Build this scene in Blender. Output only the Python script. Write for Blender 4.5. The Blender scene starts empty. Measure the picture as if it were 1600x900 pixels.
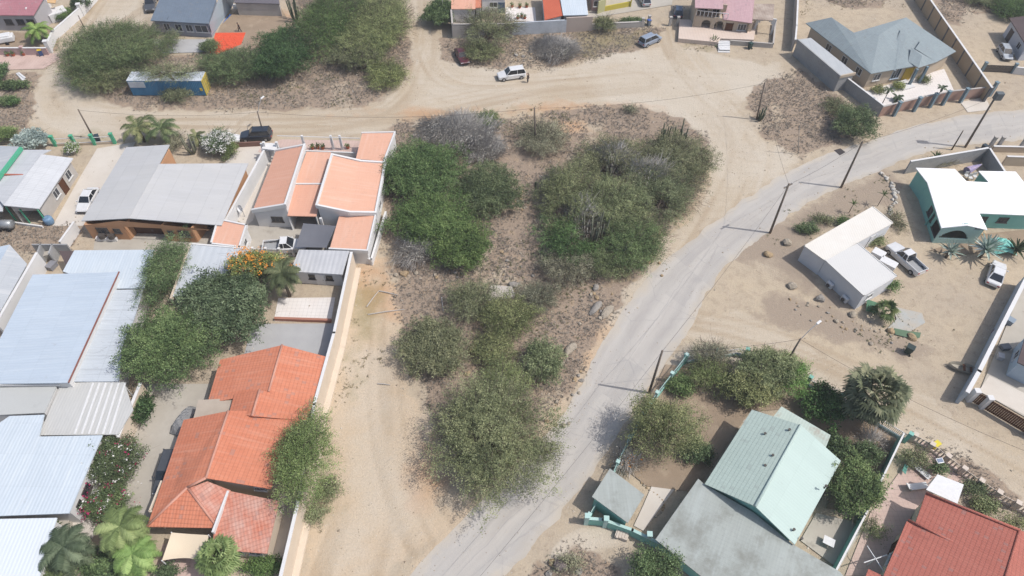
import bpy, bmesh, math, random
import numpy as np
from mathutils import Vector, Matrix
rnd = random.Random(7)
rng = np.random.default_rng(11)
SC = bpy.context.scene
COL = SC.collection
# ------------------------------------------------------------------ camera
FOC, CAMH = 1067.0, 64.0
DEP, ROLL = math.radians(50.5), math.radians(1.0)
_F = Vector((0, math.cos(DEP), -math.sin(DEP)))
_R0 = Vector((1, 0, 0))
_U0 = _R0.cross(_F)
_R = (_R0 * math.cos(ROLL) + _U0 * math.sin(ROLL))
_U = _R.cross(_F)
CAM = Vector((0, 0, CAMH))
def P(px, py, z=0.0):
    """point of the place at height z that the surveyed photo position looks at"""
    d = _F + _R * ((px - 800) / FOC) - _U * ((py - 450) / FOC)
    t = (z - CAMH) / d.z
    return Vector((d.x * t, d.y * t, z))
def proj(w):
    d = Vector(w) - CAM
    k = FOC / d.dot(_F)
    return 800 + d.dot(_R) * k, 450 - d.dot(_U) * k
def mpp(px, py):                         # metres per photo pixel there
    return (P(px, py) - CAM).dot(_F) / FOC
def height_at(bx, by, ty):
    b = P(bx, by); lo, hi = 0.0, 25.0
    for _ in range(40):
        m = (lo + hi) / 2
        if proj((b.x, b.y, m))[1] > ty: lo = m
        else: hi = m
    return lo
cd = bpy.data.cameras.new('camera'); cam = bpy.data.objects.new('camera', cd); COL.objects.link(cam)
cd.sensor_width = 36; cd.lens = 36 * FOC / 1600; cd.clip_end = 8000; cd.clip_start = .5
M3 = Matrix((( _R.x, _U.x, -_F.x), (_R.y, _U.y, -_F.y), (_R.z, _U.z, -_F.z)))
cam.matrix_world = Matrix.Translation(CAM) @ M3.to_4x4()
SC.camera = cam
# ------------------------------------------------------------------ light
EL, AZ = math.radians(56.0), math.radians(-10.0)
sdir = Vector((math.cos(AZ) * math.cos(EL), math.sin(AZ) * math.cos(EL), math.sin(EL)))
sl = bpy.data.lights.new('sun', 'SUN'); so = bpy.data.objects.new('sun', sl); COL.objects.link(so)
sl.energy = 3.7; sl.angle = math.radians(.5); sl.color = (1, .965, .92)
so.rotation_euler = sdir.to_track_quat('Z', 'Y').to_euler()
wd = bpy.data.worlds.new('World'); SC.world = wd; wd.use_nodes = True
nt = wd.node_tree; bg = nt.nodes['Background']
sk = nt.nodes.new('ShaderNodeTexSky'); sk.sky_type = 'NISHITA'; sk.sun_disc = False
sk.sun_elevation = EL; sk.sun_rotation = math.radians(100); sk.air_density = 1.1; sk.dust_density = 3; sk.ozone_density = 1
nt.links.new(sk.outputs[0], bg.inputs[0]); bg.inputs[1].default_value = .15
SC.view_settings.view_transform = 'Standard'; SC.view_settings.look = 'None'
SC.view_settings.exposure = .05; SC.view_settings.gamma = 1
# ------------------------------------------------------------------ materials
def lin(c): return tuple(((v/255)/12.92 if v/255 <= .04045 else ((v/255+.055)/1.055)**2.4) for v in c)
def T(r, g, b, k=1/1.5): return tuple(min(.88, v*k) for v in lin((r, g, b)))
MATS = {}
def nodes(name):
    m = bpy.data.materials.new(name); m.use_nodes = True
    return m, m.node_tree, m.node_tree.nodes, m.node_tree.links, m.node_tree.nodes['Principled BSDF']
def N(nn, kind, **kw):
    n = nn.new(kind)
    for k, v in kw.items():
        if k in n.inputs: n.inputs[k].default_value = v
        else: setattr(n, k, v)
    return n
def mixc(nn, ll, fac, a, b, mode='MIX'):
    m = nn.new('ShaderNodeMix'); m.data_type = 'RGBA'; m.blend_type = mode
    for s, v in ((m.inputs[0], fac), (m.inputs[6], a), (m.inputs[7], b)):
        if hasattr(v, 'is_linked'): ll.new(v, s)
        elif isinstance(v, (int, float)): s.default_value = v
        else: s.default_value = (*v[:3], 1)
    return m.outputs[2]
def math_(nn, ll, op, a, b=None, c=None):
    m = nn.new('ShaderNodeMath'); m.operation = op
    for i, v in enumerate((a, b, c)):
        if v is None: continue
        if hasattr(v, 'is_linked'): ll.new(v, m.inputs[i])
        else: m.inputs[i].default_value = v
    return m.outputs[0]
def ramp(nn, ll, src, lo, hi):
    m = nn.new('ShaderNodeMapRange'); m.inputs[1].default_value = lo; m.inputs[2].default_value = hi
    ll.new(src, m.inputs[0]); return m.outputs[0]
def noise(nn, ll, vec, scale, detail=4, rough=.6):
    n = nn.new('ShaderNodeTexNoise'); n.inputs['Scale'].default_value = scale
    n.inputs['Detail'].default_value = detail; n.inputs['Roughness'].default_value = rough
    ll.new(vec, n.inputs['Vector']); return n.outputs[0]
def mat(name, col, col2=None, rough=.8, spec=.25, metal=0, big=.5, fine=6, amt=.6, stain=None, stain_lo=.55,
        us=None, vs=None, tile=None, bump=.0, streak=None, seam=None, grid=1.0):
    """weathered surface: two tones by noise; us/vs = (period m, depth) ribs along u / rows along v of the face"""
    if name in MATS: return MATS[name]
    m, t, nn, ll, p = nodes(name)
    tc = nn.new('ShaderNodeTexCoord'); geo = nn.new('ShaderNodeNewGeometry')
    pos = geo.outputs['Position']; uv = tc.outputs['UV']
    col2 = col2 or tuple(v*.8 for v in col)
    f1 = ramp(nn, ll, noise(nn, ll, pos, big, 5, .65), .35, .68)
    f2 = noise(nn, ll, pos, fine, 3, .7)
    c = mixc(nn, ll, math_(nn, ll, 'MULTIPLY', f1, amt), col, col2)
    g = ramp(nn, ll, f2, .25, .75)
    c = mixc(nn, ll, math_(nn, ll, 'MULTIPLY', g, .16), c, tuple(v*.75 for v in col))
    sep = nn.new('ShaderNodeSeparateXYZ'); ll.new(uv, sep.inputs[0]); u, v = sep.outputs[0], sep.outputs[1]
    hgt = None
    def addh(a, b): return b if a is None else math_(nn, ll, 'ADD', a, b)
    if us:
        ph = math_(nn, ll, 'MULTIPLY', u, 2*math.pi/us[0]); s = math_(nn, ll, 'SINE', ph)
        hgt = addh(hgt, math_(nn, ll, 'MULTIPLY', s, us[1]*.22))
        c = mixc(nn, ll, math_(nn, ll, 'MULTIPLY', ramp(nn, ll, s, .55, -.9), .09), c, tuple(x*.62 for x in col))
    if vs:
        fr = math_(nn, ll, 'FRACT', math_(nn, ll, 'DIVIDE', v, vs[0]))
        hgt = addh(hgt, math_(nn, ll, 'MULTIPLY', fr, -vs[1]*.6))
        edge = math_(nn, ll, 'LESS_THAN', fr, .2)
        c = mixc(nn, ll, math_(nn, ll, 'MULTIPLY', edge, .28*grid), c, tuple(x*.45 for x in col))
        # every tile its own tone
        fl = nn.new('ShaderNodeCombineXYZ')
        ll.new(math_(nn, ll, 'FLOOR', math_(nn, ll, 'DIVIDE', u, (us[0] if us else .3))), fl.inputs[0])
        ll.new(math_(nn, ll, 'FLOOR', math_(nn, ll, 'DIVIDE', v, vs[0])), fl.inputs[1])
        wn = nn.new('ShaderNodeTexWhiteNoise'); ll.new(fl.outputs[0], wn.inputs[0])
        c = mixc(nn, ll, math_(nn, ll, 'MULTIPLY', wn.outputs[0], .2*grid), c, tuple(x*.55 for x in col))
        c = mixc(nn, ll, math_(nn, ll, 'MULTIPLY', math_(nn, ll, 'GREATER_THAN', wn.outputs[0], .955), .45*grid), c, tuple(min(.8, x*.35+.12) for x in col))
    if seam:
        fl2 = nn.new('ShaderNodeCombineXYZ'); ll.new(math_(nn, ll, 'FLOOR', math_(nn, ll, 'DIVIDE', v, seam[0])), fl2.inputs[1]); ll.new(math_(nn, ll, 'FLOOR', math_(nn, ll, 'DIVIDE', u, .96)), fl2.inputs[0])
        wn2 = nn.new('ShaderNodeTexWhiteNoise'); ll.new(fl2.outputs[0], wn2.inputs[0])
        c = mixc(nn, ll, math_(nn, ll, 'MULTIPLY', wn2.outputs[0], .14), c, tuple(x*.62 for x in col))
        rs_ = ramp(nn, ll, noise(nn, ll, pos, .9, 6, .75), .63, .74); c = mixc(nn, ll, math_(nn, ll, 'MULTIPLY', rs_, .45), c, (col[0]*.62, col[1]*.52, col[2]*.44))
    if seam:                                     # sheet joints across the slope
        fr = math_(nn, ll, 'FRACT', math_(nn, ll, 'DIVIDE', v, seam[0]))
        c = mixc(nn, ll, math_(nn, ll, 'MULTIPLY', math_(nn, ll, 'LESS_THAN', fr, .05/seam[0]*1.6), seam[1]), c, tuple(x*.5 for x in col))
    if tile:                                     # square paving joints
        for ax in (u, v):
            fr = math_(nn, ll, 'FRACT', math_(nn, ll, 'DIVIDE', ax, tile))
            c = mixc(nn, ll, math_(nn, ll, 'MULTIPLY', math_(nn, ll, 'LESS_THAN', fr, .08), .35), c, tuple(x*.5 for x in col))
    if streak:                                   # weather streaks running down the slope
        mp = nn.new('ShaderNodeMapping'); ll.new(uv, mp.inputs[0]); mp.inputs['Scale'].default_value = (2.2, .16, 1)
        sf = ramp(nn, ll, noise(nn, ll, mp.outputs[0], 1.0, 4, .6), .5, .72)
        c = mixc(nn, ll, math_(nn, ll, 'MULTIPLY', sf, streak[1]), c, streak[0])
    if stain:
        sf = ramp(nn, ll, noise(nn, ll, pos, .33, 6, .7), stain_lo, stain_lo+.18)
        c = mixc(nn, ll, math_(nn, ll, 'MULTIPLY', sf, .75), c, stain)
    ll.new(c, p.inputs['Base Color'])
    p.inputs['Roughness'].default_value = rough; p.inputs['Specular IOR Level'].default_value = spec
    p.inputs['Metallic'].default_value = metal
    h2 = math_(nn, ll, 'MULTIPLY', f2, bump) if bump else None
    if h2 is not None: hgt = addh(hgt, h2)
    if hgt is not None:
        b = nn.new('ShaderNodeBump'); b.inputs['Strength'].default_value = 1; b.inputs['Distance'].default_value = 1
        ll.new(hgt, b.inputs['Height']); ll.new(b.outputs[0], p.inputs['Normal'])
    MATS[name] = m
    return m
def plain(name, col, rough=.5, spec=.4, metal=0, coat=0):
    if name in MATS: return MATS[name]
    m, t, nn, ll, p = nodes(name)
    geo = nn.new('ShaderNodeNewGeometry')
    f = ramp(nn, ll, noise(nn, ll, geo.outputs['Position'], 3, 4), .3, .7)
    ll.new(mixc(nn, ll, math_(nn, ll, 'MULTIPLY', f, .5), col, tuple(v*.78 for v in col)), p.inputs['Base Color'])
    p.inputs['Roughness'].default_value = rough; p.inputs['Specular IOR Level'].default_value = spec
    p.inputs['Metallic'].default_value = metal; p.inputs['Coat Weight'].default_value = coat
    MATS[name] = m; return m
def leafmat(name, dark, mid, light, trans=.22, ds=.33):
    if name in MATS: return MATS[name]
    def _d(c): l = .3*c[0]+.6*c[1]+.1*c[2]; return tuple((v+(l*k-v)*ds)*.88 for v, k in zip(c, (1.04, 1, .86)))
    dark, mid, light = _d(dark), _d(mid), _d(light)
    m, t, nn, ll, p = nodes(name)
    at = nn.new('ShaderNodeAttribute'); at.attribute_name = 'tone'
    c = mixc(nn, ll, ramp(nn, ll, at.outputs['Fac'], 0, .5), dark, mid)
    c = mixc(nn, ll, ramp(nn, ll, at.outputs['Fac'], .5, 1), c, light)
    oi = nn.new('ShaderNodeObjectInfo'); hs = nn.new('ShaderNodeHueSaturation'); ll.new(c, hs.inputs['Color'])
    ll.new(math_(nn, ll, 'MULTIPLY_ADD', oi.outputs['Random'], .035, .492), hs.inputs['Hue']); ll.new(math_(nn, ll, 'MULTIPLY_ADD', math_(nn, ll, 'FRACT', math_(nn, ll, 'MULTIPLY', oi.outputs['Random'], 7.3)), .24, .70), hs.inputs['Value']); ll.new(math_(nn, ll, 'MULTIPLY_ADD', math_(nn, ll, 'FRACT', math_(nn, ll, 'MULTIPLY', oi.outputs['Random'], 3.7)), .3, .95), hs.inputs['Saturation'])
    c = hs.outputs['Color']
    ll.new(c, p.inputs['Base Color']); p.inputs['Roughness'].default_value = .65; p.inputs['Specular IOR Level'].default_value = .2
    tr = nn.new('ShaderNodeBsdfTranslucent'); ll.new(c, tr.inputs[0])
    mx = nn.new('ShaderNodeMixShader'); mx.inputs[0].default_value = trans
    ll.new(p.outputs[0], mx.inputs[1]); ll.new(tr.outputs[0], mx.inputs[2])
    ll.new(mx.outputs[0], nn['Material Output'].inputs[0])
    MATS[name] = m; return m
# ------------------------------------------------------------------ object helpers
def tag(o, label=None, cat=None, group=None, kind=None):
    if label: o['label'] = label
    if cat: o['category'] = cat
    if group: o['group'] = group
    if kind: o['kind'] = kind
    return o
def thing(name, label, cat, loc, rz=0, group=None):
    o = bpy.data.objects.new(name, None); COL.objects.link(o); o.location = loc; o.rotation_euler.z = rz
    o.empty_display_size = .3
    return tag(o, label, cat, group)
def off(parent):
    v = Vector((0, 0, 0))
    while parent is not None: v += parent.location; parent = parent.parent
    return v
class MB:
    def __init__(s): s.v = []; s.f = []
    def add(s, vs, fs):
        n = len(s.v); s.v += [Vector(v) for v in vs]; s.f += [tuple(i+n for i in f) for f in fs]; return s
    def box(s, c, size, rz=0, rx=0, ry=0):
        R = Matrix.Rotation(rz, 3, 'Z') @ Matrix.Rotation(ry, 3, 'Y') @ Matrix.Rotation(rx, 3, 'X')
        vs = [Vector(c) + R @ Vector((sx*size[0]/2, sy*size[1]/2, sz*size[2]/2)) for sx in (-1, 1) for sy in (-1, 1) for sz in (-1, 1)]
        return s.add(vs, [(0,1,3,2), (4,6,7,5), (0,4,5,1), (2,3,7,6), (0,2,6,4), (1,5,7,3)])
    def slab(s, top, th):
        """polygon of 3-D points, extruded down by th"""
        n = len(top); bot = [Vector(p) - Vector((0, 0, th)) for p in top]
        return s.add(list(top) + bot, [tuple(range(n)), tuple(range(2*n-1, n-1, -1))] + [(i, i+n, (i+1) % n + n, (i+1) % n) for i in range(n)])
    def tube(s, pts, r, n=6, cap=True):
        pts = [Vector(p) for p in pts]
        rs = r if hasattr(r, '__len__') else [r]*len(pts)
        rings = []
        for i, p in enumerate(pts):
            d = (pts[min(i+1, len(pts)-1)] - pts[max(i-1, 0)]).normalized()
            a = d.cross(Vector((0, 0, 1)) if abs(d.z) < .9 else Vector((1, 0, 0))).normalized(); b = d.cross(a)
            rings.append([p + (a*math.cos(2*math.pi*k/n) + b*math.sin(2*math.pi*k/n))*rs[i] for k in range(n)])
        fs = [(i*n+k, i*n+(k+1) % n, (i+1)*n+(k+1) % n, (i+1)*n+k) for i in range(len(pts)-1) for k in range(n)]
        if cap: fs += [tuple(range(n-1, -1, -1)), tuple(range((len(pts)-1)*n, len(pts)*n))]
        return s.add([v for g in rings for v in g], fs)
    def wallseg(s, a, b, z0, z1, th, z1b=None):
        a, b = Vector(a), Vector(b); d = Vector((b.x-a.x, b.y-a.y, 0)); n = Vector((-d.y, d.x, 0)).normalized()*th/2
        z1b = z1 if z1b is None else z1b
        vs = []
        for p, zt in ((a, z1), (b, z1b)):
            for sg in (-1, 1):
                for z in (z0, zt): vs.append(Vector((p.x, p.y, 0)) + n*sg + Vector((0, 0, z)))
        return s.add(vs, [(0,1,3,2), (4,6,7,5), (0,4,5,1), (2,3,7,6), (0,2,6,4), (1,5,7,3)])
    def build(s, name, m, parent=None, local=False, smooth=False, bevel=0, recalc=True):
        o_ = Vector((0, 0, 0)) if local or parent is None else off(parent)
        me = bpy.data.meshes.new(name)
        me.from_pydata([v - o_ for v in s.v], [], s.f); me.update()
        if recalc:
            bm = bmesh.new(); bm.from_mesh(me); bmesh.ops.recalc_face_normals(bm, faces=bm.faces); bm.to_mesh(me); bm.free()
        uv = me.uv_layers.new(name='UVMap')
        for pl in me.polygons:
            n = pl.normal
            if n.z < 0: n = -n
            h = Vector((-n.y, n.x, 0))
            h = Vector((1, 0, 0)) if h.length < .03 else h.normalized()
            vv = n.cross(h)
            for li in pl.loop_indices:
                co = me.vertices[me.loops[li].vertex_index].co
                uv.data[li].uv = (co.dot(h), co.dot(vv))
            pl.use_smooth = smooth
        me.materials.append(m)
        o = bpy.data.objects.new(name, me); COL.objects.link(o); o.parent = parent
        if bevel:
            b = o.modifiers.new('bevel', 'BEVEL'); b.width = bevel; b.segments = 2; b.limit_method = 'ANGLE'
        return o
def bulk(name, verts, quads, m, parent=None, tone=None, kind=None):
    """big numpy mesh of quads (or tris), with a per-face 'tone'"""
    o_ = np.array(off(parent)) if parent is not None else np.zeros(3)
    me = bpy.data.meshes.new(name); k = quads.shape[1]
    me.vertices.add(len(verts)); me.vertices.foreach_set('co', (verts - o_).astype(np.float32).ravel())
    me.loops.add(quads.size); me.loops.foreach_set('vertex_index', quads.astype(np.int32).ravel())
    me.polygons.add(len(quads)); me.polygons.foreach_set('loop_start', np.arange(0, quads.size, k, dtype=np.int32))
    me.update(calc_edges=True)
    if tone is not None:
        a = me.attributes.new('tone', 'FLOAT', 'FACE'); a.data.foreach_set('value', tone.astype(np.float32))
    me.materials.append(m)
    o = bpy.data.objects.new(name, me); COL.objects.link(o); o.parent = parent
    if kind: o['kind'] = kind
    return o
def V3(a, b, z=0): return Vector((a, b, z))
# ------------------------------------------------------------------ noise & masks
def vnoise(x, y, s, seed):
    r = np.random.default_rng(seed); g = r.random((256, 256))
    fx, fy = x/s, y/s; ix, iy = np.floor(fx).astype(int), np.floor(fy).astype(int)
    tx, ty = fx-ix, fy-iy; tx = tx*tx*(3-2*tx); ty = ty*ty*(3-2*ty)
    q = lambda i, j: g[i % 256, j % 256]
    return (q(ix, iy)*(1-tx)+q(ix+1, iy)*tx)*(1-ty) + (q(ix, iy+1)*(1-tx)+q(ix+1, iy+1)*tx)*ty
def fnoise(x, y, s, seed): return (vnoise(x, y, s, seed) + .5*vnoise(x, y, s/2.1, seed+1) + .25*vnoise(x, y, s/4.3, seed+2))/1.75
def sdf(poly, x, y):
    """signed distance, positive inside"""
    p = np.array(poly); d = np.full(x.shape, 1e9); ins = np.zeros(x.shape, bool)
    for i in range(len(p)):
        a, b = p[i], p[(i+1) % len(p)]; e = b-a
        t = np.clip(((x-a[0])*e[0]+(y-a[1])*e[1])/(e@e+1e-9), 0, 1)
        d = np.minimum(d, np.hypot(x-a[0]-t*e[0], y-a[1]-t*e[1]))
        c = (a[1] > y) != (b[1] > y)
        ins ^= c & (x < (b[0]-a[0])*(y-a[1])/((b[1]-a[1]) if b[1] != a[1] else 1e-9)+a[0])
    return np.where(ins, d, -d)
def gp(pts): return [tuple(P(*p)[:2]) for p in pts]
# ================================================================== GROUND
TRACK = [gp(p) for p in (
 [(165,-60),(165,0),(110,55),(70,110),(52,150),(55,190),(75,207),(150,222),(215,216),(380,218),(430,215),(530,216),(556,211),(610,201),(700,186),(790,180),(850,170),(930,161),(1000,166),(1060,184),(1098,205),(1118,240),(1113,285),(1085,325),(1050,365),(1015,410),(975,450),(955,505),(1022,425),(1115,348),(1220,274),(1262,246),(1225,236),(1190,216),(1163,190),(1155,160),(1172,146),(1225,140),(1215,100),(1160,96),(1120,82),(1060,68),(1040,40),(1020,50),(1030,72),(1000,76),(960,86),(900,104),(850,113),(830,117),(790,110),(740,104),(704,97),(688,80),(684,60),(672,40),(660,30),(655,-60),(630,-60),(632,30),(641,75),(640,112),(625,140),(590,166),(545,172),(400,174),(300,172),(230,173),(160,160),(128,147),(112,115),(108,80),(148,50),(215,15),(240,-60)],
 [(1085,505),(1150,488),(1220,513),(1280,543),(1380,590),(1480,640),(1530,672),(1600,708),(1700,750),(1700,850),(1600,795),(1570,778),(1480,722),(1400,668),(1330,622),(1270,592),(1150,553),(1030,580)],
 [(840,905),(870,850),(920,822),(985,830),(990,850),(920,860),(880,905)])]
SOIL = [gp(p) for p in ([(1125,402),(1180,365),(1240,338),(1330,290),(1390,265),(1412,300),(1400,320),(1360,322),(1260,380),(1220,410)], [(1185,460),(1250,470),(1330,500),(1400,530),(1440,545),(1420,560),(1340,545),(1270,520),(1190,490)], [(1215,410),(1260,380),(1250,405),(1340,480),(1300,480),(1230,440)])]
SANDY = [gp(p) for p in (
 [(560,400),(600,395),(620,450),(640,520),(640,590),(660,640),(665,720),(690,790),(730,810),(640,870),(600,915),(470,915),(490,800),(520,740),(515,640),(535,560),(548,470)],
 [(640,930),(730,815),(850,690),(905,600),(1000,440),(1100,330),(1118,240),(1098,240),(1080,330),(980,440),(890,600),(835,690),(720,800),(590,930)])]
SCRUB = [gp(p) for p in (
 [(622,190),(700,189),(790,184),(850,174),(930,165),(1000,169),(1060,188),(1093,208),(1110,240),(1103,280),(1075,325),(1030,380),(1000,425),(965,465),(930,530),(898,590),(850,665),(790,720),(690,690),(655,620),(640,560),(625,500),(615,430),(602,400),(602,210)],
 [(150,140),(200,165),(260,172),(330,170),(440,171),(560,167),(610,145),(638,110),(640,70),(625,0),(560,-40),(460,-40),(450,60),(380,75),(340,85),(130,85)],
 [(690,60),(690,92),(740,102),(800,106),(850,110),(900,100),(960,83),(1005,73),(1035,45),(985,38),(930,45),(800,55),(740,62)],
 [(1168,150),(1200,128),(1250,108),(1330,168),(1345,205),(1330,222),(1250,243),(1225,235),(1185,208)],
 [(815,920),(840,880),(890,855),(935,865),(970,890),(985,920)],
 [(1290,0),(1320,15),(1370,8),(1400,-10),(1300,-20)], [(1450,-40),(1470,30),(1500,40),(1510,0),(1500,-60)], [(1520,20),(1600,22),(1650,-40),(1520,-60)],
 [(0,352),(120,352),(110,392),(-40,400),(-40,352)], [(-60,118),(60,118),(52,150),(50,210),(-60,215)],
 [(1420,690),(1500,740),(1600,820),(1600,780),(1530,730),(1440,680)])]
GREENISH = [gp(p) for p in (
 [(800,170),(900,185),(880,205),(820,200)], [(900,45),(1010,45),(1000,70),(900,95)], [(535,500),(550,450),(600,440),(590,560),(540,620)],
 [(1040,235),(1070,320),(1020,400),(960,440),(990,300)], [(130,205),(175,205),(170,220),(100,222)], [(1062,62),(1125,72),(1110,84),(1062,72)], [(470,790),(520,760),(500,830),(460,860)])]
ORANGE = [gp(p) for p in (
 [(860,180),(940,178),(925,205),(860,210)], [(560,440),(640,450),(630,500),(560,490)], [(640,655),(680,690),(690,780),(650,800)], [(520,180),(780,165),(1000,158),(1060,172),(1000,166),(800,182)],
 [(430,20),(460,15),(440,60),(400,70),(380,50)], [(580,395),(610,400),(600,440),(570,430)], [(900,490),(960,520),(900,560),(880,530)])]
PALE = [gp(p) for p in ([(900,100),(1060,90),(1180,190),(1220,250),(1100,330),(1060,200),(930,150)], [(75,110),(230,20),(160,150),(200,200),(70,200)], [(640,0),(660,110),(720,150),(640,160)],
 [(505,500),(640,540),(650,700),(690,800),(560,900),(500,900),(530,700)])]
def mask(polys, x, y, soft, jit=1.2, seed=3):
    w = np.zeros(x.shape)
    nz = (fnoise(x, y, 3.2, seed)-.5)*2*jit + (fnoise(x, y, 1.1, seed+9)-.5)*jit*.9
    for p in polys:
        xs = [q[0] for q in p]; ys = [q[1] for q in p]; m_ = soft+3
        sel = (x > min(xs)-m_) & (x < max(xs)+m_) & (y > min(ys)-m_) & (y < max(ys)+m_)
        if sel.any():
            d = sdf(p, x[sel], y[sel]) + nz[sel]
            w[sel] = np.maximum(w[sel], np.clip(.5+d/(2*soft), 0, 1))
    return w
GULLY = [gp([(806,318),(818,330),(806,372),(792,418),(776,446),(768,440),(784,405),(797,365)]), gp([(905,185),(935,190),(925,205),(870,208),(870,192)])]
def axis(lo, hi, st):
    c = np.arange(lo, hi+1e-6, st)
    return np.concatenate([[-4000, -1500, -600, -300, lo-60, lo-20, lo-6], c, [hi+6, hi+20, hi+60, 300, 600, 1500, 4000]])
gx, gy = axis(-104, 104, .4), axis(10, 132, .4)
GX, GY = np.meshgrid(gx, gy); X, Y = GX.ravel(), GY.ravel()
m_track = mask(TRACK, X, Y, .7); m_scrub = mask(SCRUB, X, Y, .9, 1.4, 21); m_soil = mask(SOIL, X, Y, 1.6, 2, 91); m_sand = mask(SANDY, X, Y, 1.2, 1.5, 33)
m_scrub *= 1-.85*mask(GULLY, X, Y, 1.0, 1.2, 17); m_green = mask(GREENISH, X, Y, 2.5, 3, 44); m_or = mask(ORANGE, X, Y, 2.8, 3, 55); m_pale = mask(PALE, X, Y, 3, 3, 66)
m_scrub *= np.clip((fnoise(X, Y, 4.5, 77)-.22)*5, .45, 1)
PATHS = [[(200,-60),(120,60),(85,130),(95,180),(180,192),(400,192),(620,195),(820,145),(960,120),(1080,130),(1150,190),(1160,250),(1120,330),(1030,450)],
 [(643,-60),(652,60),(665,120),(720,150),(850,140),(1000,125)], [(643,-60),(650,80),(630,150),(560,190),(400,194)], [(1060,520),(1200,540),(1350,610),(1500,690),(1700,800)], [(1035,40),(1040,80),(1100,150),(1170,230)],
 [(590,420),(590,520),(580,640),(600,760),(650,860)], [(545,900),(590,780),(600,640)]]
m_rut = np.zeros(X.shape)
for k_, pth in enumerate(PATHS):
    p_ = np.array(gp(pth)); s_acc = 0; best = np.full(X.shape, 1e9); ss = np.zeros(X.shape); dd = np.zeros(X.shape)
    fine = []
    for a_, b_ in zip(p_[:-1], p_[1:]): fine += [a_+(b_-a_)*t for t in np.linspace(0, 1, 8, endpoint=False)]
    p_ = np.array(fine+[p_[-1]])
    for _ in range(30): p_[1:-1] = (p_[:-2]+2*p_[1:-1]+p_[2:])/4
    sel = (np.abs(X) < 115) & (Y > 5) & (Y < 140); xs_, ys_ = X[sel], Y[sel]; bb_ = np.full(xs_.shape, 1e9); s1 = np.zeros(xs_.shape); d1 = np.zeros(xs_.shape)
    for a_, b_ in zip(p_[:-1], p_[1:]):
        e = b_-a_; L_ = np.hypot(*e)+1e-9; t = np.clip(((xs_-a_[0])*e[0]+(ys_-a_[1])*e[1])/L_**2, 0, 1); d = np.hypot(xs_-a_[0]-t*e[0], ys_-a_[1]-t*e[1])
        sg = np.sign(e[0]*(ys_-a_[1])-e[1]*(xs_-a_[0])); u = d < bb_; bb_[u] = d[u]; s1[u] = (s_acc+t*L_)[u]; d1[u] = (d*sg)[u]; s_acc += L_
    r_ = (vnoise(s1/16, d1/.55, 1, 300+k_)*.6+vnoise(s1/9, d1/1.4, 1, 320+k_)*.4)
    r_ += .35*(np.exp(-((np.abs(d1)-.8)/.3)**2)+.7*np.exp(-((np.abs(d1-2.6)-.8)/.3)**2))*vnoise(s1/14, s1*0, 1, 340+k_)
    m_rut[sel] = np.maximum(m_rut[sel], r_*np.exp(-(d1/5.5)**4))
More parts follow.
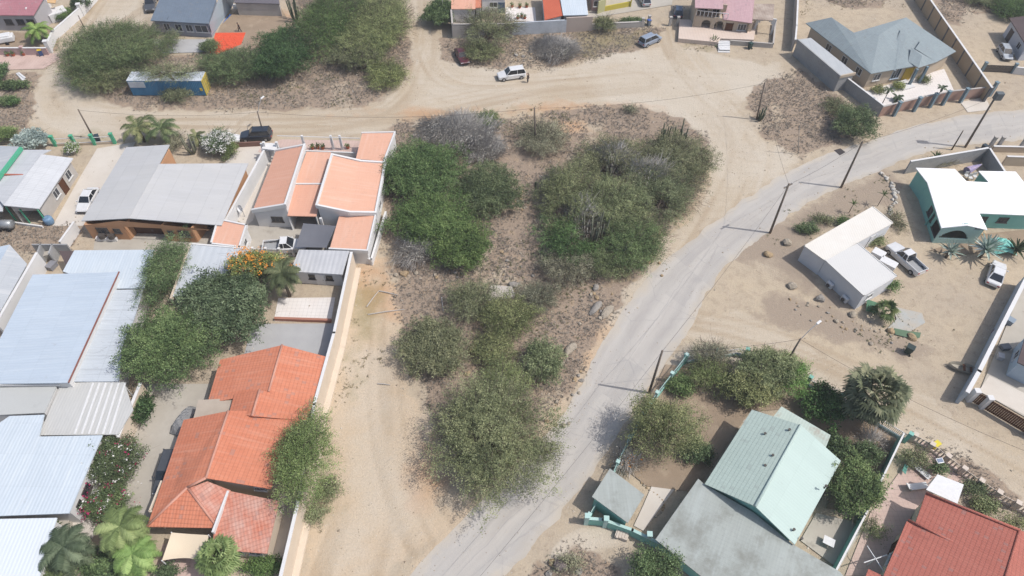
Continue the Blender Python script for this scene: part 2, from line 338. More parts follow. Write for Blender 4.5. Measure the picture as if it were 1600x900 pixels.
def ground_material():
    m, t, nn, ll, p = nodes('dry_earth'); geo = nn.new('ShaderNodeNewGeometry'); pos = geo.outputs['Position']
    A = lambda s: (lambda n: (setattr(n, 'attribute_name', s), n.outputs['Fac'])[1])(nn.new('ShaderNodeAttribute'))
    n1 = noise(nn, ll, pos, .09, 6, .62); n2 = noise(nn, ll, pos, .8, 6, .7); n3 = noise(nn, ll, pos, 5, 4, .75)
    c = mixc(nn, ll, ramp(nn, ll, n1, .36, .62), T(199,184,164), T(211,194,169))
    c = mixc(nn, ll, math_(nn, ll, 'MULTIPLY', ramp(nn, ll, n2, .48, .74), .62), c, T(160,144,126))
    def over(c, fac, lo, hi, col, k=1.0):
        e = math_(nn, ll, 'ADD', fac, math_(nn, ll, 'MULTIPLY', math_(nn, ll, 'SUBTRACT', n2, .5), .9))
        return mixc(nn, ll, math_(nn, ll, 'MULTIPLY', ramp(nn, ll, e, lo, hi), k), c, col)
    c = over(c, A('sandy'), .3, .6, T(220,199,172), .9)
    tr = mixc(nn, ll, ramp(nn, ll, n1, .4, .6), T(217,204,185), T(210,194,171))
    mp = nn.new('ShaderNodeMapping'); ll.new(pos, mp.inputs[0]); mp.inputs['Scale'].default_value = (.12, 1.1, 1); mp.inputs['Rotation'].default_value = (0, 0, .15)
    tr = mixc(nn, ll, math_(nn, ll, 'MULTIPLY', ramp(nn, ll, noise(nn, ll, mp.outputs[0], 1, 5, .65), .48, .7), .4), tr, T(190,176,156))
    c = over(c, A('track'), .35, .62, tr)
    rt = A('rut'); c = mixc(nn, ll, math_(nn, ll, 'MULTIPLY', ramp(nn, ll, rt, .5, .8), .62), c, T(188,168,142)); c = mixc(nn, ll, math_(nn, ll, 'MULTIPLY', ramp(nn, ll, rt, .40, .15), math_(nn, ll, 'MULTIPLY', A('track'), .35)), c, T(228,220,206))
    c = over(c, A('orange'), .35, 1.0, T(212,170,132), .75)
    c = over(c, A('pale'), .4, 1.1, T(223,213,197), .5)
    c = over(c, A('soil'), .35, .8, T(176,160,143), .75)
    sc = mixc(nn, ll, ramp(nn, ll, n3, .35, .65), T(147,130,116), T(187,168,149))
    c = over(c, A('soil'), .35, .8, T(176,160,143), .75)
    sc = mixc(nn, ll, math_(nn, ll, 'MULTIPLY', ramp(nn, ll, n2, .52, .66), .7), sc, T(192,168,140))
    c = over(c, A('scrub'), .32, .6, sc, .92)
    c = over(c, A('green'), .45, 1.1, T(150,143,100), .6)
    # pebbles and grit
    vo = nn.new('ShaderNodeTexVoronoi'); vo.inputs['Scale'].default_value = 2.6; ll.new(pos, vo.inputs['Vector'])
    peb = math_(nn, ll, 'MULTIPLY', math_(nn, ll, 'LESS_THAN', vo.outputs['Distance'], .16), ramp(nn, ll, n2, .5, .62))
    c = mixc(nn, ll, math_(nn, ll, 'MULTIPLY', peb, .5), c, T(225,216,203))
    c = mixc(nn, ll, math_(nn, ll, 'MULTIPLY', ramp(nn, ll, n3, .45, .8), .3), c, T(140,124,106))
    ll.new(c, p.inputs['Base Color']); p.inputs['Roughness'].default_value = .95; p.inputs['Specular IOR Level'].default_value = .1
    b = nn.new('ShaderNodeBump'); b.inputs['Distance'].default_value = .12; b.inputs['Strength'].default_value = .55
    h = math_(nn, ll, 'ADD', n3, math_(nn, ll, 'MULTIPLY', n2, 1.5)); ll.new(h, b.inputs['Height']); ll.new(b.outputs[0], p.inputs['Normal'])
    return m
earth = ground_material()
W_, H_ = len(gx), len(gy)
ii, jj = np.meshgrid(np.arange(W_-1), np.arange(H_-1)); b0 = (jj*W_+ii).ravel()
Q = np.stack([b0, b0+1, b0+W_+1, b0+W_], 1)
isroad = m_track[Q].mean(1) > .5
allv = np.stack([X, Y, np.zeros_like(X)], 1)
for nm, q in (('ground', Q[~isroad]), ('dirt_road', Q[isroad])):
    used, inv = np.unique(q, return_inverse=True)
    o = bulk(nm, allv[used], inv.reshape(q.shape), earth); o['kind'] = 'structure'
    for an, arr in (('track', m_track), ('scrub', m_scrub), ('sandy', m_sand), ('green', m_green), ('orange', m_or), ('pale', m_pale), ('rut', m_rut), ('soil', m_soil)):
        a = o.data.attributes.new(an, 'FLOAT', 'POINT'); a.data.foreach_set('value', arr[used].astype(np.float32))
# ------------------------------------------------------------------ asphalt road
Lp = [(470,1130),(600,945),(637,900),(690,848),(760,777),(800,737),(847,687),(880,647),(907,602),(930,555),(960,505),(990,463),(1022,424),(1068,384),(1115,348),(1155,317),(1220,274),(1275,247),(1325,231),(1385,211),(1425,198),(1500,181),(1600,171),(1700,164)]
Rp = [(610,1130),(745,945),(790,900),(817,867),(853,833),(885,790),(928,735),(977,662),(1003,622),(1035,577),(1085,503),(1105,458),(1127,422),(1187,373),(1220,346),(1262,318),(1330,283),(1380,266),(1407,251),(1450,238),(1510,226),(1600,219),(1700,214)]
def resample(pts, n):
    p = np.array([P(*q)[:2] for q in pts]); s = np.concatenate([[0], np.cumsum(np.hypot(*np.diff(p, axis=0).T))])
    t = np.linspace(0, s[-1], n)
    # smooth
    o = np.stack([np.interp(t, s, p[:, 0]), np.interp(t, s, p[:, 1])], 1)
    for _ in range(12): o[1:-1] = (o[:-2]+2*o[1:-1]+o[2:])/4
    return o
n_ = 420; Lr, Rr = resample(Lp, n_), resample(Rp, n_)
K = 12; vs = []; 
for i in range(n_):
    d = Rr[i]-Lr[i]; u_ = d/np.hypot(*d)
    l = Lr[i]+u_*((fnoise(np.array([i*.6]), np.array([3.]), 3, 5)[0]-.5)*.7); r = Rr[i]-u_*((fnoise(np.array([i*.6]), np.array([40.]), 3, 8)[0]-.5)*.9)
    for k in range(K+1): vs.append((*(l+(r-l)*k/K), .012))
vs = np.array(vs); ii, jj = np.meshgrid(np.arange(K), np.arange(n_-1)); b0 = (jj*(K+1)+ii).ravel()
rq = np.stack([b0, b0+1, b0+K+2, b0+K+1], 1)
m, t, nn, ll, p = nodes('worn_asphalt'); uvn = nn.new('ShaderNodeUVMap'); uvn.uv_map = 'UVMap'; geo = nn.new('ShaderNodeNewGeometry'); pos = geo.outputs['Position']
sp = nn.new('ShaderNodeSeparateXYZ'); ll.new(uvn.outputs[0], sp.inputs[0])
mp = nn.new('ShaderNodeMapping'); ll.new(uvn.outputs[0], mp.inputs[0]); mp.inputs['Scale'].default_value = (5, .06, 1)
n1 = noise(nn, ll, mp.outputs[0], 1, 5, .65); n2 = noise(nn, ll, pos, .35, 5, .65); n3 = noise(nn, ll, pos, 9, 3, .7)
c = mixc(nn, ll, ramp(nn, ll, n1, .38, .66), T(211,205,197), T(194,188,181))
c = mixc(nn, ll, math_(nn, ll, 'MULTIPLY', ramp(nn, ll, n2, .45, .7), .5), c, T(212,207,199))
# worn wheel tracks, seam in the middle, sand blown on to the edges
w1 = math_(nn, ll, 'ABSOLUTE', math_(nn, ll, 'SUBTRACT', sp.outputs[0], .5))
c = mixc(nn, ll, math_(nn, ll, 'MULTIPLY', math_(nn, ll, 'LESS_THAN', math_(nn, ll, 'ADD', w1, math_(nn, ll, 'MULTIPLY', math_(nn, ll, 'SUBTRACT', n2, .5), .02)), .004), .28), c, T(140,140,145))
edge = ramp(nn, ll, math_(nn, ll, 'ADD', w1, math_(nn, ll, 'MULTIPLY', math_(nn, ll, 'SUBTRACT', n2, .5), .5)), .36, .50)
c = mixc(nn, ll, math_(nn, ll, 'MULTIPLY', edge, .75), c, T(214,202,184))
vo = nn.new('ShaderNodeTexVoronoi'); vo.feature = 'DISTANCE_TO_EDGE'; vo.inputs['Scale'].default_value = .22
wp = mixc(nn, ll, .35, pos, noise(nn, ll, pos, .5, 5, .7)); ll.new(wp, vo.inputs['Vector'])
crk = math_(nn, ll, 'MULTIPLY', math_(nn, ll, 'LESS_THAN', vo.outputs['Distance'], .009), ramp(nn, ll, n2, .42, .6))
c = mixc(nn, ll, math_(nn, ll, 'MULTIPLY', crk, .22), c, T(135,135,138))
cb = nn.new('ShaderNodeCombineXYZ'); ll.new(math_(nn, ll, 'FLOOR', math_(nn, ll, 'MULTIPLY', sp.outputs[0], 2.6)), cb.inputs[0]); ll.new(math_(nn, ll, 'FLOOR', math_(nn, ll, 'MULTIPLY', sp.outputs[1], .17)), cb.inputs[1])
wq = nn.new('ShaderNodeTexWhiteNoise'); ll.new(cb.outputs[0], wq.inputs[0])
c = mixc(nn, ll, math_(nn, ll, 'MULTIPLY', math_(nn, ll, 'GREATER_THAN', wq.outputs[0], .86), math_(nn, ll, 'MULTIPLY', ramp(nn, ll, n2, .3, .6), .28)), c, T(166,164,163))
wt = ramp(nn, ll, math_(nn, ll, 'ABSOLUTE', math_(nn, ll, 'SUBTRACT', math_(nn, ll, 'ABSOLUTE', math_(nn, ll, 'SUBTRACT', sp.outputs[0], .5)), .2)), .1, .02)
c = mixc(nn, ll, math_(nn, ll, 'MULTIPLY', wt, math_(nn, ll, 'MULTIPLY', n2, .4)), c, T(178,175,173))
c = mixc(nn, ll, math_(nn, ll, 'MULTIPLY', n3, .18), c, T(160,160,162))
ll.new(c, p.inputs['Base Color']); p.inputs['Roughness'].default_value = .9; p.inputs['Specular IOR Level'].default_value = .2
b = nn.new('ShaderNodeBump'); b.inputs['Distance'].default_value = .02; ll.new(n3, b.inputs['Height']); ll.new(b.outputs[0], p.inputs['Normal'])
o = bulk('asphalt_road', vs, rq, m); o['kind'] = 'structure'
uvl = o.data.uv_layers.new(name='UVMap'); uvd = np.zeros((len(rq)*4, 2), np.float32)
idx = rq.ravel(); uvd[:, 0] = (idx % (K+1))/K; uvd[:, 1] = (idx//(K+1))*.35; uvl.data.foreach_set('uv', uvd.ravel())
# ------------------------------------------------------------------ yards and paved areas (sheets 4 mm apart)
conc = mat('concrete', T(205,198,186), T(176,168,156), stain=T(140,132,122), stain_lo=.6, big=.25)
concw = mat('pale_concrete', T(232,224,213), T(214,203,190), stain=T(180,168,152), stain_lo=.62, big=.3)
concg = mat('grey_concrete', T(196,196,196), T(180,180,182), stain=T(166,160,152), stain_lo=.62)
tilew = mat('white_tile', T(252,247,242), T(240,228,220), tile=.5)
tilep = mat('pink_tile', T(226,200,188), T(206,176,164), tile=.45, stain=T(190,165,152))
yardb = mat('yard_earth', T(176,156,134), T(150,132,112), stain=T(198,180,156), bump=.05, fine=9)
_lay = [0]
def sheet(name, pts, m, zx=0):
    _lay[0] += 1
    z = .016 + .004*_lay[0]
    pp = [P(*q) for q in pts]; mb = MB(); mb.add([(v.x, v.y, z) for v in pp], [tuple(range(len(pp)))])
    o = mb.build(name, m); o['kind'] = 'structure'; return o
sheet('driveway', [(82,353),(128,272),(152,232),(212,222),(190,260),(150,345),(128,353)], concw)
sheet('yard_pavement', [(150,366),(352,352),(340,395),(240,395),(146,390)], conc)
sheet('courtyard', [(376,345),(420,330),(530,345),(520,395),(385,400),(372,388)], conc)
sheet('side_yard', [(345,330),(392,236),(432,236),(395,345),(385,352)], concw)
sheet('front_yard', [(395,236),(440,218),(560,220),(605,235),(600,255),(440,245)], tilep)
sheet('parking_yard', [(345,262),(375,228),(410,228),(385,262)], concw)
sheet('tiled_patio', [(435,466),(524,465),(517,504),(428,502)], tilew)
sheet('concrete_yard', [(395,506),(524,506),(509,560),(440,575),(380,560)], concg)
sheet('driveway', [(228,600),(330,600),(320,640),(292,656),(232,822),(190,830),(150,830),(205,700)], conc)
sheet('terrace', [(70,830),(130,790),(170,800),(110,900),(50,910)], concw)
sheet('house_patio', [(255,850),(345,850),(335,915),(235,915)], tilep)
sheet('side_patio', [(418,765),(475,765),(455,872),(415,872)], concw)
sheet('tiled_terrace', [(1340,148),(1362,140),(1475,108),(1493,148),(1437,160),(1376,172),(1330,145)], tilew)
sheet('entrance_apron', [(1500,160),(1540,152),(1548,172),(1512,176)], concw)
sheet('driveway', [(905,32),(1050,8),(1055,-40),(960,-40),(920,20)], conc)
sheet('house_terrace', [(790,12),(836,12),(838,34),(790,33)], tilew)
sheet('street_pavement', [(-60,84),(60,84),(110,84),(68,108),(-60,112)], tilep)
sheet('house_yard', [(-60,50),(60,52),(95,40),(90,80),(-60,82)], yardb)
sheet('dirt_yard', [(333,70),(345,40),(372,14),(440,14),(455,40),(420,62),(395,80)], yardb)
sheet('paved_yard', [(232,62),(335,62),(330,82),(255,84)], concg)
sheet('aloe_terrace', [(1360,800),(1440,690),(1520,750),(1450,770),(1420,812),(1380,900),(1320,900)], tilep)
sheet('garden_path', [(1018,730),(1035,722),(1045,745),(1062,757),(1050,770),(1005,830),(990,822),(1005,790),(1018,760)], concw)
sheet('garden_path', [(1085,640),(1110,625),(1160,650),(1165,660),(1140,662)], conc)
sheet('backyard_pavement', [(1250,845),(1275,802),(1330,815),(1345,830),(1310,890),(1290,875)], conc)
sheet('garden_soil', [(975,700),(1040,570),(1280,600),(1400,690),(1330,800),(1290,795),(1320,715),(1220,640),(1170,645),(1085,770),(1010,760),(985,740),(955,735)], yardb)
sheet('house_driveway', [(1600,440),(1700,430),(1700,720),(1600,652),(1530,612)], conc)
sheet('white_terrace', [(1528,612),(1545,588),(1700,665),(1700,700)], concw)
sheet('house_forecourt', [(1452,392),(1540,366),(1600,360),(1600,385),(1500,400)], yardb)
sheet('blue_wash_patch', [(1395,480),(1440,490),(1445,505),(1420,520),(1385,515),(1400,500)], mat('wash_patch', T(190,194,192), T(200,190,176), stain=T(200,186,166), stain_lo=.45))
# ================================================================== PLANTS
LEAF = {
 'deep': leafmat('leaf_deep', T(36,58,32,1.5), T(62,88,52,1.5), T(94,120,76,1.5)),
 'feather': leafmat('leaf_feather', T(78,102,46,1.85), T(114,140,72,1.85), T(148,168,100,1.85), .3, .2),
 'ficus': leafmat('leaf_ficus', T(52,78,44,1.6), T(88,114,70,1.6), T(130,152,104,1.6)),
 'bright':  leafmat('leaf_bright', T(52,70,40,1.75), T(84,106,60,1.75), T(122,140,86,1.75)),
 'green':   leafmat('leaf_green', T(48,66,36,1.95), T(80,104,54,1.95), T(116,136,78,1.95)),
 'acacia':  leafmat('leaf_acacia', T(66,74,46,1.95), T(104,112,72,1.95), T(144,148,102,1.95)),
 'olive':   leafmat('leaf_olive', T(66,74,40,1.95), T(104,114,60,1.95), T(148,152,92,1.95)),
 'grey':    leafmat('leaf_grey_green', T(86,86,66,1.95), T(122,121,96,1.95), T(158,153,128,1.95)),
 'dead':    leafmat('leaf_dry', T(140,134,128,1.9), T(172,166,160,1.9), T(196,190,184,1.9), .1),
 'blue':    leafmat('leaf_blue_grey', T(84,104,102,1.95), T(120,140,136,1.95), T(160,176,170,1.95)),
 'dark':    leafmat('leaf_dark', T(34,52,28,1.95), T(66,90,50,1.95), T(104,128,72,1.95)),
 'palm':    leafmat('leaf_palm', T(62,76,42,1.3), T(92,108,60,1.3), T(148,152,92,1.3)),
 'palmdark':leafmat('leaf_palm_dark', T(54,70,50,1.2), T(84,100,72,1.2), T(122,136,104,1.2)),
 'fan':     leafmat('leaf_fan', T(76,96,44,1.6), T(116,138,68,1.6), T(156,172,100,1.6), .25, .25),
 'oldfan':  leafmat('leaf_old_fan', T(74,82,56,1.4), T(106,114,80,1.4), T(156,152,114,1.4)),
 'agave':   leafmat('leaf_agave', T(90,112,104,1.95), T(132,154,144,1.95), T(176,194,184,1.95), .05),
}
bark = mat('bark', T(120,108,96), T(90,80,70), fine=14)
twigm = mat('twig', T(208,203,197), T(168,161,154), fine=14)
twigd = mat('dark_twig', T(126,114,103), T(96,86,77), fine=14)
whitefl = plain('white_petals', T(248,246,240), .8, .1); pinkfl = plain('magenta_petals', T(190,60,110), .8, .1); orangefl = plain('orange_petals', T(232,156,70,.9), .8, .1)
#        leaf size, leaves/m2, clump spread, spray length, trunk twigs per m2
KIND = {'bright': (.088, 520, .25, .5, .6), 'green': (.088, 500, .26, .45, .9), 'acacia': (.07, 440, .22, .9, 2.2), 'olive': (.095, 430, .26, .4, 1.0),
        'grey': (.066, 420, .24, .7, 3.8), 'dead': (.06, 110, .3, .8, 16.0), 'blue': (.13, 260, .2, .3, .5), 'dark': (.12, 400, .28, .28, .4)}
def leaves(ctr, nrm_bias, size, tone, aspect=.5):
    n = len(ctr)
    nr = rng.normal(size=(n, 3)) + nrm_bias; nr /= np.linalg.norm(nr, axis=1, keepdims=True)
    t = np.cross(nr, rng.normal(size=(n, 3))); t /= np.linalg.norm(t, axis=1, keepdims=True)+1e-9
    b = np.cross(nr, t); s = (size*rng.uniform(.55, 1.35, n))[:, None]
    v = np.stack([ctr - t*s, ctr + b*s*aspect, ctr + t*s, ctr - b*s*aspect], 1).reshape(-1, 3)
    return v, np.arange(4*n).reshape(n, 4), tone
def crown_points(c, rad, n, kind, low=-.35, shell=.45, lobes=26, amp=.55):
    d = rng.normal(size=(n, 3)); d[:, 2] += .3; d /= np.linalg.norm(d, axis=1, keepdims=True)
    f = (d[:, 2] < low); d[f, 2] *= -1
    lb = rng.normal(size=(lobes, 3)); lb[:, 2] = np.abs(lb[:, 2])*.7-.15; lb /= np.linalg.norm(lb, axis=1, keepdims=True)
    la = rng.uniform(.25, 1, lobes)
    R = .66 + amp*np.max(la*np.exp(-(1-d@lb.T)*15), axis=1) - .14*rng.random(n)**2 + .22*np.maximum(0, rng.random(n)-.86)/.14*rng.random(n)
    r = R*(shell + (1-shell)*rng.random(n)**.75)
    return c + d*r[:, None]*np.array(rad), d, r/R
HOLES = [(*P(925, 358, 2.5)[:2], 2.3, 1.0), (*P(955, 266, 2.5)[:2], 1.7, 1.2), (*P(1030, 322, 2)[:2], 1.3, 1.0), (*P(880, 335, 2)[:2], 1.2, .9)]
def plant(name, label, cat, px, py, rx, ry, h, kind, group=None, dens=1.0, flowers=None, gaps=0.0, flat=None, low=-.35, leafkind=None, trunk_r=None, n_limbs=9, twm=1.0):
    """crown centred at photo point (px,py), half-sizes rx,ry photo pixels, top at height h metres"""
    ls, pm2, cs, spray, tw = KIND[kind]
    k0 = mpp(px, py); a = rx*k0
    cz = min(h*.5, a*.8) if flat is None else flat
    zc = h - cz; k = (P(px, py, zc)-CAM).dot(_F)/FOC; a = rx*k; rym = ry*k
    ang = math.atan2(CAMH-zc, max(1, P(px, py, zc).y)); s_, c_ = math.sin(ang), math.cos(ang)
    bb = math.sqrt(max((rym**2-(cz*c_)**2), (rym*.55)**2))/s_
    a *= 1.13; bb *= 1.13; c = P(px, py, zc); base = Vector((c.x, c.y, 0))
    root = thing(name, label, cat, base, 0, group)
    cn = np.array(c); rad = (a, bb, cz); area = math.pi*a*bb
    per = 22; ncl = max(14, int(area*pm2*dens/per))
    pts, d, fr = crown_points(cn, rad, ncl, kind, low)
    if gaps:
        g = fnoise(pts[:, 0]+pts[:, 2], pts[:, 1]-pts[:, 2]*.5, 1.6, int(px)) > gaps; pts, d, fr = pts[g], d[g], fr[g]
    for hx, hy, hr, hz in HOLES:
        g = ~((np.hypot(pts[:, 0]-hx, pts[:, 1]-hy) < hr*(.75+.5*rng.random(len(pts)))) & (pts[:, 2] > hz)); pts, d = pts[g], d[g]
    pts[:, 2] = np.maximum(pts[:, 2], .12)
    ct = np.clip(.5 + .2*rng.normal(size=len(pts)) + .85*(fnoise(pts[:, 0], pts[:, 1]+pts[:, 2], 1.7, int(px+py))-.5), 0, 1)  # clump tone: leaf variety, strengthened to imitate shaded hollows and highlights
    n = len(pts)*per; ci = np.repeat(np.arange(len(pts)), per)
    loc = pts[ci] + rng.normal(size=(n, 3))*np.array([cs, cs, cs*.6])*.7
    sp = d[ci]*(np.array([1, 1, .45])); sp += rng.normal(size=(len(pts), 3))[ci]*.35
    loc += sp*(spray*(rng.random(n)-.25))[:, None]
    loc[:, 2] = np.maximum(loc[:, 2], .05)
    tone = np.clip(ct[ci]+.13*rng.normal(size=n), 0, 1)
    v, q, tone = leaves(loc, np.array([0, 0, 1.25]), ls, tone)
    # trunk and limbs
    mb = MB(); tr = trunk_r or max(.05, min(.28, a*.045)); zb = max(.25, (h-2*cz)*.7+.2)
    mb.tube([base+V3(0,0,-.05), base+V3(rnd.uniform(-.1,.1), rnd.uniform(-.1,.1), zb)], [tr*1.25, tr], 7)
    top = mb.v[-1].copy(); top = base+V3(0, 0, zb*.95)
    for i in range(n_limbs):
        j = rng.integers(len(pts)); e = Vector(pts[j]); e = top + (e-top)*.92
        mid = top + (e-top)*.5 + V3(rnd.uniform(-.3,.3), rnd.uniform(-.3,.3), .15*a*.5)
        mb.tube([top, mid, e], [tr*.75, tr*.42, tr*.12], 5, False)
        for _ in range(2):
            e2 = Vector(pts[rng.integers(len(pts))]); e2 = mid + (e2-mid)*min(1, 1.6/max(.1, (e2-mid).length)*a*.35)
            mb.tube([mid, e2], [tr*.35, tr*.08], 4, False)
    trunk = mb.build('trunk', twigm if kind == 'dead' else bark, root, smooth=True, recalc=False)
    # twigs
    nt_ = int(area*tw*6*twm)
    if nt_ > 4:
        tp, td, _ = crown_points(cn, (a*1.02, bb*1.02, cz), nt_, kind, low, .55)
        td = td*np.array([1, 1, .6]) + rng.normal(size=td.shape)*.45
        L = rng.uniform(.35, 1.1, nt_)[:, None]; e = tp + td*L; tp[:, 2] = np.maximum(tp[:, 2], .05); e[:, 2] = np.maximum(e[:, 2], .08)
        sd = np.cross(td, np.array([.3, .9, .1])); sd /= np.linalg.norm(sd, axis=1, keepdims=True)+1e-9
        wd_ = .03 if kind == 'dead' else .018
        tv = np.stack([tp-sd*wd_, tp+sd*wd_, e+sd*.006, e-sd*.006], 1).reshape(-1, 3)
        bulk('sprays', tv, np.arange(4*nt_).reshape(nt_, 4), twigm if kind == 'dead' else twigd, root)
    bulk('crown', v, q, LEAF[leafkind or kind], root, tone)
    if flowers:
        for fm, cnt in flowers:
            nf = int(area*cnt); ang_, dd, ff = crown_points(cn, (a*1.03, bb*1.03, cz*1.05), nf, kind, 0, .85)
            nf2 = nf*5; fl = np.repeat(ang_, 5, 0)+rng.normal(size=(nf2, 3))*.14
            v, q, _ = leaves(fl, np.array([0, 0, 1.2]), .085, None, .8)
            bulk('blossoms', v, q, fm, root)
    return root
def frond(mb, o, az, L, rise, droop, w, n=9, leaf=None, half=1.0):
    """feather leaf: rachis plus leaflets, returned as quads list"""
    pts = []
    for i in range(n+1):
        t = i/n; r = L*(t - .12*t*t); z = rise*L*math.sin(min(1, t*1.1)*1.25) - droop*L*t*t
        pts.append(Vector((o.x+math.cos(az)*r, o.y+math.sin(az)*r, max(.05, o.z+z))))
    return pts
def feather_palm(name, label, px, py, th, L, nf, kind='palm', group=None, droop=.55, rise=.5, tr=.16, lean=(0, 0), cat='palm tree', wl=.5):
    base = P(px, py); root = thing(name, label, cat, base, 0, group)
    top = base + V3(lean[0], lean[1], th)
    mb = MB(); mb.tube([base+V3(0,0,-.05), base.lerp(top, .5)+V3(lean[0]*-.15, 0, 0), top], [tr*1.35, tr, tr*.85], 8); mb.build('trunk', bark, root, smooth=True)
    vs, tones = [], []
    for k in range(nf):
        az = k*2.39996 + rnd.uniform(-.2, .2); lvl = k/nf
        pts = frond(None, top, az, L*rnd.uniform(.85, 1.1), rise*(1-.9*lvl)+.05, droop*(.4+lvl), .3)
        tn = min(1, max(0, rnd.gauss(.5, .2)+.2*(lvl > .85)))
        for i in range(len(pts)-1):
            d = (pts[i+1]-pts[i]).normalized(); sd = d.cross(V3(0, 0, 1)).normalized()
            t = i/(len(pts)-1); ll_ = wl*L*.42*(math.sin(math.pi*(.12+.86*t))**.7)
            vs += [pts[i]-sd*.03, pts[i]+sd*.03, pts[i+1]+sd*.02, pts[i+1]-sd*.02]; tones.append(tn)
            for sub in (0, .2, .4, .6, .8):
                q = pts[i].lerp(pts[i+1], sub)
                for sg in (-1, 1):
                    e = q + sd*sg*ll_ + d*ll_*.55 - V3(0, 0, ll_*rnd.uniform(.15, .5))
                    wv = d*.042
                    vs += [q-wv, q+wv, e+wv*.3, e-wv*.3]; tones.append(min(1, max(0, tn+rnd.gauss(0, .12))))
    v = np.array([tuple(x) for x in vs]); v[:, 2] = np.maximum(v[:, 2], .04)
    bulk('fronds', v, np.arange(len(v)).reshape(-1, 4), LEAF[kind], root, np.array(tones)); return root
def fan_palm(name, label, px, py, th, L, nf, kind='fan', group=None, skirt=0, tr=.22, cat='palm tree', blades=17, pet=.45, fan_=.6):
    base = P(px, py); root = thing(name, label, cat, base, 0, group); top = base+V3(0, 0, th)
    mb = MB(); mb.tube([base+V3(0,0,-.05), top], [tr*1.2, tr*.9], 9); mb.build('trunk', bark, root, smooth=True)
    def fans(n, emin, emax, Lk):
        vs, tn = [], []
        for k in range(n):
            az = k*2.39996+rnd.uniform(-.2, .2); el = emin+(emax-emin)*(k+.5)/n+rnd.uniform(-.12, .12)
            d = Vector((math.cos(az)*math.cos(el), math.sin(az)*math.cos(el), math.sin(el)))
            s = d.cross(V3(0, 0, 1)); s = s.normalized() if s.length > .05 else V3(1, 0, 0); up = s.cross(d)
            Lq = L*Lk*rnd.uniform(.75, 1.12); hub = top + d*Lq*pet; t0 = min(1, max(0, rnd.gauss(.5, .22)))
            vs += [top-s*.03, top+s*.03, hub+s*.02, hub-s*.02]; tn.append(t0)
            for j in range(blades):
                a = (j/(blades-1)-.5)*math.radians(215); bl = L*Lk*fan_*(1-.25*abs(a)/1.9)*rnd.uniform(.9, 1.05)
                bd = d*math.cos(a)+s*math.sin(a); m1 = hub+bd*bl*.55+up*.03; e = hub+bd*bl-V3(0, 0, bl*rnd.uniform(.1, .6))
                w = bd.cross(up).normalized()*bl*.085
                vs += [hub-w*.3, hub+w*.3, m1+w, m1-w, m1-w, m1+w, e+w*.2, e-w*.2]; t1 = min(1, max(0, t0+rnd.gauss(0, .13))); tn += [t1, t1]
        v = np.array([tuple(x) for x in vs]); v[:, 2] = np.maximum(v[:, 2], .04); return v, np.array(tn)
    v, tn = fans(nf, 1.35, -.25, 1)
    bulk('fronds', v, np.arange(len(v)).reshape(-1, 4), LEAF[kind], root, tn)
    if skirt:
        v, tn = fans(skirt, -.3, -1.2, .85); bulk('dry_fronds', v, np.arange(len(v)).reshape(-1, 4), LEAF['oldfan'], root, tn)
    return root
def agave(name, label, px, py, r, n, kind='agave', th=0, group=None, cat='plant', tone=.5, tr=.2):
    base = P(px, py); root = thing(name, label, cat, base, 0, group); top = base+V3(0, 0, th+.05)
    if th:
        mb = MB(); mb.tube([base, top], [tr, tr*.8], 7); mb.build('trunk', bark, root, smooth=True)
    vs, tn = [], []
    for k in range(n):
        az = k*2.39996; el = 1.35-1.35*(k+.5)/n; L = r*rnd.uniform(.85, 1.1)
        d = Vector((math.cos(az)*math.cos(el), math.sin(az)*math.cos(el), math.sin(el))); s = d.cross(V3(0, 0, 1)).normalized()
        p0, p1, p2 = top, top+d*L*.45, top+d*L-V3(0, 0, L*.12*math.cos(el)); w = r*.085
        t = min(1, max(0, rnd.gauss(tone, .2)))
        up = s.cross(d)*w*.5
        for (a, wa), (b, wb) in (((p0, w*.8), (p1, w)), ((p1, w), (p2, .01))):
            vs += [a-s*wa+up, a, b, b-s*wb+up, a, a+s*wa+up, b+s*wb+up, b]; tn += [t, t]
    v = np.array([tuple(x) for x in vs]); v[:, 2] = np.maximum(v[:, 2], .03)
    bulk('leaves', v, np.arange(len(v)).reshape(-1, 4), LEAF[kind], root, np.array(tn)); return root
cactm = mat('cactus_skin', T(92,100,82,1), T(66,74,60,1), fine=10)
cactg = mat('dry_cactus_skin', T(122,124,106,1), T(90,92,80,1), fine=10)
def cactus(name, label, px, py, n, h, spread, group=None, m=None, r=.1):
    base = P(px, py); root = thing(name, label, 'cactus', base, 0, group)
    mb = MB()
    for i in range(n):
        a = rnd.uniform(0, 6.28); q = spread*math.sqrt(rnd.random()); hh = h*rnd.uniform(.45, 1)
        p0 = base+V3(math.cos(a)*q*.35, math.sin(a)*q*.35, 0); p1 = base+V3(math.cos(a)*q*.8, math.sin(a)*q*.8, hh*.35); p2 = base+V3(math.cos(a)*q+rnd.uniform(-.1,.1), math.sin(a)*q, hh)
        mb.tube([p0, p1, p1.lerp(p2, .9), p2], [r*.9, r, r*.9, r*.35], 7)
    mb.build('stems', m or cactm, root, smooth=True); return root
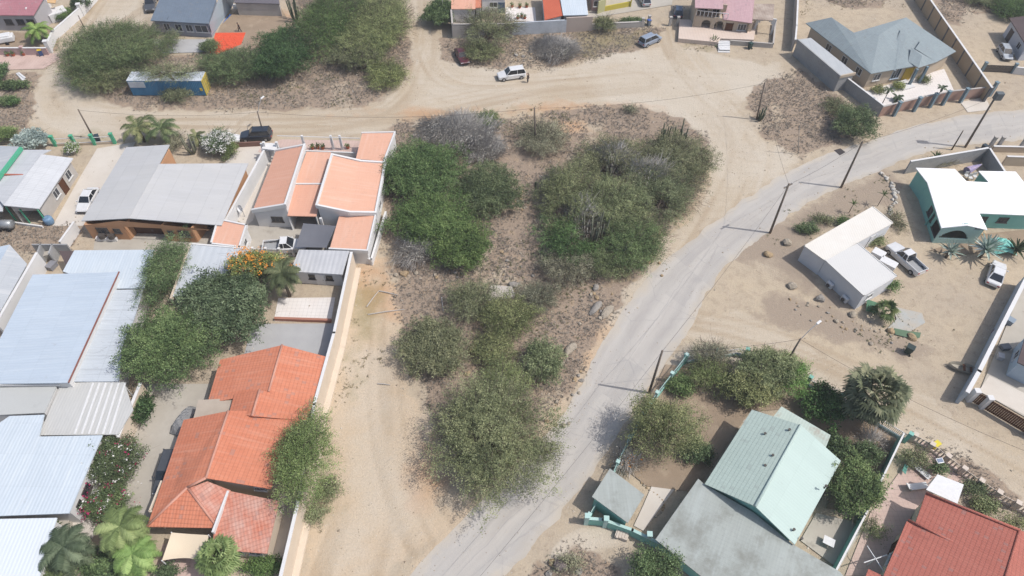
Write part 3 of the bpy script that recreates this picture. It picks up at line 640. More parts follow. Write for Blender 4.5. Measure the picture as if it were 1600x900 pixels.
# ---- dry scrub, weeds (nobody could count them)
def tufts(name, label, polys, n, col, hmin, hmax, wmul, thr, seed, kind_m, blades=6, avoid=True):
    xs = np.array([q for p in polys for q in p]); lo, hi = xs.min(0), xs.max(0)
    r = np.random.default_rng(seed); x = r.uniform(lo[0], hi[0], n*6); y = r.uniform(lo[1], hi[1], n*6)
    w = mask(polys, x, y, .9, 1.4, seed)*np.clip((fnoise(x, y, 3.1, seed+5)-thr)*4, 0, 1)
    k = r.random(len(x)) < w**1.6; x, y = x[k][:n], y[k][:n]
    n = len(x); bi = np.repeat(np.arange(n), blades); m_ = len(bi)
    sz = r.uniform(hmin, hmax, n)[bi]; az = r.uniform(0, 6.28, m_); el = r.uniform(.15, 1.3, m_); L = sz*r.uniform(.6, 1.2, m_)
    b = np.stack([x[bi]+r.normal(size=m_)*sz*.25, y[bi]+r.normal(size=m_)*sz*.25, np.full(m_, .02)], 1)
    d = np.stack([np.cos(az)*np.cos(el), np.sin(az)*np.cos(el), np.sin(el)], 1)*L[:, None]
    s = np.stack([-np.sin(az), np.cos(az), np.zeros(m_)], 1)*(sz*wmul)[:, None]
    v = np.stack([b-s, b+s, b+d*.6+s*.8+np.array([0, 0, .02]), b+d-s*.3], 1).reshape(-1, 3)
    tone = np.clip(.5+.22*r.normal(size=n)[bi]+.1*r.normal(size=m_), 0, 1)
    o = bulk(name, v, np.arange(4*m_).reshape(m_, 4), kind_m, None, tone, 'stuff'); tag(o, label, 'undergrowth'); return o
scrubm = leafmat('dry_brush', T(122,110,101,1.1), T(160,147,136,1.1), T(194,181,167,1.1), .1)
grassm = leafmat('dry_grass_blades', T(130,116,74,1), T(172,156,112,1), T(206,190,146,1), .15)
weedm = leafmat('weeds', T(86,92,52,1), T(122,124,78,1), T(156,154,104,1), .15)
tufts('dry_scrub', 'low grey brown dry scrub covering the empty lots', SCRUB, 66000, None, .10, .28, .11, .18, 101, scrubm, 6)
tufts('dry_grass', 'straw coloured dry grass along the lot and behind the wall', GREENISH+[gp([(985,700),(1050,590),(1160,625),(1100,720),(1010,750)]), gp([(540,470),(560,400),(610,400),(600,450),(575,560),(530,640),(500,790),(470,880),(455,900),(490,760),(520,620)]), gp([(690,60),(900,45),(1040,50),(1000,75),(900,100),(700,95)]), gp([(1250,-20),(1420,-20),(1420,15),(1250,20)])], 9000, None, .12, .34, .09, .4, 202, grassm, 6)
tufts('weeds', 'greenish low weeds between the dry scrub', [gp([(700,380),(850,330),(850,420),(960,440),(900,560),(700,560)]), gp([(790,165),(900,170),(900,215),(780,215)]), gp([(1040,230),(1110,230),(1100,300),(1000,420),(950,460)]), gp([(130,150),(560,165),(630,110),(560,100),(300,140)]), gp([(1330,480),(1480,500),(1430,560),(1340,540)]), gp([(1120,380),(1390,270),(1410,300),(1250,390)])], 6000, None, .12, .32, .12, .45, 303, weedm, 6)

def pebbles(n, seed):
    r = np.random.default_rng(seed); x = r.uniform(-100, 100, n*3); y = r.uniform(14, 128, n*3)
    w = .25+.75*np.clip((fnoise(x, y, 2.2, seed+3)-.48)*6, 0, 1); k = r.random(len(x)) < w; x, y = x[k][:n], y[k][:n]; n = len(x)
    s = r.uniform(.03, .085, n)*(1+1.2*(r.random(n) > .96)); a = r.uniform(0, 6.28, n)
    d = np.array([(0, 1), (2.1, .9), (4.2, 1.05)]); base = [np.stack([x+np.cos(a+t)*s*q, y+np.sin(a+t)*s*q, np.full(n, .012)], 1) for t, q in d]
    top = np.stack([x+r.normal(size=n)*s*.2, y+r.normal(size=n)*s*.2, s*1.1], 1)
    v = np.stack(base+[top], 1).reshape(-1, 3); i = np.arange(n)*4
    f = np.concatenate([np.stack([i, i+1, i+3], 1), np.stack([i+1, i+2, i+3], 1), np.stack([i+2, i, i+3], 1)])
    o = bulk('gravel', v, f, leafmat('gravel_stone', T(150,138,122,1), T(190,178,160,1), T(226,218,206,1), 0, 0), None, np.tile(r.random(n), 3), 'stuff'); tag(o, 'loose pebbles and grit strewn over the bare dirt', 'gravel')
pebbles(26000, 909)
# ================================================================== BUILDING KIT
class Shell: pass
def ccw(pts):
    return sum(pts[i].x*pts[(i+1) % len(pts)].y - pts[(i+1) % len(pts)].x*pts[i].y for i in range(len(pts))) > 0
def newell(ps):
    n = Vector((0, 0, 0))
    for i in range(len(ps)):
        a, b = ps[i], ps[(i+1) % len(ps)]
        n += Vector(((a.y-b.y)*(a.z+b.z), (a.z-b.z)*(a.x+b.x), (a.x-b.x)*(a.y+b.y)))
    return n.normalized()
def shell(root, V, faces, rm, wm, over=.35, th=.12, open=(), wth=.16, ridge=None, ridgem=None, walls=True, z0=0, roofname='roof', drop=.0):
    """roof polygons over walls that follow them down to the ground"""
    W = [P(*v) if len(v) == 3 else Vector(v[1:]) for v in V]
    fs = []
    for f in faces:
        fs.append(tuple(f) if ccw([W[i] for i in f]) else tuple(reversed(f)))
    edge = {}
    for k, f in enumerate(fs):
        for i in range(len(f)): edge[(f[i], f[(i+1) % len(f)])] = k
    bnd = {a: (b, edge[(a, b)]) for (a, b) in edge if (b, a) not in edge}
    # underside ring and thickness
    mb = MB(); n = len(W)
    fsub = fs
    vs = W + [v - V3(0, 0, th) for v in W]
    ff = list(fs) + [tuple(i+n for i in reversed(f)) for f in fs] + [(a, a+n, b+n, b) for a, (b, k) in bnd.items()]
    mb.add(vs, ff); S = Shell(); S.roof = mb.build(roofname, rm, root); S.W = W; S.root = root
    if ridge:
        for a, b in ridge:
            rb = MB(); rb.tube([W[a]+V3(0, 0, .03), W[b]+V3(0, 0, .03)], .13, 6); rb.build('ridge_cap', ridgem or rm, S.roof, smooth=True)
    loop = []; a = next(iter(bnd)); st = a
    while True:
        loop.append(a); a = bnd[a][0]
        if a == st or len(loop) > 99: break
    S.loop = loop; out, inn = {}, {}
    for i, v in enumerate(loop):
        p, q = loop[i-1], loop[(i+1) % len(loop)]
        d1 = W[v]-W[p]; d2 = W[q]-W[v]; d1.z = d2.z = 0; d1.normalize(); d2.normalize()
        n1, n2 = V3(-d1.y, d1.x), V3(-d2.y, d2.x); den = max(.35, 1+n1.dot(n2)); m_ = (n1+n2)/den
        for dct, o in ((out, over), (inn, over+wth)):
            c = W[v]+m_*o; zz = []
            for k in (bnd[p][1], bnd[v][1]):
                f = fs[k]; nn_ = newell([W[j] for j in f])
                zz.append(W[v].z - (nn_.x*(c.x-W[v].x)+nn_.y*(c.y-W[v].y))/max(.2, nn_.z))
            c.z = min(zz)-th-.005-drop; dct[v] = c
    S.out = out; S.wall = None
    if walls:
        mb = MB()
        for i, v in enumerate(loop):
            q = loop[(i+1) % len(loop)]
            if (v, q) in open or (q, v) in open: continue
            a, b, c, d = out[v], out[q], inn[q], inn[v]
            g = lambda p: Vector((p.x, p.y, z0))
            mb.add([g(a), g(b), g(c), g(d), a, b, c, d], [(0,1,5,4), (2,3,7,6), (4,5,6,7), (1,2,6,5), (0,4,7,3)])
        if mb.v: S.wall = mb.build('wall', wm, root)
    return S
glass = plain('window_glass', (.03, .035, .045), .12, .6)
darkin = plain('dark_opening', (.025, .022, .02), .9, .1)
whitefr = plain('white_frame', T(240, 240, 238), .5)
darkfr = plain('dark_frame', T(90, 84, 80), .6)
def edge_frame(S, a, b):
    A, B = S.out[a], S.out[b]
    d = Vector((B.x-A.x, B.y-A.y, 0)); L = d.length; d /= L
    i = S.loop.index(a)
    n = V3(d.y, -d.x) if S.loop[(i+1) % len(S.loop)] == b else V3(-d.y, d.x)
    return Vector((A.x, A.y, 0)), d, n, L
def window(S, a, b, t, w, z, h, fm=None, bars=1, name='window', gm=None, parent=None):
    A, d, n, L = edge_frame(S, a, b); c = A+d*(L*t)+V3(0, 0, z+h/2); rz = math.atan2(d.y, d.x)
    mb = MB(); e = .07
    for s in (-1, 1):
        mb.box(c+d*(s*(w/2-e/2))+n*.02, (e, .1, h), rz); mb.box(c+V3(0, 0, s*(h/2-e/2))+n*.02, (w-2*e, .1, e), rz)
    for k in range(1, bars+1): mb.box(c+d*(w*(k/(bars+1)-.5))+n*.02, (e*.8, .08, h-2*e), rz)
    mb.box(c-V3(0, 0, h/2+.04)+n*.06, (w+.2, .2, .07), rz)
    o = mb.build(name, fm or whitefr, parent or S.root)
    g = MB(); g.box(c+n*.012, (w-.1, .03, h-.1), rz); g.build('pane', gm or glass, o); return o
def door(S, a, b, t, w, h, m, name='door', z=0.02, handle=True):
    A, d, n, L = edge_frame(S, a, b); c = A+d*(L*t)+V3(0, 0, z+h/2); rz = math.atan2(d.y, d.x)
    mb = MB(); mb.box(c+n*.02, (w, .08, h), rz); 
    for s in (-1, 1): mb.box(c+d*s*(w/2+.05)+n*.03, (.1, .12, h+.1), rz)
    o = mb.build(name, m, S.root)
    if handle:
        g = MB(); g.box(c+d*w*.35+n*.09, (.12, .06, .04), rz); g.build('handle', darkfr, o)
    return o
def parapet(root, pairs, m, w=.28, up=.32, dn=.35, W=None, name='parapet'):
    for a, b in pairs:
        A = W[a] if W else P(*a); B = W[b] if W else P(*b); d = (B-A); dh = V3(d.x, d.y).normalized(); nn_ = V3(-dh.y, dh.x)*w/2
        A2, B2 = A-dh*w*.48, B+dh*w*.48
        vs = []
        for p in (A2, B2):
            for s in (-1, 1):
                for z in (-dn, up): vs.append(p+nn_*s+V3(0, 0, z))
        mb = MB(); mb.add(vs, [(0,1,3,2), (4,6,7,5), (0,4,5,1), (2,3,7,6), (0,2,6,4), (1,5,7,3)]); mb.build(name, m, root)
def posts(root, pts, h, m, w=.16, name='post', round_=False):
    for p in pts:
        g = P(p[0], p[1], p[2] if len(p) > 2 else 0); mb = MB()
        hh = h if len(p) < 3 else p[2]-.1
        if round_: mb.tube([Vector((g.x, g.y, 0)), Vector((g.x, g.y, hh))], w/2, 10)
        else: mb.box((g.x, g.y, hh/2), (w, w, hh))
        mb.build(name, m, root)
def wall_line(name, label, cat, pts, h, m, th=.2, capm=None, z=None, pillars=0, pilm=None, pilw=.4, pilh=None, group=None, closed=False, cap_over=.03, pilat=None, capn='coping', pil_cap=None):
    """boundary wall along photo points (ground points, or top points when z is given)"""
    W = [P(q[0], q[1], z or 0) for q in pts]; root = thing(name, label, cat, Vector((W[0].x, W[0].y, 0)), 0, group)
    mb = MB(); cp = MB()
    for a, b in zip(W[:-1], W[1:]):
        d = (b-a); d.z = 0; d.normalize()
        mb.wallseg(a-d*th*.4, b+d*th*.4, -.05, h, th)
        if capm: cp.wallseg(a-d*th*.45, b+d*th*.45, h+.002, h+.07, th+2*cap_over)
    mb.build('wall_panel', m, root)
    if capm: cp.build(capn, capm, root)
    P_ = list(pilat) if pilat else []
    if pillars:
        tot = sum((b-a).xy.length for a, b in zip(W[:-1], W[1:]))
        for k in range(pillars+1):
            s = tot*k/pillars
            for a, b in zip(W[:-1], W[1:]):
                l = (b-a).xy.length
                if s <= l+1e-6: P_.append(a.lerp(b, s/l)); break
                s -= l
    d0 = W[1]-W[0]; rz = math.atan2(d0.y, d0.x)
    for q in P_:
        mb = MB(); hh = pilh or h+.3; mb.box((q.x, q.y, hh/2), (pilw, pilw, hh), rz)
        o = mb.build('pillar', pilm or m, root)
        c2 = MB(); c2.box((q.x, q.y, hh+.05), (pilw+.12, pilw+.12, .1), rz); c2.build('cap', pil_cap or pilm or m, o)
    return root
def picket_fence(name, label, pts, h, m, pilm, low=.0, lowm=None, gap=.16, pil=4, pilh=None, pilw=.4, z=None, group=None, rails=2, cat='fence', pick='pickets', pw=.05):
    W = [P(q[0], q[1], z or 0) for q in pts]
    for w in W: w.z = 0
    root = thing(name, label, cat, W[0], 0, group); mb = MB(); lw = MB()
    for a, b in zip(W[:-1], W[1:]):
        d = b-a; L = d.length; d /= L; rz = math.atan2(d.y, d.x)
        if low: lw.wallseg(a, b, -.05, low, .18)
        for k in range(rails):
            zz = low+.1+(h-low-.15)*k/max(1, rails-1); mb.box((a+b)/2+V3(0, 0, zz), (L, .06, .07), rz)
        for k in range(int(L/gap)):
            q = a+d*(k+.5)*gap; mb.box(q+V3(0, 0, (h+low)/2+.02), (pw, .035, h-low-.02), rz)
    if low: lw.build('base_wall', lowm or pilm, root)
    mb.build(pick, m, root)
    tot = sum((b-a).length for a, b in zip(W[:-1], W[1:]))
    for k in range(pil+1):
        s = tot*k/max(1, pil)
        for a, b in zip(W[:-1], W[1:]):
            l = (b-a).length
            if s <= l+1e-6:
                q = a.lerp(b, s/l); d = b-a; rz = math.atan2(d.y, d.x); hh = pilh or h+.2
                c = MB(); c.box((q.x, q.y, hh/2), (pilw, pilw, hh), rz); o = c.build('pillar', pilm, root)
                c = MB(); c.box((q.x, q.y, hh+.05), (pilw+.1, pilw+.1, .1), rz); c.build('cap', pilm, o); break
            s -= l
    return root
# ================================================================== HOUSES
tileO = mat('orange_roof_tile', T(231,150,118), T(221,134,102), us=(.3, .035), vs=(.38, .04), fine=5, amt=.7, streak=(T(236,178,154), .35), big=.35, stain=T(196,118,92), stain_lo=.6)
tileOW = mat('faded_orange_roof_tile', T(222,140,114), T(230,190,175), us=(.3, .035), vs=(.38, .04), amt=.9, streak=(T(226,190,176), .4), big=.6, stain=T(176,128,108), stain_lo=.58)
tileR = mat('red_roof_tile', T(199,122,107), T(189,110,96), us=(.26, .03), vs=(.36, .035), amt=.6, streak=(T(206,136,120), .3), big=.3, stain=T(170,96,84), stain_lo=.6)
ridgeP = mat('mortar_ridge', T(222,168,148), T(206,140,120), fine=10)
peach = mat('peach_roof', T(240,184,158), T(232,170,143), vs=(.34, .008), streak=(T(246,204,184), .35), amt=.4, big=.25, grid=.25)
peach2 = mat('pale_peach_roof', T(243,191,165), T(237,178,150), vs=(.34, .008), streak=(T(246,212,194), .4), amt=.4, big=.25, grid=.25)
zinc = mat('grey_metal_roof', T(218,217,215), T(206,207,210), us=(.26, .018), seam=(2.4, .25), streak=(T(218,218,220), .5), big=.18, rough=.55, spec=.4)
zinc2 = mat('grey_blue_metal_roof', T(198,203,208), T(186,190,196), us=(.26, .018), seam=(2.4, .2), streak=(T(222,222,222), .6), big=.18, rough=.55, spec=.4)
zincW = mat('bleached_metal_roof', T(226,228,231), T(210,212,216), us=(.3, .018), seam=(1.2, .22), streak=(T(196,198,202), .5), big=.3, rough=.55)
blueW = mat('blue_white_metal_roof', T(212,225,238), T(202,216,231), us=(.34, .02), seam=(3.2, .12), streak=(T(224,234,243), .5), big=.12, rough=.5, spec=.4, stain=T(194,204,214), stain_lo=.66)
blueP = mat('pale_blue_metal_roof', T(224,235,244), T(212,224,235), stain=T(200,210,218), stain_lo=.6, us=(.34, .02), seam=(3.2, .1), streak=(T(240,246,250), .5), big=.12, rough=.5, spec=.4)
blueS = mat('stained_metal_roof', T(214,222,230), T(202,210,218), us=(.34, .02), seam=(2.2, .2), streak=(T(168,172,178), .45), big=.25, rough=.5, stain=T(170,176,182), stain_lo=.64)
white_roof = mat('white_roof', T(255,255,255,.85), T(250,251,252,.85), us=(.5, .002), big=.2, amt=.4, rough=.6)
aquaTile = mat('aqua_roof_tile', T(200,217,208), T(188,206,198), us=(.3, .01), vs=(.36, .02), grid=.7, amt=.6, big=.25)
aquaSm = mat('pale_aqua_roof', T(207,226,219), T(198,218,211), us=(.3, .006), amt=.4, big=.2, seam=(3, .08))
slate = mat('weathered_grey_tile', T(188,194,189), T(172,178,173), us=(.28, .004), vs=(.36, .003), grid=.2, amt=.8, stain=T(142,143,135), stain_lo=.49, streak=(T(198,206,204), .5), big=.16)
shing = mat('teal_grey_shingle', T(166,178,182), T(150,163,169), us=(.4, .006), vs=(.22, .012), amt=.6, big=.3, streak=(T(172,188,190), .4))
pinkR = mat('pink_roof', T(216,180,184), T(206,166,172), us=(.3, .012), vs=(.4, .01), amt=.5, streak=(T(222,190,194), .4))
pinkT = mat('speckled_pink_tile', T(200,140,148), T(182,122,132), us=(.3, .02), vs=(.36, .02), stain=T(226,196,198), stain_lo=.58)
bgrey = mat('blue_grey_roof', T(128,142,158), T(114,128,146), us=(.4, .01), vs=(.3, .008), amt=.5, big=.5)
brownR = mat('brown_roof', T(106,92,92), T(92,80,80), us=(.3, .015))
whitew = mat('white_wall', T(244,243,242), T(228,227,226), stain=T(212,206,198), stain_lo=.66, big=.4)
creamw = mat('cream_wall', T(238,222,202), T(226,208,186), stain=T(206,188,166), stain_lo=.64)
orangew = mat('orange_wall', T(214,166,128), T(200,150,112), stain=T(180,134,104), stain_lo=.66)
tanw = mat('tan_wall', T(214,197,176), T(200,183,161), stain=T(180,160,134), stain_lo=.66)
greyw = mat('block_wall', T(190,190,190), T(168,168,168), stain=T(146,146,148), stain_lo=.55, us=(.4, .004), vs=(.2, .004))
greyp = mat('plastered_grey_wall', T(206,200,194), T(184,178,170), stain=T(164,158,150), stain_lo=.56)
aquaw = mat('aqua_wall', T(154,212,200), T(138,200,187), stain=T(172,220,210), stain_lo=.64)
aquaP = mat('pale_aqua_wall', T(202,231,225), T(170,214,206), stain=T(206,226,222), stain_lo=.58)
lbluew = mat('light_blue_wall', T(204,220,232), T(190,208,222))
brownw = mat('brown_wall', T(146,112,100), T(130,98,88), stain=T(166,134,120), stain_lo=.64)
bgp = plain('blue_grey_paint', T(128,152,164), .6)
concR = mat('flat_concrete_roof', T(200,186,170), T(178,164,148), stain=T(156,142,128), stain_lo=.58)
concG = mat('flat_grey_roof', T(206,208,206), T(194,196,194), stain=T(178,180,178), stain_lo=.6, big=.2)
woodd = mat('dark_wood', T(104,66,44), T(84,52,36), us=(.18, .01), fine=12)
green_trim = plain('green_trim', T(90,190,150), .5)
whitem = plain('white_paint', T(246,246,246), .4)
blackm = plain('black_plastic', (.02, .02, .022), .4)
steel = plain('galvanised_steel', T(176,180,184), .4, .5, .4)
# ---- orange tiled bungalow
r = thing('tiled_bungalow', 'long bungalow under stepped bright orange tile roofs beside the sandy lot', 'house', P(360, 720))
S1 = shell(r, [(344,562,2.8),(324,630,2.8),(420,612,4.3),(441,539,4.3),(487,640,2.9),(509,557,2.9)], [(0,1,2,3),(3,2,4,5)], tileO, creamw, ridge=[(3,2)], ridgem=ridgeP)
S2 = shell(r, [(366,616,3.6),(358,645,3.6),(394,650,4.5),(406,609,4.5),(478,657,3.1),(489,630,3.1)], [(0,1,2,3),(3,2,4,5)], tileO, creamw, ridge=[(3,2)], ridgem=ridgeP, over=.2)
S3 = shell(r, [(287,656,2.9),(230,822,2.7),(293,762,4.1),(322,747,4.6),(357,642,4.6),(423,764,3.2),(478,641,3.2)], [(0,1,2,3,4),(4,3,5,6)], tileO, creamw, ridge=[(4,3),(3,2),(2,1)], ridgem=ridgeP)
S4 = shell(r, [(293,763,4.05),(231,823,2.65),(340,825,2.75)], [(0,1,2)], tileO, creamw, walls=False)
S5 = shell(r, [(294,763,4.0),(341,825,2.75),(360,766,3.3),(324,752,4.0)], [(0,1,2,3)], tileOW, creamw, ridge=[(0,1)], ridgem=ridgeP, walls=False)
S6 = shell(r, [(358,767,3.05),(334,835,2.9),(331,858,2.55),(417,865,2.5),(436,783,2.9)], [(0,1,2,3,4)], tileOW, creamw, over=.3)
S7 = shell(r, [(310,625,3.1),(302,654,3.1),(358,645,3.1),(364,622,3.1)], [(0,1,2,3)], concR, creamw, over=.15, roofname='flat_roof')
mb = MB(); a_, b_, c_, d_ = P(352,772,0), P(338,815,0), P(250,815,0), P(268,768,0)
for a, b in ((a_, b_), (b_, c_), (c_, d_)): mb.wallseg(a, b, 0, 2.55, .16)
mb.build('wall', creamw, r)
mb = MB(); mb.wallseg(P(358,769,3.0), P(335,835,2.8), 2.4, 3.35, .2); mb.build('parapet', whitew, r)
window(S6, 2, 3, .75, 1.2, 1, 1.1); window(S6, 2, 3, .35, 1.2, 1, 1.1); window(S3, 0, 1, .3, 1.2, 1, 1.1); window(S3, 0, 1, .6, 1.2, 1, 1.1); window(S3, 3, 5, .8, 1.1, 1.9, .6)
door(S3, 0, 1, .45, .95, 2.05, woodd)
# shade sail in front
aw = thing('shade_sail', 'cream canvas shade sail below the orange tile hip', 'awning', P(290, 860))
tl, tr_, br_, bl_ = P(268,832,2.5), P(326,836,2.5), P(320,876,2.15), P(253,876,2.15)
mb = MB(); G = 8
for i in range(G+1):
    for j in range(G+1):
        u, v = i/G, j/G; p = tl.lerp(tr_, u).lerp(bl_.lerp(br_, u), v); p = p + V3(0, .25*math.sin(math.pi*u)*(v-.1) , -.22*math.sin(math.pi*u)*math.sin(math.pi*v)); mb.v.append(p)
mb.f = [(i*(G+1)+j, i*(G+1)+j+1, (i+1)*(G+1)+j+1, (i+1)*(G+1)+j) for i in range(G) for j in range(G)]
o = mb.build('canopy', mat('cream_canvas', T(246,228,200), T(238,216,186), amt=.3), aw, smooth=True)
for q, z in ((bl_, 2.15), (br_, 2.15), (tl, 2.5), (tr_, 2.5)):
    mb = MB(); mb.tube([Vector((q.x, q.y, 0)), Vector((q.x, q.y, z+.05))], .05, 8); mb.build('post', whitem, aw)
# ---- peach house with white parapets
r = thing('peach_roofed_house', 'house of peach roofs framed by white parapets next to the scrub lot', 'house', P(500, 300))
L1 = shell(r, [(431,236,2.9),(395,329,2.9),(446,320,4.1),(476,227,4.1)], [(0,1,2,3)], peach, whitew, over=.05)
parapet(r, [(1,2),(2,3),(0,3)], whitew, W=L1.W, up=.22)
L2 = shell(r, [(479,237,3.3),(461,287,3.1),(502,287,3.1),(517,238,3.3)], [(0,1,2,3)], peach2, whitew, over=.05, open=[(1,2)])
L3 = shell(r, [(460,288,3.0),(449,337,2.7),(494,338,2.7),(503,288,3.0)], [(0,1,2,3)], peach, whitew, over=.05, open=[(1,2)])
parapet(r, [(0,3)], whitew, W=L3.W, up=.15, w=.2)
L4 = shell(r, [(519,242,4.2),(495,321,4.2),(545,332,3.4),(587,333,2.9),(602,255,2.9),(562,252,3.4)], [(0,1,2,5),(5,2,3,4)], peach2, whitew, over=.05)
parapet(r, [(0,1),(1,2),(2,3),(3,4),(4,5),(5,0)], whitew, W=L4.W, up=.2)
L5 = shell(r, [(566,208,3.0),(556,248,3.0),(600,252,2.9),(617,207,2.9)], [(0,1,2,3)], peach2, whitew, over=.05); parapet(r, [(2,3),(3,0)], whitew, W=L5.W, up=.15, w=.2)
L6 = shell(r, [(530,337,2.6),(515,389,2.5),(574,392,2.5),(587,336,2.6)], [(0,1,2,3)], peach2, whitew, over=.05, open=[(0,1)]); parapet(r, [(2,3),(1,2)], whitew, W=L6.W, up=.15, w=.2)
window(L1, 1, 2, .62, 1.5, 1.0, .9, darkfr, 2); window(L4, 3, 4, .3, 1.2, 1, 1); window(L4, 3, 4, .7, 1.2, 1, 1)
mb = MB(); mb.box(P(504,352,1.3), (.3, .3, 2.6)); mb.build('column', whitew, r)
g = thing('garden_outbuilding', 'small square outbuilding with a flat peach roof between two yards', 'shed', P(355, 385))
L7 = shell(g, [(341,343,2.6),(330,381,2.6),(374,386,2.6),(385,352,2.6)], [(0,1,2,3)], peach2, whitew, over=.05); parapet(g, [(0,1),(1,2),(2,3),(3,0)], whitew, W=L7.W, up=.15, w=.22)
window(L7, 2, 3, .5, .9, 1, .9)
wall_line('boundary_wall', 'tall white wall between the grey metal roof and the peach roofs', 'wall', [(414,232,2.2),(352,345,2.2)], 2.2, whitew, .22, whitew, z=2.2)
gt = thing('entrance_portico', 'white gate portico with corner pillars at the street side of the peach house', 'gateway', P(422, 238))
mb = MB(); mb.wallseg(P(413,244), P(431,244), 0, 2.3, .2); mb.build('wall', whitew, gt)
mb = MB(); mb.slab([P(411,223,2.5),(P(409,232,2.5)),P(433,235,2.5),P(432,224,2.5)], .22); mb.build('roof', whitew, gt)
posts(gt, [(411,221,3.3),(431,221,3.3),(410,232,2.4),(432,234,2.4)], 3, whitew, .34, 'pillar')
ff_ = thing('street_fence', 'low white street wall with tall white posts in front of the peach house', 'fence', P(480, 238))
mb = MB(); mb.wallseg(P(433,241), P(556,246), 0, .9, .18); mb.build('base_wall', whitew, ff_)
mb = MB(); mb.tube([P(433,212,2.4), P(562,216,2.4)], .05, 6); mb.build('rail', whitem, ff_)
posts(ff_, [(471,211,2.6),(516,211,2.6),(530,211,2.6)], 2.6, whitew, .3)
wall_line('boundary_wall', 'low white kerb wall at the scrub side of the peach house carport', 'wall', [(550,400),(582,414),(604,340)], 1.0, whitew, .2, whitew)
sc = thing('shade_cloth', 'dark grey shade net stretched over the white pickup yard', 'awning', P(490, 375))
mb = MB(); q4 = [P(474,349,2.4),P(525,353,2.4),P(510,387,2.2),P(462,386,2.2)]
mb.v = [q4[0].lerp(q4[1], i/6).lerp(q4[3].lerp(q4[2], i/6), j/6)-V3(0,0,.3*math.sin(math.pi*i/6)*math.sin(math.pi*j/6)) for i in range(7) for j in range(7)]
mb.f = [(i*7+j, i*7+j+1, i*7+j+8, i*7+j+7) for i in range(6) for j in range(6)]; mb.build('net', mat('shade_net', T(122,124,132), T(104,106,114), amt=.4), sc, smooth=True)
for q in q4:
    mb = MB(); mb.tube([Vector((q.x, q.y, 0)), q], .05, 8); mb.build('post', steel, sc)
# ---- grey gabled house
r = thing('grey_roofed_house', 'wide orange walled house under a broad grey metal gable roof', 'house', P(240, 350))
S = shell(r, [(197,230,2.7),(127,345,2.7),(202,341,3.7),(249,256,3.7),(265,226,3.7)], [(0,1,2,3,4)], zinc, orangew, over=.4, walls=False)
Sg = shell(r, [(249,256,3.68),(202,341,3.68),(346,352,2.8),(388,255,2.8)], [(0,1,2,3)], zinc, orangew, over=.4, walls=False, roofname='roof')
mb = MB(); fl = [P(143,357,0), P(200,358,0)]
def front(pts, z0, z1):
    for a, b in zip(pts[:-1], pts[1:]): mb.wallseg(a, b, z0, z1, .16)
F0, F1, F2, F3, F4, F5 = P(146,372), P(205,374), P(263,376), P(309,378), P(335,380), P(352,352)
back = [Vector((S.W[0].x+.5, S.W[0].y-.5, 0)), Vector((S.W[4].x, S.W[4].y-.6, 0)), Vector((Sg.W[3].x-.5, Sg.W[3].y-.5, 0))]
for a, b in ((F0, F1), (F2, F3)): mb.wallseg(a, b, 0, 2.5, .16)
mb.wallseg(F0, back[0], 0, 2.45, .16); mb.wallseg(F5, back[2], 0, 2.45, .16); mb.wallseg(back[0], back[1], 0, 2.5, .16, 3.4); q_ = Vector((Sg.W[0].x, Sg.W[0].y-.5, 0)); mb.wallseg(back[1], q_, 0, 3.4, .16); mb.wallseg(q_, back[2], 0, 3.3, .16, 2.5); mb.wallseg(F1, F1+V3(1.2, 4.5), 0, 2.6, .16); mb.wallseg(F2, F2+V3(1.4, 4.5), 0, 2.6, .16); mb.wallseg(F1+V3(1.2,4.5), F2+V3(1.4,4.5), 0, 2.6, .16)
mb.wallseg(F3, F3+V3(1.0, 3.5), 0, 2.5, .16); mb.wallseg(F3+V3(1,3.5), F5+V3(0,2.5), 0, 2.5, .16); mb.build('wall', orangew, r)
mb = MB(); A, B, C_ = F0+V3(0,-.1,2.4), F1+V3(0,-.1,2.4), F4+V3(.2,-.1,2.4)
mb.add([A, F1+V3(0,-.1,2.4), F1+V3(0,-.1,3.45), A+V3(0,0,.05)], [(0,1,2,3)]); mb.add([F1+V3(0,-.1,2.4), C_, C_+V3(0,0,.2), F1+V3(0,-.1,3.45)], [(0,1,2,3)]); mb.build('gable', orangew, r)
class FS: pass
def flatwin(root, A, B, t, w, z, h, fm=None, bars=1, gm=None):
    s = FS(); s.out = {0: A, 1: B}; s.loop = [0, 1]; s.root = root; return window(s, 0, 1, t, w, z, h, fm, bars, gm=gm)
def flatdoor(root, A, B, t, w, h, m, name='door'):
    s = FS(); s.out = {0: A, 1: B}; s.loop = [0, 1]; s.root = root; return door(s, 0, 1, t, w, h, m, name)
mb = MB(); dd_ = V3(.25, 1.1); mb.wallseg(F1+dd_+V3(.1,0), F2+dd_, .02, 2.3, .08); mb.build('garage_door', mat('dark_garage_door', T(112,84,70), T(92,68,58), vs=(.45, .01)), r)  # dark panel added to stand in for the shaded carport interior
mb = MB(); mb.wallseg(F3+V3(.9,2.2), F5+V3(-.1,2.0), .02, 2.3, .08); mb.build('side_door', MATS['dark_garage_door'], r)  # matching added panel, interior shade of the side bay painted dark brown
n_ = V3(0, -.09)
flatwin(r, F0+n_, F1+n_, .4, 1.5, 1, 1.1, darkfr, 2); flatwin(r, F0+n_, F1+n_, .78, .9, 1.2, .8, darkfr); flatwin(r, F2+n_, F3+n_, .7, 1.4, 1, 1.1, darkfr, 1); flatwin(r, F2+n_, F3+n_, .25, .7, 1.3, .7, darkfr)
posts(r, [(334,379,2.7)], 2.6, whitew, .2, 'column')
wall_line('boundary_wall', 'whitewashed sloping yard wall at the foot of the grey roofed house', 'wall', [(125,362),(104,392)], 1.7, whitew, .2, whitew)
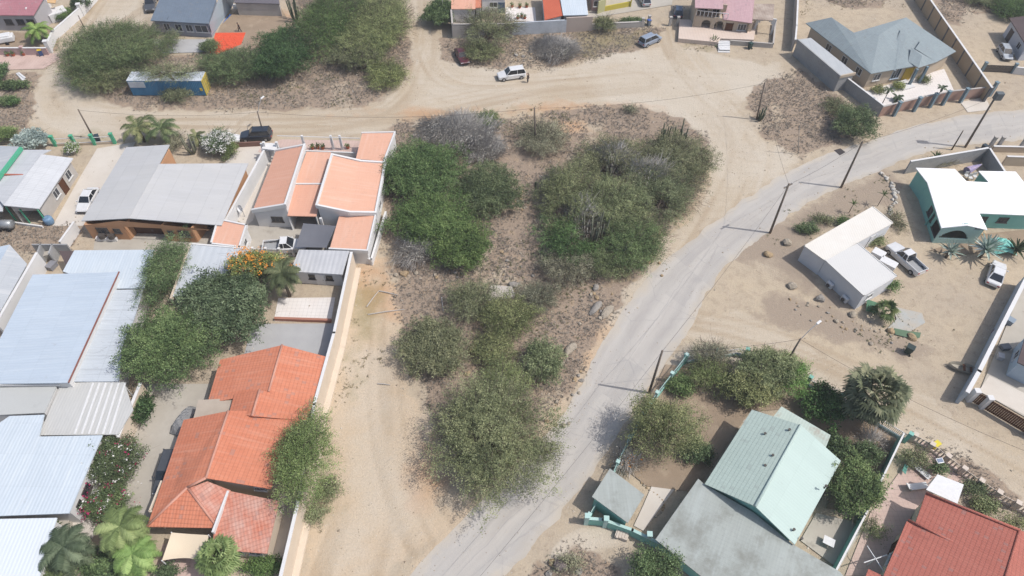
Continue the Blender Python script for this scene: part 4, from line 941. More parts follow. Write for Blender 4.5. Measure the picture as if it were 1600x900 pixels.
# ---- pale tin roof house far left
r = thing('tin_roofed_house', 'house with bleached tin roof sheets and green trim behind the driveway', 'house', P(60, 330))
S = shell(r, [(65,241,3.5),(6,321,3.5),(61,326,2.7),(114,247,2.7)], [(0,1,2,3)], zincW, greyp, over=.35, open=[(1,2)])
Sb = shell(r, [(34,234,2.9),(-12,300,2.9),(6,321,3.3),(64,242,3.3),(80,234,3.1)], [(0,1,2,3,4)], zincW, greyp, over=.2, walls=False)
Sc = shell(r, [(-40,235,2.6),(-60,330,2.5),(4,330,2.5),(8,300,2.9),(0,290,2.9),(32,237,2.9)], [(0,1,2,3,4,5)], zincW, greyp, over=.3, walls=False)
Sd = shell(r, [(-60,225,2.8),(-60,300,2.8),(0,270,3.2),(30,229,3.2)], [(0,1,2,3)], zinc2, greyp, over=.2)
parapet(r, [((32,232,3.4),(-4,279,3.4))], green_trim, .35, .15, .3, name='trim')
parapet(r, [((-30,272,3.0),(38,273,3.2))], plain('rust_red', T(206,120,96), .6), .18, .05, .1, name='trim')
A, B = P(66,350), P(122,277)
nv = V3(.25, -.15)
window(S, 2, 3, .42, 1.2, .9, 1.2); window(S, 2, 3, .82, 1.2, .9, 1.2); door(S, 2, 3, .62, 1.0, 2.0, woodd)
mb = MB(); mb.add([S.out[1], S.out[2], S.out[2]-V3(0,0,.55), S.out[1]-V3(0,0,1.2)], [(0,1,2,3)]); mb.build('gable', greyp, r)
posts(r, [(8,322,2.6),(30,326,2.6),(58,327,2.6)], 2.5, green_trim, .14)
mb = MB(); mb.wallseg(P(-10,345), P(68,356), 0, .35, .2); mb.build('porch_step', whitew, r)
# ---- blue white metal roof workshop
r = thing('metal_roofed_hall', 'large hall with ribbed pale blue metal roof sheets at the picture edge', 'building', P(60, 560))
S = shell(r, [(51,429,3.3),(-16,560,3.3),(-40,600,3.3),(107,598,4.0),(186,425,4.0)], [(0,1,2,3,4)], blueW, whitew, over=.25)
mb = MB(); mb.tube([S.W[3]+V3(.02,0,.03), S.W[4]+V3(.02,0,.03)], .09, 6); mb.build('edge_trim', plain('rust_trim', T(150,96,84), .7), r)
Sb = shell(r, [(116,391,3.1),(98,424,3.0),(176,451,2.9),(225,450,2.9),(241,390,3.1)], [(0,1,2,3,4)], blueP, whitew, over=.2)
Sc = shell(r, [(174,453,3.0),(110,596,3.0),(186,596,2.6),(191,542,2.6),(210,497,2.6),(224,452,2.6)], [(0,1,2,3,4,5)], blueS, whitew, over=.2)
wall_line('boundary_wall', 'white plot wall along the left side of the pale blue hall', 'wall', [(57,396,2.6),(-6,505,2.6)], 2.6, whitew, .25, whitew, z=2.6)
sh = thing('lean_to_shed', 'low roofless block lean to behind the white plot wall', 'shed', P(85, 415))
mb = MB()
for a, b in (((62,398),(116,398)), ((88,412),(93,398)), ((70,412),(75,398))): mb.wallseg(P(*a), P(*b), 0, 1.9, .18)
mb.build('wall', greyw, sh)
mb = MB(); mb.slab([P(92,392,2.2),P(103,414,2.0),P(112,412,2.0),P(116,392,2.2)], .08); mb.build('roof', brownR, sh)
r = thing('neighbour_house', 'house with pale ridge roof cut off at the left frame edge', 'house', P(0, 430))
shell(r, [(15,382,3.6),(-25,455,3.6),(0,486,2.8),(42,412,2.8)], [(0,1,2,3)], zinc2, whitew, over=.2)
shell(r, [(-70,400,2.8),(-80,470,2.8),(-25,455,3.55),(15,382,3.55)], [(0,1,2,3)], blueW, whitew, over=.2)
r = thing('flat_roofed_annex', 'flat grey concrete roof strip between two pale blue metal roofs', 'building', P(30, 640))
shell(r, [(-40,606,3.0),(-40,650,3.0),(69,645,3.0),(88,604,3.0)], [(0,1,2,3)], concG, whitew, over=.05)
parapet(r, [((-40,601,3.2),(92,600,3.2))], whitew, .3, .1, .2)
r = thing('patio_roof', 'pale corrugated patio roof with white translucent strips', 'canopy', P(130, 650))
S = shell(r, [(96,597,2.7),(61,680,2.6),(184,679,2.6),(208,640,2.65),(194,597,2.7)], [(0,1,2,3,4)], mat('beige_corrugated_roof', T(214,214,211), T(204,204,202), us=(.3, .02), streak=(T(222,222,220), .4)), creamw, walls=False)
for k in range(6):
    x0, x1 = 144+k*10, 115+k*11; mb = MB(); z = .035
    mb.slab([P(x0,598,2.735),P(x1,678,2.635),P(x1+3,678,2.635),P(x0+3,598,2.735)], .03); mb.build('strip', whitem, r)
posts(r, [(66,676,2.55),(180,676,2.55),(98,600,2.6),(192,600,2.6)], 2.5, whitem, .12)
wall_line('boundary_wall', 'cream garden wall beside the striped patio roof', 'wall', [(219,600,2.4),(185,682,2.4)], 2.4, creamw, .25, whitew, z=2.4)
r = thing('metal_roofed_house', 'big house with icy white metal roof in the lower left corner', 'house', P(60, 780))
S = shell(r, [(15,650,3.2),(-60,700,3.1),(-60,808,3.0),(108,802,3.0),(160,680,3.1),(61,682,3.2),(69,648,3.2)], [(0,1,2,3,4,5,6)], blueP, whitew, over=.3)
window(S, 3, 4, .35, 1.3, 1, 1.0, darkfr); window(S, 3, 4, .15, .8, 1, 1.0, darkfr)
S = shell(r, [(-60,812,2.8),(-60,915,2.6),(58,915,2.6),(89,809,2.8)], [(0,1,2,3)], mat('ice_white_roof', T(240,247,252), T(232,241,249), us=(.34, .02), amt=.4, big=.1, rough=.5), whitew, over=.2)
mb = MB(); mb.box(P(97,815,.3), (1.4, 2.4, .6), .4); mb.box(P(100,822,.15), (1.4, 1.6, .3), .4); mb.build('entrance_steps', conc, r)
# ---- garden sheds between trees
r = thing('curved_roof_shed', 'open shed with bleached metal sheets between the two leafy trees', 'shed', P(320, 450))
S = shell(r, [(297,382,2.6),(268,463,2.4),(330,461,2.4),(352,430,2.5),(378,389,2.6)], [(0,1,2,3,4)], mat('grey_sheet_roof', T(214,220,226), T(196,202,208), us=(.9, .03), amt=.5, streak=(T(228,232,236), .5)), creamw, over=.15, open=[(1,2),(2,3)])
parapet(r, [((297,382,2.6),(267,466,2.4))], creamw, .22, .1, .4); parapet(r, [((297,381,2.6),(380,388,2.6))], whitew, .22, .08, .25)
r = thing('metal_roofed_shed', 'white walled shed with ribbed metal roof at the cream wall', 'shed', P(500, 455))
S = shell(r, [(467,390,2.7),(454,424,2.5),(535,429,2.5),(546,392,2.7)], [(0,1,2,3)], mat('scuffed_metal_roof', T(216,217,220), T(196,198,203), us=(.55, .04), streak=(T(178,180,184), .5), amt=.7), whitew, over=.3)
window(S, 1, 2, .35, .8, 1, .8, darkfr); window(S, 1, 2, .72, .8, 1, .8, darkfr); door(S, 1, 2, .52, .9, 1.9, whitem)
w_ = wall_line('boundary_wall', 'long cream wall with pale footing along the sandy lot', 'wall', [(549,395,3.0),(522,520,3.0),(491,632,3.0),(467,780,3.0),(434,920,3.0)], 3.0, creamw, .25, whitew, z=3.0)
ft = MB(); fp = [P(549,395,3.0), P(522,520,3.0), P(491,632,3.0), P(467,780,3.0), P(434,920,3.0)]
for a, b in zip(fp[:-1], fp[1:]):
    d = (b-a); d.z = 0; d.normalize(); n = V3(-d.y, d.x)*.42; ft.wallseg(a+n, b+n, -.05, .3, .6)
ft.build('footing', creamw, w_)
mb = MB(); mb.wallseg(P(430,500), P(518,503), 0, .45, .3); o_ = mb.build('brick_kerb', mat('brick_edge', T(196,140,120), T(170,116,98), us=(.22, .01), fine=12), None); tag(o_, 'low brick kerb at the front of the white tiled patio', 'kerb')
picket_fence('yard_fence', 'white picket fence with cream rail behind the orange flowering tree', [(378,398),(460,400)], 1.2, whitem, whitew, pil=4, pilh=1.3, pilw=.2, gap=.3)
# ================================================================== TOP ROW
r = thing('pink_tiled_house', 'white house with speckled pink tile roof in the top left corner', 'house', P(40, 45))
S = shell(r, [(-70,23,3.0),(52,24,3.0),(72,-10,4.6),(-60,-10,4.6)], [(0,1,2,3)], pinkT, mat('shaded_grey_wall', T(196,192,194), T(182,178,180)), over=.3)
W2 = MB(); a, b = P(57,45), P(84,44); W2.wallseg(P(57,44), P(80,10), 0, 3.6, .2); W2.build('wall', whitew, r)
for t in (.62, .78, .92): window(S, 0, 1, t, 1.3, 1.1, 1.0, darkfr)
flatwin(r, P(57,44)+V3(.2,0), P(80,10)+V3(.2,0), .45, 1.4, 1, 1.2)
mb = MB(); mb.slab([P(73,-4,2.6), P(74,4,2.6), P(86,5,2.6), P(88,-6,2.6)], .1); o = mb.build('awning', mat('awning_orange', T(232,180,112), T(240,220,190), us=(.5, 0)), r)
mb = MB(); mb.box(P(90,22,.7), (3, 2.4, 1.4), .7); mb.build('porch_wall', whitew, r)
wall_line('boundary_wall', 'white street wall running up from the pink tiled house forecourt', 'wall', [(80,82),(88,62),(133,22),(170,-20)], 1.5, whitew, .3, whitew, pilat=[P(80,82), P(130,24), P(137,16)], pilh=2.1, pilw=.6)
wall_line('boundary_wall', 'low pink wall at the street below the pink tiled house', 'wall', [(-60,86),(40,86),(77,86)], 1.3, mat('pink_wall', T(214,184,180), T(196,164,160)), .25, whitew, pilat=[P(40,86)], pilh=1.5)
r = thing('blue_grey_house', 'house with blue grey shingle roof and light blue gable behind the acacia', 'house', P(300, 50))
S = shell(r, [(235,32,2.8),(326,37,2.8),(340,-8,4.4),(252,-8,4.4)], [(0,1,2,3)], bgrey, mat('blue_grey_wall', T(176,180,192), T(160,164,178)), over=.4)  # wall darker than the gable: shade on the front put into colour
for t, w in ((.2, 1.1), (.42, 1.2), (.62, 1.2), (.85, 2.2)): window(S, 0, 1, t, w, .9, 1.3)
mb = MB(); A, B, C_, D_ = P(333,55), P(360,12), P(366,-5), P(335,55)
mb.add([P(332,56), P(361,14), P(367,0,3.6), P(345,-12,5.2), P(327,38,2.8)], [(0,1,2,3,4)]); mb.build('gable', lbluew, r)
mb = MB(); nv = V3(.12, -.06)
pp_ = [P(341,53)+nv, P(344,40)+nv, P(349,33)+nv, P(353,27)+nv, P(358,22)+nv, P(366,22), P(362,30), P(358,34), P(356,40), P(350,43), P(347,50)]
mb = MB(); mb.add([Vector((p.x, p.y, .03)) for p in pp_], [tuple(range(len(pp_)))]); o = mb.build('blue_tarp', plain('blue_tarp_cloth', T(70,124,200), .5), None); tag(o, 'crumpled blue tarp lying along the light blue gable wall', 'tarp')
tb = MB(); q4 = [P(337,52),P(384,52),P(377,70),P(340,86),P(328,84)]
tb.slab([Vector((p.x, p.y, .10+.05*(i % 2))) for i, p in enumerate(q4)], .06); o = tb.build('red_tarp', mat('red_orange_tarp', T(246,104,70), T(232,86,56), fine=2, bump=.15), None); tag(o, 'bright red orange tarp spread on the dirt yard', 'tarp')
r = thing('grey_garage', 'dark grey sheet roof at the upper edge behind the dirt yard', 'building', P(400, 2))
shell(r, [(366,-6,2.7),(366,4,2.5),(437,6,2.5),(434,-12,2.8)], [(0,1,2,3)], mat('charcoal_sheet_roof', T(120,116,122), T(104,100,106), us=(.6, .02)), greyp, over=.15)
wall_line('block_wall', 'low whitewashed wall along the top of the dirt yard', 'wall', [(366,14),(432,15)], .9, whitew, .2, None)
r = thing('orange_roofed_house', 'house with flat orange roof behind the grey walled yard', 'house', P(725, 10))
S = shell(r, [(705,-20,2.8),(705,14,2.7),(743,14,2.7),(743,-20,2.8)], [(0,1,2,3)], peach, whitew, over=.15)
S = shell(r, [(743,-20,2.6),(743,12,2.5),(752,12,2.5),(752,-20,2.6)], [(0,1,2,3)], tileO, whitew, over=.1)
S = shell(r, [(752,-30,3.0),(752,-4,3.0),(790,-4,3.0),(790,-30,3.0)], [(0,1,2,3)], zinc2, whitew, over=.1)
window(S, 1, 2, .5, 1.4, 1.1, 1); door(S, 1, 2, .85, 1, 2, plain('blue_door', T(96,116,140)))
wall_line('boundary_wall', 'grey block wall around the bare yard below the orange roof', 'wall', [(705,16,2.6),(707,38,2.6),(800,37,2.6)], 2.6, greyp, .25, greyp, z=2.6)
wall_line('boundary_wall', 'whitewashed stained wall behind the red rubble heap', 'wall', [(798,55),(884,50)], 2.3, mat('stained_white_wall', T(212,218,226), T(186,192,200), stain=T(160,164,170), stain_lo=.5, big=.6), .25, None)
wall_line('boundary_wall', 'plain beige wall below the pale blue roof', 'wall', [(884,50),(923,48)], 2.7, mat('beige_wall', T(206,190,180), T(190,174,164)), .25, None)
r = thing('terracotta_shed', 'shed with ribbed terracotta metal roof next to the pale blue roof', 'shed', P(860, 35))
shell(r, [(846,-20,2.8),(851,31,2.4),(879,24,2.4),(870,-20,2.8)], [(0,1,2,3)], mat('terracotta_sheet', T(212,112,84), T(196,96,70), us=(.3, .03)), whitew, over=.2)
r = thing('pale_roofed_shed', 'shed with plain icy blue roof above the beige wall', 'shed', P(900, 30))
shell(r, [(872,-20,2.9),(880,24,2.5),(919,23,2.5),(914,-20,2.9)], [(0,1,2,3)], blueP, greyp, over=.2)
r = thing('yellow_house', 'yellow house porch with white posts at the top edge', 'house', P(960, 8))
S = shell(r, [(922,-25,2.8),(925,-3,2.6),(944,-3,2.6),(944,-25,2.8)], [(0,1,2,3)], tileR, mat('rose_wall', T(206,176,172), T(190,160,156)), over=.2)
window(S, 1, 2, .5, 1.4, .9, 1.1)
mb = MB(); mb.wallseg(P(944,18), P(985,10), 0, 1.0, .2); mb.wallseg(P(944,18), P(946,-6), 0, 2.7, .2); mb.wallseg(P(946,-4), P(985,-6), 0, 2.7, .2); mb.build('wall', mat('yellow_wall', T(222,206,96), T(204,186,76)), r)
mb = MB(); mb.wallseg(P(933,22), P(944,18), 0, 2.4, .2); mb.build('porch_wall', mat('olive_cream', T(208,206,160), T(190,188,140)), r)
posts(r, [(985,11)], 2.6, mat('yellow_post', T(230,216,110)), .2)
wall_line('boundary_wall', 'low planter wall in front of the pale concrete drive', 'wall', [(925,46),(1005,42)], 1.0, greyp, .3, greyp, pilat=[P(1003,42), P(1013,38), P(1046,40), P(1058,40)], pilh=1.6)
# two storey pink roof house
r = thing('pink_roofed_house', 'two storey tan house with pink roofs, arches and white front steps', 'house', P(1120, 55))
def zb(px, py, z): return (px, py, z)
S = shell(r, [(1086,-30,5.0),(1086,12,4.5),(1130,14,4.5),(1131,-30,5.0)], [(0,1,2,3)], pinkR, tanw, over=.3, open=[(1,2)])
S2_ = shell(r, [(1131,-30,4.4),(1130,30,2.8),(1175,36,2.8),(1182,-30,4.4)], [(0,1,2,3)], pinkR, tanw, over=.25, open=[(1,2)])
A0, A1, A2 = P(1082,47), P(1130,53), P(1171,55)
mb = MB()
# lower arcade wall with arched openings
def arch_wall(mb, A, B, h, holes, th=.22):
    d = (B-A); L = d.length; d /= L; nn_ = V3(-d.y, d.x)*th; cur = 0
    for c, w, hs in holes+[(L+9, 0, 0)]:
        x0 = c-w/2 if c < L else L
        if x0 > cur: mb.wallseg(A+d*cur, A+d*x0, 0, h, th)
        if c > L: break
        for k in range(8):
            a0, a1 = math.pi*k/8, math.pi*(k+1)/8; xa, xb = c-math.cos(a0)*w/2, c-math.cos(a1)*w/2; zz = hs+math.sin((a0+a1)/2)*w/2
            mb.wallseg(A+d*xa, A+d*xb, zz, h, th)
        cur = c+w/2
L01 = (A1-A0).length; L12 = (A2-A1).length
arch_wall(mb, A0, A1, 2.7, [(L01*.38, 1.5, 1.5), (L01*.8, 1.6, 1.5)]); mb.wallseg(A1, A2, 0, 2.6, .22); mb.wallseg(A0, A0+V3(.2, 5), 0, 4.3, .2); mb.wallseg(A0+V3(0, 1.8), A1+V3(0, 1.8), 0, 4.4, .2)
mb.build('wall', tanw, r)
mb = MB(); mb.slab([A0+V3(0,0,2.75), A1+V3(0,0,2.75), A1+V3(0,2.2,2.75), A0+V3(0,2.2,2.75)], .15); o = mb.build('balcony', tanw, r)
mb = MB()
for k in range(9): mb.box(A0.lerp(A1, k/8)+V3(0, 0, 3.25), (.1, .1, .95))
mb.box((A0+A1)/2+V3(0, 0, 3.72), (L01, .1, .1), math.atan2((A1-A0).y, (A1-A0).x)); mb.build('railing', whitem, o)
flatdoor(r, A1-V3(0,.1), A2-V3(0,.1), .14, 1.1, 2.1, woodd); flatwin(r, A1-V3(0,.11), A2-V3(0,.11), .62, 1.5, .9, 1.2, bars=2); flatwin(r, A0+V3(0,1.68), A1+V3(0,1.68), .3, 1.4, 2.9, 1.1); flatwin(r, A0+V3(0,1.68), A1+V3(0,1.68), .7, 1.4, 2.9, 1.1)
mb = MB(); mb.slab([P(1060,60,.75), P(1122,66,.75), P(1126,60,.75), P(1178,62,.75), P(1182,36,.75), P(1062,30,.75)], .8); mb.build('terrace', mat('cream_terrace', T(236,218,204), T(222,200,184), tile=.5), r)
sd_ = MB(); B0, B1 = P(1176,50), P(1206,54); arch_wall(sd_, B0, B1, 2.9, [((B1-B0).length*.5, 2.6, 1.2)]); sd_.build('carport_wall', whitew, r)
S9 = shell(r, [(1178,6,3.0),(1176,30,2.9),(1208,32,2.9),(1210,6,3.0)], [(0,1,2,3)], mat('slatted_roof', T(206,190,176), T(120,96,84), us=(.45, .03)), whitew, walls=False, roofname='pergola_roof')
mb = MB(); c0 = P(1130,70)
for k in range(7): mb.box(c0+V3(-.05*k, -.38*k, .68-.1*k-.05), (2.0, .4, .12))
mb.box(c0+V3(-.2,-1.0,.2), (1.8, 2.2, .3)); mb.build('front_steps', whitem, r)
wall_line('boundary_wall', 'low grey terrace wall beside the white front steps', 'wall', [(1140,70),(1206,75),(1210,40)], .8, greyp, .2, greyp)
# teal grey hip roof villa
r = thing('hip_roofed_villa', 'villa with teal grey shingle hip roofs behind a pillared wall', 'house', P(1390, 110))
S = shell(r, [(1259,36,3.0),(1361,115,3.0),(1462,97,3.0),(1476,90,3.0),(1494,80,3.0),(1416,27,5.2),(1374,54,4.9),(1334,51,4.5),(1299,27,4.6)], [(0,1,6,7,8),(1,2,3,4,5,6),(6,5,7)], shing, tanw, over=.5)
S2 = shell(r, [(1408,45,5.04),(1384,101,3.06),(1399,111,2.98),(1417,54,4.76)], [(0,1,2),(0,2,3)], shing, tanw, walls=False, th=.03)
S3 = shell(r, [(1424,74,4.26),(1419,96,3.28),(1435,106,3.06),(1441,87,3.95),(1463,97,3.06)], [(0,1,2,3),(0,3,2,4)][:1]+[(0,3,4)]+[(3,2,4)], shing, tanw, walls=False, th=.03)
S4 = shell(r, [(1440,62,4.4),(1430,76,4.08),(1463,97,3.05),(1476,90,3.05)], [(0,1,2,3)], shing, tanw, walls=False, th=.03)
for t in (.35, .62, .85): window(S, 0, 1, t, 1.3, 1.1, 1.2, bars=1)
window(S, 1, 2, .14, 1.3, 1.1, 1.2); window(S, 1, 2, .45, 1.6, .8, 1.8, plain('blue_white_frame', T(200,214,228)), 2)
door(S, 1, 2, .66, 1.5, 2.3, plain('yellow_door', T(206,170,40)))
mb = MB(); mb.box(P(1413,133,.15), (2.5, 2.2, .3), .4); mb.build('porch_step', whitew, r)
posts(r, [(1434,107,3.15),(1450,103,3.15)], 3, bgp, .36, 'column')
a_ = thing('flat_roofed_annex', 'long grey annex with flat roof beside the hip roofed villa', 'building', P(1290, 110))
S = shell(a_, [(1246,62,2.9),(1313,119,2.9),(1336,114,2.9),(1267,59,2.9)], [(0,1,2,3)], mat('pale_grey_roof', T(204,208,210), T(190,194,198), streak=(T(176,180,184), .5)), greyw, over=.06)
parapet(a_, [(0,1)], greyw, W=S.W, up=.12, w=.2); parapet(a_, [(1,2)], tanw, W=S.W, up=.1, w=.2)
wall_line('block_wall', 'grey block wall along the scrub side of the villa', 'wall', [(1318,140),(1372,182)], 2.0, greyw, .22, whitew)
W1 = [P(1372,178), P(1437,160), P(1476,151), P(1548,143)]
w_ = wall_line('boundary_wall', 'brown street wall with blue grey pillars in front of the villa', 'wall', [(1372,182),(1437,166),(1476,158),(1548,150)], 1.8, mat('rose_brown_wall', T(190,158,144), T(170,138,124)), .22, greyp, pilat=[P(1396,181), P(1427,174), P(1452,168), P(1472,164), P(1500,160), P(1545,150)], pilm=bgp, pilh=2.5, pilw=.45)
wall_line('boundary_wall', 'tall tan wall with dark pilasters at the right side of the villa', 'wall', [(1440,-20,2.6),(1550,137,2.6)], 2.6, mat('tan_plaster_wall', T(206,182,152), T(190,164,134)), .25, whitew, z=2.6, pillars=9, pilm=plain('slate_pilaster', T(110,112,114), .7), pilh=2.55, pilw=.34)
wall_line('block_wall', 'pale block wall along the upper left side of the villa plot', 'wall', [(1248,-30,2.2),(1245,40,2.2),(1243,62,2.2)], 2.2, greyp, .22, whitew, z=2.2)
r = thing('brown_roofed_house', 'white house with dark brown roof cut off by the right frame edge', 'house', P(1590, 70))
S = shell(r, [(1577,28,3.0),(1604,72,3.0),(1680,60,4.0),(1640,20,4.0)], [(0,1,2,3)], brownR, mat('bluish_white_wall', T(226,230,238), T(212,216,226)), over=.4)
window(S, 0, 1, .75, 1.2, 1, 1.1); door(S, 0, 1, .25, 1.2, 2.1, darkfr)
picket_fence('metal_gate', 'dark slatted metal gate with pillars left of the brown roofed house', [(1533,112),(1580,114)], 1.3, darkfr, bgp, pil=1, gap=.12, pw=.09, rails=3, cat='gate', pilh=1.7)
wall_line('boundary_wall', 'short white wall beside the dark slatted gate', 'wall', [(1582,115),(1640,122)], 1.2, whitew, .22, whitew)
# ================================================================== RIGHT SIDE
r = thing('aqua_house', 'aqua house with brilliant white metal roof and arched porch', 'house', P(1500, 330))
S = shell(r, [(1431,262,2.9),(1449,285,3.1),(1471,356,2.9),(1512,352,3.6),(1543,359,2.9),(1530,332,2.9),(1492,264,3.6),(1512,285,3.3)], [(0,1,2,3,6),(6,3,4,5,7)], white_roof, aquaw, over=.25, open=[(2,3),(3,4)])
S2 = shell(r, [(1506,283,3.3),(1530,333,2.8),(1604,336,2.8),(1690,338,2.8),(1690,285,3.3),(1548,285,3.3)], [(0,1,2,3,4,5)], white_roof, aquaw, over=.25)
S3 = shell(r, [(1529,267,2.9),(1547,287,3.2),(1602,287,3.2),(1587,268,2.9)], [(0,1,2,3)], white_roof, aquaw, over=.2)
window(S, 1, 2, .55, 2.0, 1.0, 1.2, darkfr, 2); window(S2, 1, 2, .15, 1.3, 1.1, .9, darkfr, 2); window(S2, 1, 2, .62, 1.3, 1.1, .9, darkfr, 2)
mb = MB(); A, M_, B = S.out[2], S.out[3], S.out[4]; Ag, Bg = V3(A.x, A.y), V3(B.x, B.y); d = Bg-Ag; Lf = d.length
for k in range(16):
    t0, t1 = .06+.70*k/16, .06+.70*(k+1)/16; zz = .9+1.5*math.sin(math.pi*(k+.5)/16)**.6; zt = 2.6+1.05*(1-abs((t0+t1)/2-.5)*2)
    mb.wallseg(Ag+d*t0, Ag+d*t1, zz, zt, .18)
mb.wallseg(Ag, Ag+d*.06, 0, 2.65, .18); mb.wallseg(Ag+d*.76, Bg, 0, 2.65, .18); mb.wallseg(Ag+d*.06, Ag+d*.76, 0, .9, .18); mb.build('porch_arch', aquaP, r)
mb = MB(); u_ = (P(1440,280)-P(1470,350)).normalized(); mb.wallseg(Ag+u_*3.2, Bg+u_*3.2, 0, 2.7, .15); mb.build('porch_wall', aquaw, r)
window(S, 1, 2, .88, 1.9, .9, 1.4, darkfr, 0, 'porch_opening', darkin)  # framed near-black panel: shade of a porch opening put into colour
wall_line('block_wall', 'grey block wall enclosing the small yard behind the white roof', 'wall', [(1424,252,2.2),(1546,231,2.2),(1570,268,2.2)], 2.2, greyw, .22, whitew, z=2.2)
wall_line('boundary_wall', 'low cream street wall with square pillars right of the block wall', 'wall', [(1548,237),(1690,240)], 1.0, tanw, .25, whitew, pilat=[P(1544,233), P(1556,233), P(1590,236)], pilm=greyp, pilh=2.2, pilw=.4)
wall_line('boundary_wall', 'shaded tan wall behind the white side wing', 'wall', [(1565,258),(1690,262)], 1.6, tanw, .25, whitew)
# site containers, white
contw = mat('cream_container_roof', T(250,246,238), T(242,235,224), stain=T(222,206,184), stain_lo=.66, us=(.3, .012))
contg = mat('light_grey_container_roof', T(236,235,232), T(228,227,226), us=(.3, .002), amt=.4)
contwall = mat('container_side', T(236,238,242), T(222,224,228), stain=T(206,200,190), stain_lo=.68)
r = thing('white_site_cabin', 'L shaped white prefabricated cabin with cream and grey roofs', 'cabin', P(1320, 420))
S = shell(r, [(1257,384,2.7),(1289,407,2.7),(1395,348,2.7),(1364,323,2.7)], [(0,1,2,3)], contw, contwall, over=.04)
S2 = shell(r, [(1289,406,2.72),(1350,462,2.72),(1401,431,2.72),(1340,380,2.72)], [(0,1,2,3)], contg, contwall, over=.04)
parapet(r, [(0,1),(1,2),(2,3),(3,0)], contw, W=S.W, up=.05, w=.12, dn=.1, name='roof_edge'); parapet(r, [(0,1),(1,2),(2,3)], contg, W=S2.W, up=.05, w=.12, dn=.1, name='roof_edge')
door(S, 1, 2, .75, .9, 2.0, whitem); window(S2, 1, 2, .3, 1.0, 1.1, .8)
for k, (t, e) in enumerate(((.12, (0, 1)), (.35, (0, 1)))):
    A, d, n, L = edge_frame(S2, *e); c = A+d*(L*(.35+.4*k))+n*.3
    ac = thing('air_conditioner', ('white outdoor air conditioner box midway along the shaded cabin side', 'white outdoor air conditioner box near the lower corner of the cabin')[k], 'air conditioner', Vector((c.x, c.y, .15)))
    mb = MB(); mb.box(c+V3(0, 0, .5), (.85, .4, .7), math.atan2(d.y, d.x)); b_ = mb.build('casing', whitem, ac, bevel=.03)
    mb = MB(); mb.tube([c+n*.2+V3(-.1,0,.5), c+n*.24+V3(-.1,0,.5)], .25, 14); mb.build('fan', darkfr, ac)
# right hand white house behind long wall
w_ = wall_line('boundary_wall', 'long white wall beside the parking yard ending at the brown gates', 'wall', [(1606,430,2.2),(1530,580,2.2),(1512,612,2.2)], 2.2, mat('bluish_plaster', T(206,216,226), T(190,202,214), stain=T(168,178,190), stain_lo=.6), .35, whitew, z=2.2)  # bluish tone puts the shaded face of this white wall into colour
wg = thing('wooden_gate', 'wide brown slatted gate between white pillars on the side street', 'gate', P(1560, 640))
def gate_panel(root, a, b, h, m, nm):
    mb = MB(); d = b-a; L = d.length; d /= L; rz = math.atan2(d.y, d.x)
    for k in range(int(L/.2)): mb.box(a+d*(k+.5)*.2+V3(0, 0, h/2+.1), (.17, .05, h), rz)
    for z in (.3, h-.1): mb.box((a+b)/2+V3(0, 0, z), (L, .07, .1), rz)
    mb.build(nm, m, root)
gate_panel(wg, P(1537,640), P(1602,678), 1.7, woodd, 'gate_leaf'); posts(wg, [(1533,636),(1606,680)], 2.0, whitew, .6, 'pillar')
wg = thing('pedestrian_gate', 'narrow brown slatted gate at the corner of the long white wall', 'gate', P(1522, 630)); gate_panel(wg, P(1517,628), P(1530,635), 1.7, woodd, 'gate_leaf'); posts(wg, [(1513,625)], 2.0, whitew, .6, 'pillar')
wall_line('boundary_wall', 'white wall stub continuing past the wide brown gate', 'wall', [(1606,680),(1680,722)], 1.8, whitew, .3, whitew)
r = thing('pale_blue_house', 'pale blue house at the right edge behind the long white wall', 'house', P(1600, 580))
S = shell(r, [(1604,520,3.0),(1590,566,2.8),(1640,590,2.8),(1690,560,3.2),(1690,510,3.2)], [(0,1,2,3,4)], brownR, lbluew, over=.2)
window(S, 0, 1, .5, 1.2, 1, 1.1)
# aqua bungalow, bottom
r = thing('aqua_bungalow', 'aqua bungalow with mint gable roof and weathered grey front roof', 'house', P(1180, 790))
S = shell(r, [(1175,640,3.2),(1101,756,3.2),(1180,791,4.7),(1251,664,4.7),(1242,851,3.2),(1314,720,3.2)], [(0,1,2,3)], aquaTile, aquaw, over=.3, ridge=[(3,2)], ridgem=aquaSm, walls=False)
S_ = shell(r, [(1180,791,4.69),(1242,851,3.2),(1314,720,3.2),(1251,664,4.69)], [(0,1,2,3)], aquaSm, aquaw, over=.3, walls=False, roofname='roof')
Sw = shell(r, [(1175,640,3.1),(1101,756,3.1),(1180,791,4.6),(1251,664,4.6),(1242,851,3.1),(1314,720,3.1)], [(0,1,2,3),(3,2,4,5)], aquaTile, aquaw, over=.45, th=.02, roofname='roof_deck')
S2 = shell(r, [(1091,748,2.9),(1024,843,2.5),(1105,908,2.5),(1140,935,2.5),(1330,915,2.6),(1312,893,2.7),(1238,850,2.9),(1178,801,2.95),(1101,757,2.95)], [(0,1,2,3,4,5,6,7,8)], slate, aquaw, over=.35)
S3 = shell(r, [(1221,635,2.7),(1205,655,2.8),(1290,700,2.8),(1298,680,2.7)], [(0,1,2,3)], mat('rusty_mint_sheet', T(206,220,210), T(186,202,192), us=(.3, .02), stain=T(166,112,84), stain_lo=.58), aquaw, over=.2)
for q in ((1233,672,4.55),(1207,712,4.45),(1195,728,4.3),(1195,678,4.0),(1290,760,4.2),(1240,828,3.6),(1252,842,3.3)):
    pt = P(*q); mb = MB(); mb.tube([pt-V3(0,0,.4), pt+V3(0,0,.12)], .07, 8); mb.tube([pt+V3(0,0,.12), pt+V3(0,0,.2)], .13, 8); mb.build('vent_pipe', darkfr, r)
